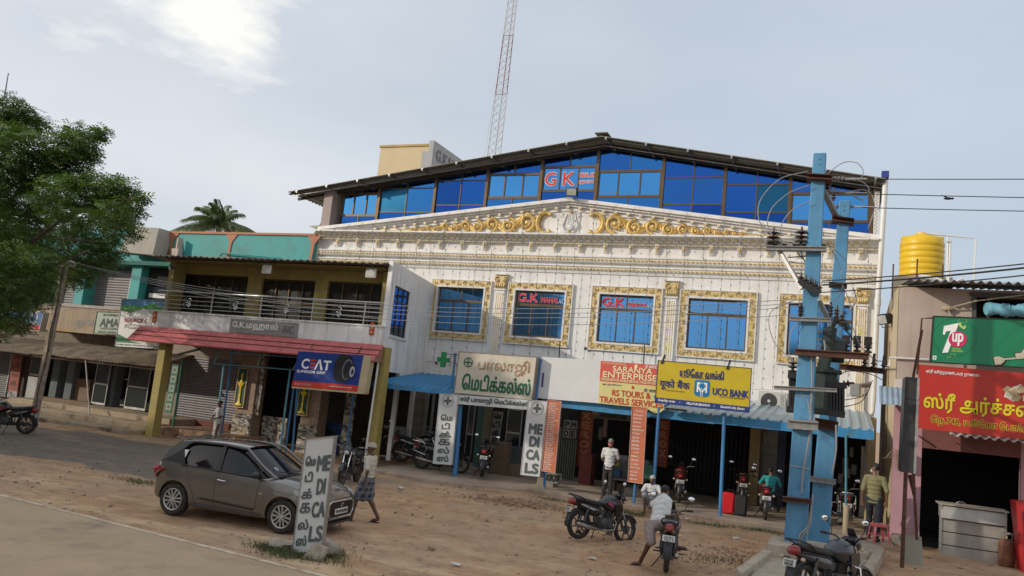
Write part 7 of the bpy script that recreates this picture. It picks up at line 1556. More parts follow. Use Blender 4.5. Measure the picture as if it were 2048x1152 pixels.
    if stripe: P('tank_stripe',stripe,lambda m: [m.poly([(-.03,s*.158,.80),(.12,s*.160,.74),(.30,s*.150,.83),(.28,s*.145,.88),(.10,s*.160,.80),(.02,s*.158,.86)],(0,s*.004,0)) for s in (-1,1)]);P('side_stripe',mat('silver_stripe',(.4,.4,.42),.3,.5,bump=0),lambda m: [m.poly([(-.70,s*.108,.72),(-.30,s*.118,.62),(-.28,s*.118,.65),(-.68,s*.110,.76)],(0,s*.004,0)) for s in (-1,1)])
    P('tank_shroud',tank,lambda m: [m.poly([(.16,s*.165,.78),(.36,s*.15,.84),(.42,s*.13,.70),(.30,s*.12,.50),(.20,s*.145,.58)],(0,s*.02,0)) for s in (-1,1)])
    P('fuel_cap',CHROME,lambda m: m.lathe([(.035,0),(.035,.015)],(.17,0,.97),14))
    P('seat',seatm,lambda m: loft(m,[(-.80,.09,.80,.86),(-.70,.125,.76,.88),(-.45,.13,.74,.855),(-.22,.125,.72,.83),(-.08,.09,.73,.84),(-.04,.06,.75,.83)]))
    P('side_panel',tank,lambda m: loft(m,[(-.86,.06,.70,.80),(-.62,.10,.62,.78),(-.30,.125,.50,.76),(-.14,.10,.52,.72)]))
    P('tail_lamp',TAIL,lambda m: loft(m,[(-.965,.03,.73,.77),(-.93,.062,.70,.82),(-.82,.085,.70,.84)]));P('grab_rail',STEEL if rack else BLACK,lambda m: m.tube([(-.55,-.13,.80),(-.70,-.145,.87),(-.90,-.12,.91),(-.95,0,.915),(-.90,.12,.91),(-.70,.145,.87),(-.55,.13,.80)],.013,7))
    if rack: P('luggage_rack',CHROME,lambda m: [m.tube([(-.45,-.20,.60),(-.60,-.22,.82),(-.98,-.18,.86),(-1.0,0,.87),(-.98,.18,.86),(-.60,.22,.82),(-.45,.20,.60)],.010,6)]+[m.tube([(-.7,s*.21,.84),(-.88,s*.2,.55),(-.5,s*.2,.45)],.009,6) for s in (-1,1)])
    pl=P('number_plate',PLATE,lambda m: m.poly([(-.955,-.105,.545),(-.955,.105,.545),(-.93,.105,.645),(-.93,-.105,.645)],(.008,0,0)),0)
    a_,b_=plate.rsplit(' ',1);up_v=V(.24,0,.97).normalized()
    letters(a_,pl,(-.948,0,.615),(0,-1,0),up_v,.15,.030,BLACK,.0012,proud=.006);letters(b_,pl,(-.957,0,.573),(0,-1,0),up_v,.15,.036,BLACK,.0015,proud=.006)
    for s in (-1,1): P('indicator',AMB,lambda m: m.ell((-.88,s*.18,.66),(.035,.035,.028),10,7));P('indicator_stem',BLACK,lambda m: m.tube([(-.86,s*.06,.66),(-.87,s*.16,.66)],.011,6));P('front_indicator',AMB,lambda m: m.ell((.42,s*.17,.88),(.03,.03,.025),8,6))
    # engine, frame, exhaust
    def eng(m):
        m.cbox((.02,0,.40),(.34,.22,.22));m.cbox((.12,0,.56),(.15,.15,.22),Matrix.Rotation(.35,3,'Y'))
        for k in range(7): m.cbox((.09+.012*k,0,.48+.03*k),(.19,.20,.011),Matrix.Rotation(.35,3,'Y'))
        for s in (-1,1): m.lathe([(.10,0),(.10,.03),(.07,.045)],(-.04,s*.11 if s>0 else -.11,.40),18,Matrix.Rotation(-s*math.pi/2,3,'X'));m.lathe([(.065,0),(.06,.04)],(.10,s*.11,.37),14,Matrix.Rotation(-s*math.pi/2,3,'X'))
        m.cbox((-.08,0,.60),(.14,.10,.12))
    P('engine',ENG,eng,40,.006)
    P('frame',BLACK,lambda m: [m.tube([(.36,0,.90),(.30,0,.55),(.22,s*.05,.28),(-.25,s*.08,.28),(-.32,s*.09,.45),(-.30,s*.10,.72),(-.80,s*.10,.76)],.017,7) for s in (-1,1)]+[m.tube([(.34,0,.86),(-.28,0,.76)],.022,7),m.tube([(-.25,.09,.32),(-.62,.09,R)],.022,8),m.tube([(-.25,-.09,.32),(-.62,-.09,R)],.022,8)])
    P('shock_absorber',ENG,lambda m: [m.tube([(-.60,s*.11,R+.03),(-.48,s*.12,.70)],.012,6) for s in (-1,1)]+[m.lathe([(.026,0),(.026,.25)],(-.575,s*.115,R+.10),10,Matrix.Rotation(.27,3,'Y')) for s in (-1,1)])
    P('exhaust',mat('exhaust_steel',(.30,.28,.26),.35,.8,var=.3,scale=8,local=True),lambda m: m.tube([(.20,-.08,.52),(.30,-.10,.42),(.24,-.12,.27),(.0,-.13,.24),(-.20,-.135,.25),(-.30,-.14,.26),(-.55,-.15,.29),(-.78,-.16,.33),(-.80,-.16,.335)],[.020,.020,.020,.022,.024,.040,.052,.046,.03],12))
    P('chain_case',BLACK,lambda m: loft2(m)) if 0 else P('chain_case',BLACK,lambda m: m.cbox((-.36,.115,.33),(.55,.03,.10),Matrix.Rotation(.06,3,'Y')))
    P('footrest',BLACK,lambda m: [m.tube([(-.10,s*.10,.30),(-.10,s*.26,.30)],.014,7) for s in (-1,1)]+[m.tube([(-.42,s*.10,.38),(-.42,s*.22,.38)],.013,7) for s in (-1,1)]);P('side_stand',BLACK,lambda m: m.tube([(-.12,.10,.26),(-.06,.26,.01)],.012,6));P('side_stand_foot',BLACK,lambda m: m.cbox((-.06,.27,.012),(.05,.05,.012)))
    P('hugger_guard',BLACK,lambda m: m.poly([(-.74,-.05,.16),(-.60,-.05,.10),(-.52,-.05,.12),(-.62,-.05,.2)],(0,.01,0)))
    if crash: P('crash_guard',CHROME,lambda m: m.tube([(.26,-.05,.66),(.27,-.26,.62),(.28,-.28,.40),(.22,-.06,.30)],.012,7));P('crash_guard',CHROME,lambda m: m.tube([(.26,.05,.66),(.27,.26,.62),(.28,.28,.40),(.22,.06,.30)],.012,7))
    P('leg_guard',mat('grey_mudflap',(.16,.15,.13),.7),lambda m: m.poly([(.20,-.12,.14),(.20,.12,.14),(.24,.10,.34),(.24,-.10,.34)],(.008,0,0)))
    return r
def guard(cx,cz,R_,a0,a1,w_):
    vs=[];fs=[];n=14
    for i in range(n+1):
        a=math.radians(a0+(a1-a0)*i/n);d=V(math.cos(a),0,math.sin(a))
        for t_,k in ((-1,-.03),(-.7,0),(0,.012),(.7,0),(1,-.03)): vs.append(V(cx,0,cz)+d*(R_+k)+V(0,t_*w_,0))
    for i in range(n):
        for k in range(4): q=i*5+k;fs.append((q,q+1,q+6,q+5))
    return vs,fs
def place(r,p,q=None,yaw=None,lean=0,s=1.0):
    """stand a machine on the ground: p = rear wheel contact, q = front wheel contact (world points)"""
    if q is not None: d=(q-p);yaw=math.atan2(d.y,d.x)
    c=p+V(.62*math.cos(yaw),.62*math.sin(yaw),0)*s
    r.location=c;r.rotation_mode='ZYX';r.rotation_euler=(lean,0,yaw);r.scale=(s,s,s)
STR=flat('magenta_stripe',(.35,.03,.08),.3);RDT=mat('dark_red_paint',(.16,.012,.014),.22,var=.1,bump=0,coat=.6,local=True);BLU=mat('blue_black_paint',(.015,.02,.032),.2,var=.1,bump=0,coat=.7,local=True)
m1=motorcycle('motorcycle','black motorcycle with red and silver tank graphics parked side-on in the middle of the dirt',PAINT_BLK,STR);p=gat(1154,1083);q=gat(1247,1080);place(m1,p,q,lean=-.10,s=(q-p).length/1.25)
m2=motorcycle('motorcycle','black motorcycle with red tail lamp carrying the white-shirted rider, seen from behind',PAINT_BLK,None,plate='TN 48 2 7211');m2['group']='parked motorcycles'
pr_=gat(1331,1152);yaw2=math.atan2((gat(1300,1075)-pr_).y,(gat(1300,1075)-pr_).x);place(m2,pr_,yaw=math.radians(100),lean=-.08,s=1.06)
m3=motorcycle('motorcycle','black motorcycle with dark blue tank cut off by the bottom edge of the photograph',BLU,None,plate='TN10 AB 9838',crash=True)
p3=V(-.36,-14.72,.24);place(m3,p3,yaw=math.radians(53),lean=-.10,s=1.06)
m4=motorcycle('motorcycle','silver and black motorcycle parked side-on behind the white Tamil medicals panel',PAINT_BLK,None,rack=True,crash=True);p=at(842,938,z=PLAT);q=at(925,948,z=PLAT);place(m4,p,q,lean=.08)
if True:
    d_=(q-p).normalized();place(m4,at(842,938,z=PLAT),yaw=math.atan2(d_.y,d_.x),lean=-.08,s=1.03)
def bike_copy(src,lab,p,yaw,lean=-.08,s=1.04): c=dup(src);c['label']=lab;c['group']='parked motorcycles';place(c,p,yaw=yaw,lean=lean,s=s);return c
bike_copy(m2,'motorcycle seen from behind between the two medicals panels',at(962,958,z=PLAT),math.radians(112))
m6=motorcycle('motorcycle','red-tailed motorcycle seen from behind under the awning right of the seated man',RDT,None,plate='TN 48 S 8861');place(m6,at(1357,1008,z=PLAT),yaw=math.radians(100),lean=-.06,s=1.04)
bike_copy(m6,'red motorcycle seen from behind just right of the red suitcase',at(1483,1015,z=PLAT),math.radians(98));bike_copy(m6,'motorcycle under the awning ridden by the man in the teal shirt',at(1530,1040,z=PLAT),math.radians(96),0)
bike_copy(m4,'motorcycle with chrome luggage rack parked between the poles and the olive-shirted man',at(1690,1062,z=PLAT),math.radians(95));bike_copy(m1,'dark motorcycle in the shade right behind the mustard column',at(775,915,z=PLAT),math.radians(150),-.1);bike_copy(m1,'dark motorcycle facing right in the shade left of the rack motorcycle',at(800,925,z=PLAT),math.radians(15),-.1)
bike_copy(m1,'black motorcycle parked at the left edge in front of the grey shutter',gat(50,870),math.radians(205),.1);bike_copy(m2,'black motorcycle facing the road behind the walking man',gat(712,965),math.radians(-75),0,1.0)
# ------------------------------------------------------------------ grey hatchback
CARP=mat('warm_grey_car_paint',(.16,.145,.128),.24,.6,var=.06,scale=1,bump=0,coat=1,local=True,col2=(.14,.12,.10),thr=(.55,.8));CGL=mat('tinted_car_glass',(.006,.006,.007),.03,var=.05,bump=0,spec=.45,local=True)
CBK=mat('car_black_trim',(.02,.02,.02),.35,var=.1,bump=0,local=True)
car=thing('parked_car','grey hatchback car parked on the dirt beside the road','car',(0,0,0))
def interp(tab,x):
    xs=[t_[0] for t_ in tab]
    if x<=xs[0]: return tab[0][1:]
    if x>=xs[-1]: return tab[-1][1:]
    for i in range(len(tab)-1):
        if xs[i]<=x<=xs[i+1]:
            t_=(x-xs[i])/(xs[i+1]-xs[i]);t_=t_*t_*(3-2*t_) if False else t_
            p0=tab[max(i-1,0)][1:];p1=tab[i][1:];p2=tab[i+1][1:];p3=tab[min(i+2,len(tab)-1)][1:]
            return tuple(.5*(2*b+(c-a)*t_+(2*a-5*b+4*c-d)*t_*t_+(3*b-a-3*c+d)*t_**3) for a,b,c,d in zip(p0,p1,p2,p3))
# x, half width at the shoulder, bottom z, shoulder (belt) z, centre top z
SEC=[(-1.90,.60,.36,.80,.84),(-1.86,.72,.30,.90,.95),(-1.76,.80,.27,.98,1.02),(-1.50,.855,.23,1.00,1.04),(-1.0,.865,.20,.975,1.02),(-.3,.862,.19,.945,1.0),(.4,.862,.19,.925,.985),(.80,.862,.20,.92,1.0),(1.1,.858,.21,.90,.985),(1.45,.835,.22,.84,.93),(1.70,.765,.23,.74,.85),(1.86,.65,.25,.64,.74),(1.92,.52,.28,.58,.66)]
def body():
    vs=[];fs=[];n=60;m=13
    for i in range(n+1):
        x=-1.90+3.82*i/n;hw,zb,zs,zt=interp(SEC,x)
        arch=max(0,1-abs(x+1.28)/.42)+max(0,1-abs(x-1.17)/.42)
        half=[(0,zb),(hw*.80,zb),(hw*.93,zb+.03),(hw*.975,zb+(zs-zb)*.14),(hw*.985+.012*arch,zb+(zs-zb)*.32),(hw*1.0+.014*arch,zb+(zs-zb)*.52),(hw*1.0+.010*arch,zb+(zs-zb)*.72),(hw*.975,zb+(zs-zb)*.90),(hw*.95,zs),(hw*.86,zs+(zt-zs)*.35),(hw*.62,zs+(zt-zs)*.78),(hw*.3,zs+(zt-zs)*.96),(0,zt)]
        ring=half+[(-y,z) for y,z in half[-2:0:-1]];M_=len(ring)
        vs+=[(x,y,z) for y,z in ring]
    for i in range(n):
        for k in range(M_): k2=(k+1) % M_;fs.append((i*M_+k,i*M_+k2,(i+1)*M_+k2,(i+1)*M_+k))
    fs.append(tuple(range(M_-1,-1,-1)));fs.append(tuple(range(n*M_,(n+1)*M_)));mb=MB().add(vs,fs);return mb
o=body().build('body',CARP,car,smooth=50)
cut=[]
for x in (-1.28,1.17):
    for s in (-1,1):
        mb=MB().tube([(x,s*.58,.315),(x,s*1.1,.315)],.365,40);c=mb.build('cutter',CBK,org=(0,0,0));cut.append(c);md=o.modifiers.new('b','BOOLEAN');md.object=c;md.operation='DIFFERENCE';md.solver='EXACT'
dg=bpy.context.evaluated_depsgraph_get();me=bpy.data.meshes.new_from_object(o.evaluated_get(dg));o.modifiers.clear();o.data=me
for c in cut: bpy.data.objects.remove(c)
me.polygons.foreach_set('use_smooth',[True]*len(me.polygons));me.set_sharp_from_angle(angle=math.radians(42))
# greenhouse: dark glass shell with roof skin and pillars over it
GB_=[(.90,.985),(.55,1.22),(.16,1.43),(-.1,1.485),(-.7,1.50),(-1.2,1.475),(-1.50,1.42),(-1.72,1.20),(-1.84,.98)]   # centre line profile
def gh_ring(t,wmul=1):   # ring at height fraction t 0..1
    x0=.86+(-.86+.10)*t+.0;xf=.88*(1-t)+.10*t;xr=-1.80*(1-t)+(-1.48)*t;z=.965*(1-t)+1.44*t;hw=.80*(1-t)+.60*t;hf=hw*.86;hr=hw*.86
    z_b=lambda x: z
    pts=[(xf+.02,0),(xf,hf*.5),(xf-.10,hf*.95),(xf-.32,hw),(-.4,hw*1.01),(xr+.30,hw),(xr+.08,hr*.95),(xr-.02,hr*.5),(xr-.03,0)]
    return [(x,y*wmul,z) for x,y in pts]
def greenhouse(m,off=0,t0=0,t1=1,nt=6):
    vs=[];fs=[]
    for i in range(nt+1):
        t=t0+(t1-t0)*i/nt;h=gh_ring(t);ring=h+[(x,-y,z) for x,y,z in h[-2:0:-1]];M_=len(ring)
        bul=.015*math.sin(t*math.pi);vs+=[(x*(1+bul*.3),y*(1+bul+off),z+off) for x,y,z in ring]
    for i in range(nt):
        for k in range(M_): k2=(k+1) % M_;fs.append((i*M_+k,i*M_+k2,(i+1)*M_+k2,(i+1)*M_+k))
    m.add(vs,fs);return M_
mb=MB();greenhouse(mb);mb.build('windows',CGL,car,smooth=40)
def roof():
    mb=MB();vs=[];fs=[];nx=14;ny=9
    for i in range(nx+1):
        u=i/nx;x=.14-1.66*u;zc=1.435+.075*math.sin(min(1,u*1.15)*math.pi*.62+.35)-.02*max(0,u-.6)*4
        zc=1.44+.075*(1-((u-.42)/.60)**2) if abs(u-.42)<.6 else 1.44
        for j in range(ny+1):
            v=-1+2*j/ny;y=v*.62;xx=x-(.06*v*v if u<.3 else 0)*(1-u/.3 if u<.3 else 0)*2+(.05*v*v if u>.8 else 0);vs.append((xx,y,zc-.055*v**4-.012*v*v))
    for i in range(nx):
        for j in range(ny): a=i*(ny+1)+j;fs.append((a,a+1,a+ny+2,a+ny+1))
    base=len(vs);vs2=[(x,y,z-.03) for x,y,z in vs];mb.add(vs+vs2,fs+[tuple(q+base for q in reversed(f)) for f in fs]);
    edge=[];return mb
roof().build('roof',CARP,car,smooth=60)
for s in (-1,1):
    mb=MB().tube([(.88,s*.70,.955),(.50,s*.69,1.18),(.12,s*.625,1.435),(-.4,s*.635,1.47),(-1.0,s*.625,1.455),(-1.40,s*.60,1.40)],[.032,.026,.028,.022,.022,.03],8);mb.build('roof_rail',CARP,car,smooth=50)
    # pillars: black B pillar, thick C pillar
    mb=MB().poly([(-.30,s*.828,.95),(-.40,s*.828,.95),(-.43,s*.642,1.44),(-.35,s*.642,1.44)],(0,s*.006,0));mb.build('door_pillar',CBK,car)
    mb=MB().poly([(-1.10,s*.832,.96),(-1.75,s*.76,.98),(-1.66,s*.66,1.22),(-1.46,s*.60,1.42),(-1.15,s*.636,1.43),(-1.30,s*.70,1.28)],(0,s*.012,0));mb.build('rear_pillar',CBK,car)
    mb=MB().poly([(-1.19,s*.762,1.12),(-1.27,s*.735,1.14),(-1.28,s*.69,1.27),(-1.17,s*.70,1.27)],(0,s*.012,0));mb.build('rear_door_handle',mat('bright_silver',(.6,.6,.6),.25,.8,bump=0),car)
    mb=MB().tube([(.80,s*.835,.965),(.2,s*.848,.962),(-.6,s*.850,.975),(-1.15,s*.845,.995)],.012,6);mb.build('window_sill_trim',CBK,car)
    mb=MB().tube([(.62,s*.79,1.07),(.14,s*.655,1.415),(-.4,s*.66,1.45),(-1.1,s*.65,1.435),(-1.25,s*.66,1.37)],.014,6);mb.build('rain_visor',CBK,car)
    # door seams and handle
    for pts in (((.62,.93),(.60,.70),(.58,.40),(.50,.27)),((-.34,.95),(-.36,.60),(-.34,.27)),((-1.06,.98),(-1.0,.80),(-.88,.55),(-.78,.32),(-.70,.27)),((.50,.262),(-.70,.262))):
        P_=[]
        for k in range(len(pts)-1):
            for q in range(5): t=q/5;x=pts[k][0]*(1-t)+pts[k+1][0]*t;z=pts[k][1]*(1-t)+pts[k+1][1]*t;P_.append((x,z))
        P_.append(pts[-1])
        def sidey(x,z):
            hw,zb,zs,zt=interp(SEC,x);f_=(z-zb)/(zs-zb);arch=max(0,1-abs(x+1.28)/.42)+max(0,1-abs(x-1.17)/.42)
            tb=[(0,.93),(.14,.975),(.32,.985),(.52,1.0),(.72,1.0),(.90,.975),(1,.95)]
            for (a,b),(c,d) in zip(tb,tb[1:]):
                if a<=f_<=c or c==1: return hw*(b+(d-b)*max(0,min(1,(f_-a)/(c-a))))
            return hw
        mb=MB().tube([(x,s*(sidey(x,z)+.001),z) for x,z in P_],.005,4);mb.build('panel_seam',BLACK,car)
    mb=MB().tube([(-.12,s*.872,.80),(-.16,s*.892,.805),(-.27,s*.892,.81),(-.31,s*.872,.81)],[.010,.014,.014,.010],6);mb.build('door_handle',MATS['bright_silver'],car,smooth=50)
    mb=MB().ell((.56,s*.93,1.0),(.09,.11,.065),12,8);mb.tube([(.58,s*.80,.95),(.56,s*.88,.98)],.03,6);mb.build('wing_mirror',CBK,car,smooth=60)
    mb=MB().tube([(-.86,s*.85,.275),(.70,s*.85,.275)],.018,6);mb.build('sill_strip',CBK,car)
    mb=MB().poly([(-.75,s*.874,.40),(.55,s*.874,.34),(.55,s*.874,.365),(-.60,s*.874,.42)],(0,s*.006,0));mb.build('side_moulding',CBK,car)
    mb=MB().poly([(-1.55,s*.84,.88),(-1.86,s*.74,.90),(-1.90,s*.66,.76),(-1.80,s*.80,.66),(-1.72,s*.845,.78)],(0,s*.02,0));mb.ell((-1.80,s*.77,.82),(.09,.06,.10),10,8);mb.build('tail_lamp',TAIL,car,smooth=40)
    mb=MB().poly([(1.36,s*.845,.82),(1.60,s*.79,.79),(1.84,s*.66,.66),(1.82,s*.67,.58),(1.60,s*.80,.66),(1.42,s*.85,.74)],(0,s*.018,.01));mb.ell((1.62,s*.745,.72),(.16,.06,.06),12,8);mb.build('headlamp',mat('headlamp_clear',(.30,.31,.32),.08,.6,bump=0,coat=.8),car,smooth=40)
    mb=MB().ell((1.80,s*.62,.42),(.06,.07,.05),10,7);mb.build('fog_lamp',CHROME,car)
    mb=MB().poly([(.64,s*.868,.66),(.72,s*.868,.665),(.72,s*.868,.685),(.64,s*.868,.68)],(0,s*.006,0));mb.build('side_badge',CHROME,car)
    mb=MB().tube([(-1.75,s*.60,1.03),(-1.62,s*.62,1.22),(-1.47,s*.55,1.42)],.02,6);mb.build('tailgate_edge',CARP,car)
mb=MB().poly([(-1.44,-.58,1.46),(-1.44,.58,1.46),(-1.66,.54,1.455),(-1.66,-.54,1.455)],(0,0,.025));mb.build('roof_spoiler',CARP,car,bevel=.008)
def hexa(x,hw,z0,z1,cut_=.10): return [(x,-hw,z1-.02),(x-.01,-hw+cut_,z1+.02),(x+.02,0,z1+.03),(x-.01,hw-cut_,z1+.02),(x,hw,z1-.02),(x,hw*1.02,z0+.10),(x,hw*.84,z0),(x,-hw*.84,z0),(x,-hw*1.02,z0+.10)]
mb=MB().poly(hexa(1.88,.46,.33,.60),(.055,0,0));mb.build('grille',mat('grille_black',(.012,.012,.012),.5),car)
mb=MB();h=hexa(1.945,.475,.32,.61);mb.tube(h+[h[0]],.016,6);mb.build('grille_surround',MATS['bright_silver'],car,smooth=50)
mb=MB()
for k in range(6): mb.box(1.938,1.944,-.42,.42,.36+k*.042,.366+k*.042)
mb.build('grille_bar',BLACK,car)
mb=MB().tube([(1.95,.045,.60-.03),(1.95,-.02,.585-.03),(1.95,.0,.555),(1.95,-.045,.53),(1.95,.045,.515)][0:0] or [(1.952,.05,.575),(1.952,-.03,.563),(1.952,.03,.540),(1.952,-.05,.528)],.010,6);mb.build('badge',CHROME,car)
mb=MB().poly([(1.95,-.25,.385),(1.95,.25,.385),(1.95,.25,.495),(1.95,-.25,.495)],(.01,0,0));cpl=mb.build('number_plate',PLATE,car);letters('TN 48 AB 8962',cpl,(1.962,0,.44),(0,1,0),(0,0,1),.44,.055,BLACK,.002,proud=.004)
mb=MB().poly([(1.84,-.66,.20),(1.84,.66,.20),(1.93,.45,.27),(1.93,-.45,.27)],(-.05,0,.06));mb.poly([(1.70,-.78,.19),(1.93,-.48,.19),(1.93,.48,.19),(1.70,.78,.19)],(0,0,.05));mb.build('bumper_lip',CBK,car)
mb=MB().poly([(.95,-.62,.985),(.98,.62,.985),(.86,.66,.975),(.86,-.66,.975)],(0,0,.02));mb.tube([(.93,.05,1.0),(.78,-.45,1.06)],.010,5);mb.tube([(.93,.45,1.0),(.80,.0,1.06)],.010,5);mb.build('wiper',CBK,car)
for nm,c_,sz in (('windscreen_sticker',(.655,-.40,1.10),.05),): mb=MB().cbox(c_,(.004,.10,.075),Matrix.Rotation(-.86,3,'Y'));mb.build(nm,PLATE,car);mb=MB().cbox((c_[0]+.004,c_[1],c_[2]+.003),(.003,.05,.04),Matrix.Rotation(-.86,3,'Y'));mb.build(nm,BLACK,car)
SIL=mat('silver_wheel_cover',(.45,.44,.42),.35,.6,var=.1,bump=0,local=True)
def carwheel():
    w=thing('wheel',None,None,(0,0,0));R=.305;Rm=Matrix.Rotation(math.pi/2,3,'X')
    mb=MB();prof=[(R-.095,-.085),(R-.07,-.10),(R-.02,-.10),(R,-.08),(R+.004,0),(R,.08),(R-.02,.10),(R-.07,.10),(R-.095,.085)];mb.lathe(prof,(0,0,0),44,Rm,False);mb.build('tyre',RUBBER,w,smooth=50)
    mb=MB().lathe([(.205,.06),(.212,.092),(.20,.094),(.18,.075),(.17,.05),(.02,.05)],(0,0,0),40,Rm)
    mb.build('rim_well',mat('dark_rim_well',(.022,.022,.022),.7),w,smooth=40)
    mb=MB().lathe([(.20,.078),(.214,.096),(.205,.100),(.190,.086)],(0,0,0),40,Rm,False)
    for k in range(6):
        a=2*math.pi*k/6;d=V(math.cos(a),0,math.sin(a));t=V(-math.sin(a),0,math.cos(a))
        for sg in (-1,1): mb.poly([d*.03+t*sg*.008+V(0,-.095,0),d*.03+t*sg*.03+V(0,-.095,0),d*.20+t*sg*.062+V(0,-.088,0),d*.20+t*sg*.026+V(0,-.088,0)],(0,.02,0))
    mb.lathe([(.055,.08),(.05,.105),(.02,.108)],(0,0,0),20,Rm);mb.build('wheel_cover',SIL,w,smooth=35);return w
cw=carwheel()
for i,(x,s) in enumerate(((-1.28,-1),(1.17,-1),(-1.28,1),(1.17,1))):
    c=cw if i==0 else dup(cw);c.parent=car;c.location=(x,s*.755,.308);c.rotation_euler=(0,.3*i,0 if s<0 else math.pi)
a,b=gat(343,1031),gat(560,1068);
# pixels give the near side contact patches; shift to the axle line
d=(b-a).normalized();yaw=math.atan2(d.y,d.x);nrm=V(-d.y,d.x,0);sc_=(b-a).length/2.45;mid=(a+b)/2+nrm*.80*sc_
car.location=mid+d*(.055)*sc_;car.rotation_euler=(0,0,yaw);car.scale=(sc_,)*3;car.location.z=gz(mid.x,mid.y)+.01
# ------------------------------------------------------------------ people
SKIN=mat('brown_skin',(.18,.092,.055),.5,var=.12,scale=12,bump=.08,local=True);SKIN2=mat('dark_skin',(.105,.052,.033),.5,var=.12,scale=12,bump=.08,local=True)
def fuse(mb,name,m,parent,voxel=.010,smooth=3,wr=0,cut=None):
    me=mb.mesh(name,m);bm=bmesh.new();bm.from_mesh(me);bmesh.ops.recalc_face_normals(bm,faces=bm.faces);bm.to_mesh(me);bm.free()
    o=bpy.data.objects.new(name,me);COL.objects.link(o)
    md=o.modifiers.new('r','REMESH');md.mode='VOXEL';md.voxel_size=voxel;md.use_smooth_shade=True
    ms_=o.modifiers.new('s','SMOOTH');ms_.iterations=smooth;ms_.factor=.5
    dg=bpy.context.evaluated_depsgraph_get();m2=bpy.data.meshes.new_from_object(o.evaluated_get(dg));o.modifiers.clear();o.data=m2;m2.name=name
    if wr:
        n=len(m2.vertices);co=np.zeros(n*3);no=np.zeros(n*3);m2.vertices.foreach_get('co',co);m2.vertices.foreach_get('normal',no);co=co.reshape(-1,3);no=no.reshape(-1,3)
        d=np.array([noise.noise(Vector((c[0]*9+c[2]*5,c[1]*9,c[2]*9)))+.5*noise.noise(Vector((c[0]*22,c[1]*22,c[2]*30))) for c in co]);co=co+no*d[:,None]*wr;m2.vertices.foreach_set('co',co.ravel());m2.update()
    m2.polygons.foreach_set('use_smooth',[True]*len(m2.polygons));o.parent=parent;ORG[o]=Vector();return o
def cap(mb,a,b,ra,rb,n=10,flat=1.0):
    a,b=Vector(a),Vector(b);d=(b-a).normalized();pts=[a-d*ra*.95,a-d*ra*.6,a,a.lerp(b,.5),b,b+d*rb*.6,b+d*rb*.95];mb.tube(pts,[ra*.3,ra*.8,ra,(ra+rb)/2,rb,rb*.8,rb*.3],n,True,flat)
def hand(mb,w,el,side,curl=.5,pt=None):
    """palm with four unequal bent fingers and a thumb that leaves its side"""
    w=Vector(w);d=(w-Vector(el)).normalized() if pt is None else Vector(pt).normalized();up=V(0,0,1)
    sd_=d.cross(up);sd_=sd_.normalized() if sd_.length>.1 else V(1,0,0);nr=sd_.cross(d).normalized()
    c=w+d*.045;mb.ell(c,(.040,.016,.048),10,8,Matrix((sd_,nr,d)).transposed())
    for k,(o,ln) in enumerate(((-.028,.060),(-.009,.072),(.010,.068),(.028,.052))):
        a=w+d*.08+sd_*o;b=a+d*ln*.5+nr*(-ln*.25*curl*side*0-ln*.3*curl);e=b+d*ln*.35-nr*ln*.55*curl;mb.tube([a-d*.02,a,b,e],[.0105,.0105,.0100,.0085],6)
    t0=w+d*.03+sd_*.032*side;t1=t0+d*.030+sd_*.026*side;t2=t1+d*.030+sd_*.004*side-nr*.012;mb.tube([w+d*.01+sd_*.015*side,t0,t1,t2],[.014,.0135,.012,.010],6)
def head(mb,c,f,s=1.0):
    """skull, jaw, nose, lips, brows and ears; f = direction faced"""
    c=Vector(c);f=Vector(f).normalized();r=f.cross(V(0,0,1)).normalized();u=r.cross(f);R=Matrix((r,f,u)).transposed()
    def e(p,rr,nu=12,nv=9): mb.ell(c+R @ Vector(p)*s,tuple(q*s for q in rr),nu,nv,R)
    e((0,-.012,.03),(.076,.094,.088),16,12);e((0,.018,-.045),(.058,.072,.062),14,10);e((0,.052,-.088),(.030,.028,.022));e((0,.082,-.005),(.047,.014,.012));e((0,.10,-.030),(.014,.020,.022));e((0,.092,-.012),(.009,.012,.028));e((0,.078,-.066),(.025,.016,.007));e((0,.076,-.076),(.021,.016,.007))
    for sg in (-1,1): e((sg*.078,-.01,-.015),(.010,.020,.032));e((sg*.03,.066,-.035),(.022,.018,.02))
    return R
SHW=mat('white_shirt_cloth',(.60,.60,.59),.85,var=.05,scale=14,bump=.25,bscale=60,local=True);PANT=mat('dark_trousers',(.030,.028,.030),.85,var=.2,bump=.2,local=True)
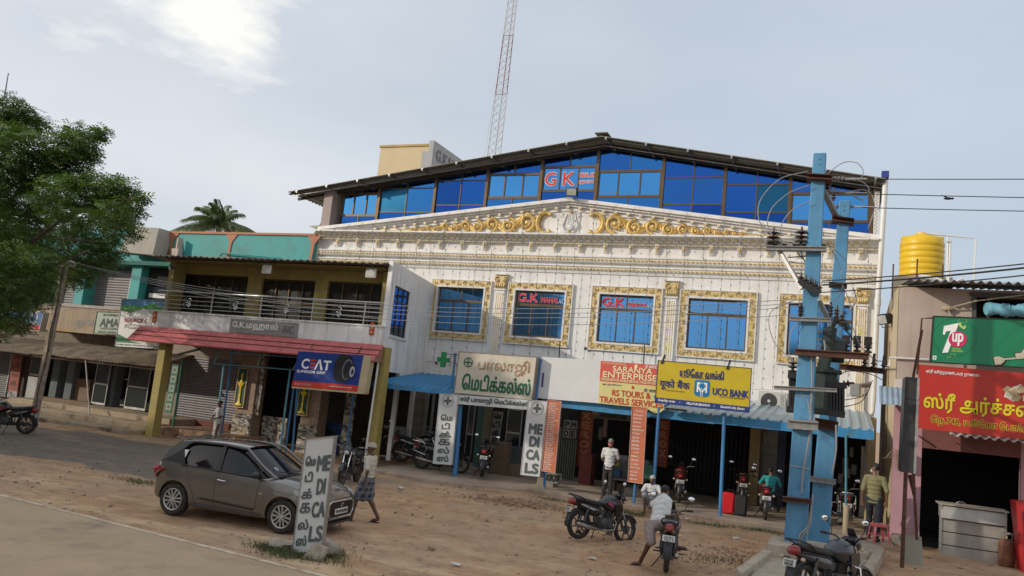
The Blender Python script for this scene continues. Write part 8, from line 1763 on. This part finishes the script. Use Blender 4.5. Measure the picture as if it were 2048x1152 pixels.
def person(lab,J,face,skin=SKIN,shirt=SHW,legs=PANT,lower='trousers',sleeve=.85,hair='short',hairc=None,loc=(0,0,0),yaw=0,s=1.0,mask=None,shoes=None,curl=.5,handpt=None,collar=True):
    r=thing('person',lab,'person',(0,0,0));J={k: Vector(v) for k,v in J.items()};b=MB()
    fs=Vector(face)
    head(b,J['head'],fs);cap(b,J['neck'],J['head']-V(0,0,.05),.056,.052)
    hipc=(J['hipL']+J['hipR'])/2;shc=(J['shL']+J['shR'])/2;ax=(J['shL']-J['shR']).normalized();sp=(J['neck']-hipc).normalized();fw=ax.cross(sp).normalized();R=Matrix((ax,fw,sp)).transposed()
    def torso(m,g=0):
        for t,w_,d_ in ((-.02,.158,.112),(.14,.150,.108),(.32,.146,.106),(.5,.152,.108),(.68,.165,.112),(.84,.160,.102)): m.ell(hipc.lerp(J['neck'],t),(w_+g,d_+g,.105),16,9,R)
        for S in ('L','R'): cap(m,shc.lerp(J['sh'+S],.3),J['sh'+S],.072+g,.060+g)
    torso(b,-.012)
    for S,sg in (('L',1),('R',-1)):
        cap(b,J['sh'+S],J['el'+S],.050,.038);cap(b,J['el'+S],J['wr'+S],.040,.025);hand(b,J['wr'+S],J['el'+S],sg,curl,handpt)
        cap(b,J['hip'+S],J['kn'+S],.082,.056);cap(b,J['kn'+S],J['an'+S],.057,.036);b.ell(J['kn'+S].lerp(J['an'+S],.3)-fw*.012,(.052,.052,.10),10,8,(J['an'+S]-J['kn'+S]).to_track_quat('Z','Y').to_matrix())
        tf_=J['to'+S];cap(b,J['an'+S]-V(0,0,.035),tf_,.036,.028,10,1.0)
        for q in range(5): o=(q-2)*.014;d=(tf_-J['an'+S]);d.z=0;d.normalize();sd_=V(-d.y,d.x,0);b.ell(tf_+d*(.03-.006*abs(q-1))+sd_*o-V(0,0,.008),(.011,.011,.009),6,5)
    body=fuse(b,'body',skin,r,.0095)
    m=MB();torso(m,.008);m.ell(hipc+sp*-.04,(.172,.122,.07),16,8,R)
    for S in ('L','R'): e=J['sh'+S].lerp(J['el'+S],sleeve);cap(m,J['sh'+S],e,.066,.060)
    fuse(m,'shirt',shirt,r,.012,3,.008)
    if collar:
        m=MB();c0=J['neck']+sp*.005;pts=[c0+ax*.068*math.cos(a)+fw*(.064*math.sin(a)) for a in [math.radians(q) for q in range(120,421,20)]];m.tube(pts,.016,6);m.poly([c0+fw*.06+ax*.01,c0+fw*.075+ax*.055-sp*.05,c0+fw*.055+ax*.06],fw*.01);m.poly([c0+fw*.06-ax*.01,c0+fw*.075-ax*.055-sp*.05,c0+fw*.055-ax*.06],fw*.01);m.build('collar',shirt,r,smooth=50,org=None)
    if lower=='trousers':
        m=MB();m.ell(hipc-sp*.02,(.165,.122,.11),16,9,R)
        for S in ('L','R'): cap(m,J['hip'+S],J['kn'+S],.098,.072);cap(m,J['kn'+S],J['an'+S].lerp(J['kn'+S],.04),.072,.056)
        fuse(m,'trousers',legs,r,.012,3,.012)
    elif lower=='lungi':
        m=MB();m.ell(hipc-sp*.02,(.175,.13,.12),16,9,R);f_=.93
        for S in ('L','R'): cap(m,J['hip'+S],J['hip'+S].lerp(J['kn'+S],f_),.110,.105)
        cap(m,(J['hipL']+J['hipR'])/2,((J['knL']+J['knR'])/2).lerp(hipc,.12),.12,.12);fuse(m,'lungi',legs,r,.012,3,.016)
        m=MB();m.ell(hipc+sp*.06,(.178,.132,.035),16,6,R);m.build('waist_fold',legs,r,smooth=50)
    elif lower=='shorts':
        m=MB();m.ell(hipc-sp*.02,(.172,.128,.12),16,9,R)
        for S in ('L','R'): cap(m,J['hip'+S],J['hip'+S].lerp(J['kn'+S],1.05),.105,.098)
        fuse(m,'folded_cloth',legs,r,.012,3,.014)
    elif lower=='dhoti':
        m=MB();m.ell(hipc,(.17,.125,.12),16,9,R);cap(m,hipc,(J['anL']+J['anR'])/2+V(0,0,.06),.14,.15);fuse(m,'dhoti',legs,r,.013,3,.016)
    rr=fs.normalized().cross(V(0,0,1)).normalized();uu=rr.cross(fs.normalized());HR=Matrix((rr,fs.normalized(),uu)).transposed();hc=J['head']
    if hair=='turban':
        m=MB();
        for k in range(5): c_=hc+HR @ V(0,-.008,.052+.014*k);pts=[c_+HR @ V(.088*(1-.08*k)*math.cos(a),.102*(1-.08*k)*math.sin(a),.014*math.sin(a*1+k*1.3)) for a in [2*math.pi*q/16 for q in range(17)]];m.tube(pts,.022,7)
        m.ell(hc+HR @ V(0,-.01,.085),(.08,.09,.055),12,8,HR);fuse(m,'turban',hairc,r,.009,2,.006)
    else:
        m=MB();rnd=random.Random(len(lab));base=hc+HR @ V(0,-.018,.042);m.ell(base,(.083,.098,.090),16,12,HR)
        vs=[]
        for v in m.v:
            p=HR.inverted() @ (Vector(v)-hc)
            if p.z<.035 and p.y>-.02: p=Vector((p.x*.86,p.y*.6,.05))
            if p.z<-.045: p.z=-.045
            p*=1+.035*noise.noise(p*40);vs.append(tuple(hc+HR @ p))
        m.v=vs;m.build('hair',hairc,r,smooth=80)
    for sg in (-1,1):
        m=MB();m.ell(hc+HR @ V(sg*.030,.076,-.001),(.013,.008,.007),10,7,HR);m.build('eye',flat('eye_white',(.5,.47,.44),.3),body);m=MB();m.ell(hc+HR @ V(sg*.030,.083,-.001),(.006,.003,.006),8,6,HR);m.build('iris',flat('iris_dark',(.01,.008,.006),.2),body)
    if mask is not None:
        m=MB();m.ell(hc+HR @ V(0,.062,-.055),(.062,.052,.048),14,10,HR);m.build('face_mask',mask,r,smooth=60)
        for sg in (-1,1): m=MB();m.tube([hc+HR @ V(sg*.055,.06,-.04),hc+HR @ V(sg*.082,-.01,-.005)],.003,4);m.build('mask_loop',mask,r)
    for S in ('L','R'):
        a_,t_=J['an'+S],J['to'+S];d=t_-a_;d.z=0;d.normalize();c=(a_+t_)/2;R2=Matrix.Rotation(math.atan2(d.y,d.x),3,'Z');m=MB();m.ell(V(c.x,c.y,t_.z-.030)+d*.012,(.142,.046,.012),14,6,R2)
        if shoes=='shoe': m.ell(V(c.x,c.y,t_.z-.005)+d*.02,(.13,.045,.042),14,8,R2)
        else: m.tube([t_+R2 @ V(-.05,.042,-.02),t_+R2 @ V(-.02,0,.032),t_+R2 @ V(-.05,-.042,-.02)],.007,5)
        m.build('shoe' if shoes=='shoe' else 'sandal',mat('dark_sandal',(.025,.018,.014),.7),r)
    r.location=loc;r.rotation_euler=(0,0,yaw);r.scale=(s,s,s);return r
def stand(stride=0,arms='down',H=1.0):
    """upright figure facing +y; x to its right"""
    J=dict(head=(0,.02,1.60),neck=(0,-.01,1.43),shL=(-.175,-.01,1.385),shR=(.175,-.01,1.385),hipL=(-.085,0,.90),hipR=(.085,0,.90),knL=(-.095,.03+stride*.25,.49),knR=(.095,.03-stride*.10,.49),anL=(-.10,stride*.36,.085),anR=(.10,-stride*.42,.085+.03*stride),toL=(-.12,.14+stride*.36,.035),toR=(.12,.14-stride*.42,.035),
             elL=(-.24,-.02,1.10),elR=(.24,-.02,1.10),wrL=(-.25,.06,.86),wrR=(.25,.06,.86))
    if arms=='behind': J.update(elL=(-.25,-.09,1.11),elR=(.25,-.09,1.11),wrL=(-.07,-.17,.95),wrR=(.07,-.19,.93))
    return J
GREY=mat('grey_hair',(.22,.20,.18),.9,var=.4,scale=40,local=True);BLKH=mat('black_hair',(.010,.009,.008),.6,local=True);WHH=mat('white_hair',(.42,.41,.39),.9,var=.3,scale=40,local=True)
def fig_scale(pf,ph,hh=1.72): # from foot point and head-top pixel
    return (at(*ph,y=pf.y).z-pf.z)/hh
def checked(name,a,b,c):
    m=mat(name,a,.85,var=.1,bump=.2,local=True);t=m.node_tree;n=t.nodes;l=t.links;bs=n['Principled BSDF'];src=bs.inputs['Base Color'].links[0].from_socket;tc_=n.new('ShaderNodeTexCoord');out=src
    for ax,sc_,th,col in (('Z',7,.62,b),('X',9,.68,b),('Z',21,.80,c)):
        w=n.new('ShaderNodeTexWave');w.wave_type='BANDS';w.bands_direction=ax;w.inputs['Scale'].default_value=sc_/6.28*2;w.inputs['Distortion'].default_value=.6;l.new(tc_.outputs['Object'],w.inputs['Vector']);g=n.new('ShaderNodeMath');g.operation='GREATER_THAN';g.inputs[1].default_value=th;l.new(w.outputs['Fac'],g.inputs[0]);k=n.new('ShaderNodeMixRGB');ml=n.new('ShaderNodeMath');ml.operation='MULTIPLY';ml.inputs[1].default_value=.6;l.new(g.outputs[0],ml.inputs[0]);l.new(ml.outputs[0],k.inputs[0]);l.new(out,k.inputs[1]);k.inputs[2].default_value=(*col,1);out=k.outputs[0]
    l.new(out,bs.inputs['Base Color']);return m
# walking man with turban
pf=gat(727,1043);J=stand(.7);J['shL']=(-.165,.02,1.38);J['elR']=(.23,.0,1.12);J['wrR']=(.20,.16,.90);J['elL']=(-.24,-.06,1.12);J['wrL']=(-.24,-.02,.86)
person('man with cream turban, cream shirt and blue checked lungi walking past the car',J,(0,1,-.05),SKIN2,mat('cream_shirt_cloth',(.50,.46,.38),.85,var=.08,scale=9,bump=.3,local=True),checked('blue_checked_lungi',(.045,.055,.085),(.22,.24,.27),(.02,.025,.04)),'lungi',.8,'turban',mat('cream_turban',(.40,.36,.29),.9,var=.12,scale=18,bump=.4,local=True),(pf.x,pf.y,pf.z),math.radians(97),fig_scale(pf,(741,886)),collar=True)
# standing man with pink mask
pf=at(1213,996,z=PLAT);person('grey-haired man in a white shirt and pink mask standing with his hands behind his back',stand(0,'behind'),(-.1,1,-.08),SKIN,SHW,PANT,'trousers',.75,'short',GREY,pf,math.radians(182),fig_scale(pf,(1211,877),1.71),mask=flat('pink_mask',(.55,.14,.22),.8))
# olive shirt man walking away
pf=at(1745,1080,z=PLAT);J=stand(.45);J['elR']=(.27,-.05,1.12);J['wrR']=(.26,.0,.88);hd_=(-.9,.45,-.05)
person('man in an olive shirt and dark jeans walking away beside the pink stool',J,hd_,SKIN,mat('olive_shirt_cloth',(.20,.185,.09),.8,var=.1,scale=8,bump=.3,local=True),mat('dark_jeans',(.018,.022,.035),.85,var=.2,local=True),'trousers',.95,'short',BLKH,pf,math.radians(-8),fig_scale(pf,(1743,926),1.72),mask=flat('pale_mask',(.42,.48,.52),.8),shoes='shoe')
# man in white on the left under the porch
pf=at(432,893,y=-5.0);pf.z=.12;pf=at(430,897,z=.10);pf.y=-4.98;pf.x=at(430,885,y=-4.98).x;pf.z=.1
J=stand(.15);J['elR']=(.30,.04,1.14);J['wrR']=(.12,.20,1.05);J['elL']=(-.28,.02,1.15);J['wrL']=(-.10,.20,1.02)
person('man in a pale shirt and white dhoti standing left of the blue porch posts',J,(-.2,1,-.1),SKIN2,mat('pale_grey_shirt',(.42,.40,.40),.85,local=True),mat('white_dhoti',(.45,.43,.41),.85,bump=.3,local=True),'dhoti',.8,'short',BLKH,pf,math.radians(160),fig_scale(pf,(428,800),1.71))
# seated old man at the walkway edge
ps=at(1302,1018,y=-5.35);hz_=at(1303,963,y=-5.35).z;sc_=1.0;z0=gz(ps.x,-5.9)
J=dict(head=(0,.06,.93),neck=(0,.0,.78),shL=(-.18,.0,.73),shR=(.18,.0,.73),hipL=(-.085,-.05,.22),hipR=(.085,-.05,.22),knL=(-.17,.34,.48),knR=(.17,.32,.48),anL=(-.14,.36,.09),anR=(.14,.38,.09),toL=(-.16,.49,.035),toR=(.16,.51,.035),elL=(-.28,.16,.52),elR=(.28,.14,.52),wrL=(-.12,.36,.56),wrR=(.10,.35,.58))
person('white-haired old man in an open white shirt seated on the walkway kerb',J,(.15,1,-.1),SKIN2,SHW,mat('pale_checked_cloth',(.30,.30,.33),.85,local=True),'shorts',.7,'short',WHH,(ps.x,-5.42,z0),math.radians(188),.95)
# rider on the nearer motorcycle: turned to the right, one foot on the ground
br=m2.matrix_basis @ Vector((0,0,0));bl=m2.location
def bw(x,y,z): # point in the bike's frame
    return bl+Matrix.Rotation(m2.rotation_euler.z,3,'Z') @ V(x,y,z)*1.06
hipc=bw(-.42,.0,.97);lf=gat(1276,1132);kn_l=at(1308,1070,y=hipc.y+.05);rf=at(1352,1092,y=hipc.y+.25);kr=at(1352,1050,y=hipc.y+.28)
def L_(p): return Vector(p)-Vector((hipc.x,hipc.y,0))
hl,hr=at(1298,1050,y=hipc.y),at(1328,1048,y=hipc.y+.03);nk=at(1327,992,y=hipc.y+.32);sl_,sr_=at(1306,1008,y=hipc.y+.25),at(1338,1003,y=hipc.y+.20)
J=dict(head=L_(at(1330,984,y=hipc.y+.46)),neck=L_(nk),shL=L_(sl_),shR=L_(sr_),hipL=L_(hl),hipR=L_(hr),knL=L_(at(1302,1080,y=hipc.y-.22)),anL=L_(lf)+V(.04,0,.10),toL=L_(lf)+V(-.09,-.05,.04),knR=L_(kr),anR=L_(rf)+V(0,0,.02),toR=L_(rf)+V(.17,.03,-.02),elL=L_(at(1320,1030,y=hipc.y+.45)),elR=L_(at(1335,1032,y=hipc.y+.10)),wrL=L_(at(1345,1024,y=hipc.y+.48)),wrR=L_(at(1355,1029,y=hipc.y+.22)))
person('man in a white shirt and pale lungi astride the nearer motorcycle, back to the camera',J,(.45,1,-.55),SKIN2,SHW,mat('pale_mauve_lungi',(.26,.21,.20),.85,var=.12,bump=.3,local=True),'shorts',.8,'short',BLKH,(hipc.x,hipc.y,0),0,1.0)
# teal-shirted rider under the awning
pb_=at(1536,1040,z=PLAT);J=dict(head=(0,.08,1.45),neck=(0,.02,1.29),shL=(-.19,.02,1.24),shR=(.19,.02,1.24),hipL=(-.10,0,.80),hipR=(.10,0,.80),knL=(-.22,.40,.68),knR=(.22,.40,.68),anL=(-.24,.30,.28),anR=(.34,.2,.09),toL=(-.24,.44,.24),toR=(.36,.34,.035),elL=(-.30,.18,1.02),elR=(.30,.18,1.02),wrL=(-.30,.44,1.02),wrR=(.30,.44,1.02))
J['anR']=(.30,.36,.28);J['toR']=(.30,.50,.24)
person('man in a teal shirt sitting on a motorcycle under the awning, back to the camera',J,(.2,1,-.1),SKIN,mat('teal_shirt_cloth',(.02,.26,.27),.8,var=.1,bump=.3,local=True),PANT,'trousers',.95,'short',BLKH,(pb_.x-.02,pb_.y+.42,PLAT),math.radians(6),(at(1538,935,y=pb_.y+.4).z-PLAT)/1.56)
# pink plastic stool
st=thing('plastic_stool','faded pink plastic stool beside the olive-shirted man','stool',(0,0,0));PKP=mat('faded_pink_plastic',(.50,.11,.13),.45,var=.08,bump=0)
mb=MB().box(-.16,.16,-.16,.16,.43,.46);mb.box(-.17,.17,-.17,.17,.40,.428);mb.build('seat',PKP,st,bevel=.01)
for sx in (-1,1):
    for sy in (-1,1): mb=MB().beam((sx*.145,sy*.145,.40),(sx*.20,sy*.20,0),.055,.022,(sx,sy,0));mb.build('leg',PKP,st)
mb=MB();
for a,b in (((-1,-1),(1,-1)),((1,-1),(1,1)),((1,1),(-1,1)),((-1,1),(-1,-1))): mb.beam((a[0]*.175,a[1]*.175,.2),(b[0]*.175,b[1]*.175,.2),.014,.03)
mb.build('stretcher',PKP,st);st.location=at(1757,1086,z=PLAT);st.rotation_euler.z=.35
# ------------------------------------------------------------------ trees and what stands across the road
LEAF=[mat('leaf_%s' % n_,c,.55,var=.35,scale=1.2,bump=0) for n_,c in (('dark',(.065,.12,.038)),('mid',(.12,.20,.055)),('light',(.20,.29,.08)))]
for m_ in LEAF:
    t_=m_.node_tree;b_=t_.nodes['Principled BSDF'];b_.inputs['Transmission Weight'].default_value=0
    tr_=t_.nodes.new('ShaderNodeBsdfTranslucent');tr_.inputs[0].default_value=(.12,.22,.03,1);ad=t_.nodes.new('ShaderNodeMixShader');ad.inputs[0].default_value=.25;out=t_.nodes['Material Output'];t_.links.new(b_.outputs[0],ad.inputs[1]);t_.links.new(tr_.outputs[0],ad.inputs[2]);t_.links.new(ad.outputs[0],out.inputs[0])
BARK=mat('tree_bark',(.10,.075,.055),.95,var=.3,scale=5,bump=.8,bscale=9)
def leaves(mb,c,R,n,rnd,size,shell=.35):
    """sprays of small drooping leaflets filling an uneven clump"""
    for i in range(n):
        while True:
            d=Vector((rnd.gauss(0,1),rnd.gauss(0,1),rnd.gauss(0,1))).normalized();k=rnd.random()**shell
            if noise.noise(d*2.1+c*.7)>-.28: break
        k*=1+.30*noise.noise(d*2.6+c);p=c+Vector((d.x*R[0],d.y*R[1],d.z*R[2]))*k
        a=rnd.random()*6.283;tilt=rnd.uniform(-.7,.3);ax=Vector((math.cos(a)*math.cos(tilt),math.sin(a)*math.cos(tilt),math.sin(tilt)));sd_=ax.cross(Vector((rnd.gauss(0,.4),rnd.gauss(0,.4),1))).normalized()
        mb.m=2 if (d.z>.25 and rnd.random()<.55) else (1 if rnd.random()<.55 else 0);L_n=size*rnd.uniform(.7,1.5)  # palest leaves favour clump tops, painting highlights into the foliage
        vs=[];fs=[]
        for q in range(3):     # a spray of three pairs of leaflets
            o=p+ax*L_n*q*.38
            for sg in (-1,1):
                b=len(vs);e=o+sd_*sg*L_n*.42+ax*L_n*.22;w_=ax*L_n*.13
                vs+=[o,o+(e-o)*.5-w_,e,o+(e-o)*.5+w_];fs.append((b,b+1,b+2,b+3))
        mb.add(vs,fs)
def tree(name,lab,base,limbs,clumps,size=.16,dens=60,group=None,seed=1,cat='tree'):
    r=thing(name,lab,cat,base,group);rnd=random.Random(seed)
    mb=MB()
    for pts,rs in limbs: mb.tube(pts,rs,9)
    for c,R in clumps:      # twigs into every clump
        j=min((p for pts,_ in limbs for p in pts[1:]),key=lambda p: (Vector(p)-c).length)
        for k in range(3): e=c+Vector((rnd.uniform(-.6,.6)*R[0],rnd.uniform(-.6,.6)*R[1],rnd.uniform(-.4,.6)*R[2]));mdl=(Vector(j)+e)/2+Vector((rnd.gauss(0,.1),rnd.gauss(0,.1),rnd.gauss(0,.1)));mb.tube([Vector(j),mdl,e],[.03,.02,.008],5)
    mb.build('trunk',BARK,r,smooth=60);mb=MB()
    for c,R in clumps: leaves(mb,c,R,int(dens*(R[0]*R[1]*R[2])**.62),rnd,size)
    mb.build('crown',LEAF,r,kind='stuff');return r
TY=-12.0
def tp(px,py,dy=0): return at(px,py,y=TY+dy)
tb=tp(-90,850);tb.z=0;trunk_top=tp(-70,560)
cl=[];rnd=random.Random(12)
spots=[(20,225,42),(55,245,36),(-30,260,55),(40,300,55),(-20,350,70),(95,330,48),(130,290,38),(165,275,34),(205,268,18),(150,330,46),(180,305,24),(60,390,70),(140,400,62),(195,385,48),(235,380,34),(262,395,28),(225,430,42),(262,428,26),(285,398,12),(255,462,28),(180,460,55),(110,470,60),(30,480,75),(-40,470,80),(60,540,60),(130,535,42),(190,520,40),(215,505,34),(10,570,55),(65,590,42),(15,625,40),(95,575,30),(-50,590,60),(-30,650,40),(160,560,24),(40,650,24),(-90,400,90),(-110,520,90),(-100,300,80)]
for px,py,rp in spots:
    rp*=.88;
    dy=rnd.uniform(-1.2,1.2) if rp>30 else rnd.uniform(-.5,.5);dy+=4.6 if px>85 and py>440 else 0;c=tp(px,py,dy);k=rp/1579*(c-CAM).length;cl.append((c,(k*1.06,k*1.15,k*.92)))
limbs=[([tb,tb+(trunk_top-tb)*.4+V(.15,0,0),trunk_top],[.26,.2,.16]),([trunk_top,tp(-20,460),tp(40,380),tp(60,300)],[.13,.09,.05,.02]),([trunk_top,tp(20,520),tp(120,440),tp(210,400)],[.12,.08,.045,.02]),([trunk_top,tp(10,560),tp(90,540),tp(180,500)],[.1,.07,.04,.02]),([trunk_top,tp(-90,450),tp(-40,330),tp(10,250)],[.12,.08,.05,.02]),([tp(40,380),tp(100,330),tp(160,290)],[.08,.05,.02])]
tree('shade_tree','large leafy green tree at the left edge in front of the leaning utility pole',tb,limbs,cl,.19,1050,seed=5)
# coconut palm behind the turquoise parapet
pc=at(438,452,y=12);palm=thing('coconut_palm','coconut palm rising behind the turquoise parapet','palm',(pc.x,12,0));mb=MB().tube([(pc.x+.6,12,0),(pc.x+.3,12,6),(pc.x,12,pc.z)],[.26,.2,.16],10);mb.build('trunk',BARK,palm,smooth=60)
rnd=random.Random(8);PALM=[LEAF[0],mat('palm_leaf',(.12,.16,.06),.5,var=.3,scale=2,bump=0),mat('palm_leaf_sunlit',(.16,.18,.085),.5,var=.3,scale=2,bump=0)]
for k in range(34):
    a=k*2.4;el=rnd.uniform(.0,1.5);Ln=rnd.uniform(2.3,3.1);d=V(math.cos(a),math.sin(a),0);pts=[]
    for i in range(9): t=i/8;pts.append(V(pc.x,12,pc.z)+d*Ln*(math.cos(el)*t+.12*t*t)+V(0,0,1)*Ln*(math.sin(el)*t-(.72-.30*math.sin(el))*t*t))
    mb=MB();mb.m=1;mb.tube(pts,[.045-.004*i for i in range(9)],4)
    sd_=d.cross(V(0,0,1))
    for i in range(40):
        t=.10+.9*i/40;q=t*8;j=min(7,int(q));p=pts[j].lerp(pts[j+1],q-j);l=.62*math.sin(min(1,t*1.25+.15)*2.6)*1.0+.12;tn=(pts[j+1]-pts[j]).normalized()
        for sg in (-1,1):
            e=p+sd_*sg*l*.55+tn*l*.45-V(0,0,l*rnd.uniform(.45,.85));mid=p+sd_*sg*l*.38+tn*l*.22-V(0,0,l*.12);w_=tn*.034;mb.m=rnd.choice((0,1,1,2));mb.add([p,mid-w_,e,mid+w_],[(0,1,2,3)])
    mb.build('frond',PALM,palm)
# far side of the road: an unseen tall block, sized for its shade, and trees that shade the forecourt and show in the windows
FARW=mat('far_block_render',(.30,.26,.22),.8,var=.1,scale=.5,streak=((.18,.15,.12),.4))
def far_block(lab,x0,x1,y0,y1,h,floors):
    r=thing('unseen_block',lab,'building',((x0+x1)/2,y0,0));mb=MB().box(x0,x1,y0,y1,0,h);mb.box(x0-.1,x1+.1,y0-.1,y1+.1,h+.002,h+.4);mb.build('wall',FARW,r)
    fh=h/floors;wm=MB();wm.box(-.7,.7,0,.05,0,1.3);me=wm.mesh('window',GD)
    for f_ in range(floors):
        n=int((x1-x0)/3.2)
        for k in range(n): share(me,'window',r,V(x0+1.6+k*3.2,y1,f_*fh+1.0)-ORG[r])
        mb=MB().box(x0,x1,y1+.001,y1+.5,(f_+1)*fh-.18,(f_+1)*fh-.02);mb.build('sunshade_slab',FARW,r)
    return r
SHX=2.0
far_block('unseen tall block across the road, sized to shade the forecourt',-98,-33.5,-52,-36,17.6,5)
far_block('lower block across the road right of the tall block',-33.3,-27,-50,-38,13.0,4)
for k,(x,y,h) in enumerate(((-24,-44,7),(-17,-47,8.5),(-9,-50,7.5),(-3.5,-44,9),(3,-46,7),(10,-45,8),(17,-48,9))):
    rnd=random.Random(k);cls=[(V(x+rnd.gauss(0,1.2),y+rnd.gauss(0,1.2),h*rnd.uniform(.5,.95)),(rnd.uniform(1.0,1.7),)*3) for _ in range(8)]
    tree('roadside_tree','leafy tree across the road behind the camera, %s of seven' % ('first','second','third','fourth','fifth','sixth','seventh')[k],V(x,y,0),[([V(x,y,0),V(x+.2,y,h*.35),V(x,y,h*.75)],[.3,.22,.1])],cls,.42,130,'trees across the road',k)
# objects glimpsed over the wall behind: brown sheet gable left of the hall
mb=MB();a,b,c=at(623,474,y=6),at(645,440,y=6),at(648,476,y=6);mb.poly([a,b,c],(0,3,0));mb.build('rear_gable',mat('brown_sheet_gable',(.20,.12,.05),.7),label='brown gable end showing between the turquoise parapet and the hall',cat='gable')
mb=MB();a,b,c=at(617,452,y=5),at(648,450,y=5),at(640,462,y=5);mb.poly([a,b,c],(0,2.5,.0));mb.build('rear_eave',UND,label='small eave showing beside the left pier of the hall',cat='eave')
# satellite of small things on the turquoise wall: pipe and box
mb=MB();a,b,c=at(440,512,y=-.45),at(446,506,y=-.45),at(560,516,y=-.45);mb.tube([a,b,c],.035,6);mb.build('water_pipe',MATS['turquoise_paint'],label='turquoise painted pipe along the parapet above the porch roof',cat='pipe')
mb=MB();q=at(352,506,y=-.6);mb.box(q.x-.2,q.x+.2,-.7,-.4,q.z-.15,q.z+.2);mb.box(q.x+.05,q.x+.13,-.72,-.42,q.z+.2,q.z+.7);mb.build('cable_box',mat('pinkish_box',(.5,.4,.34),.7),label='small pinkish box on the turquoise parapet',cat='box')
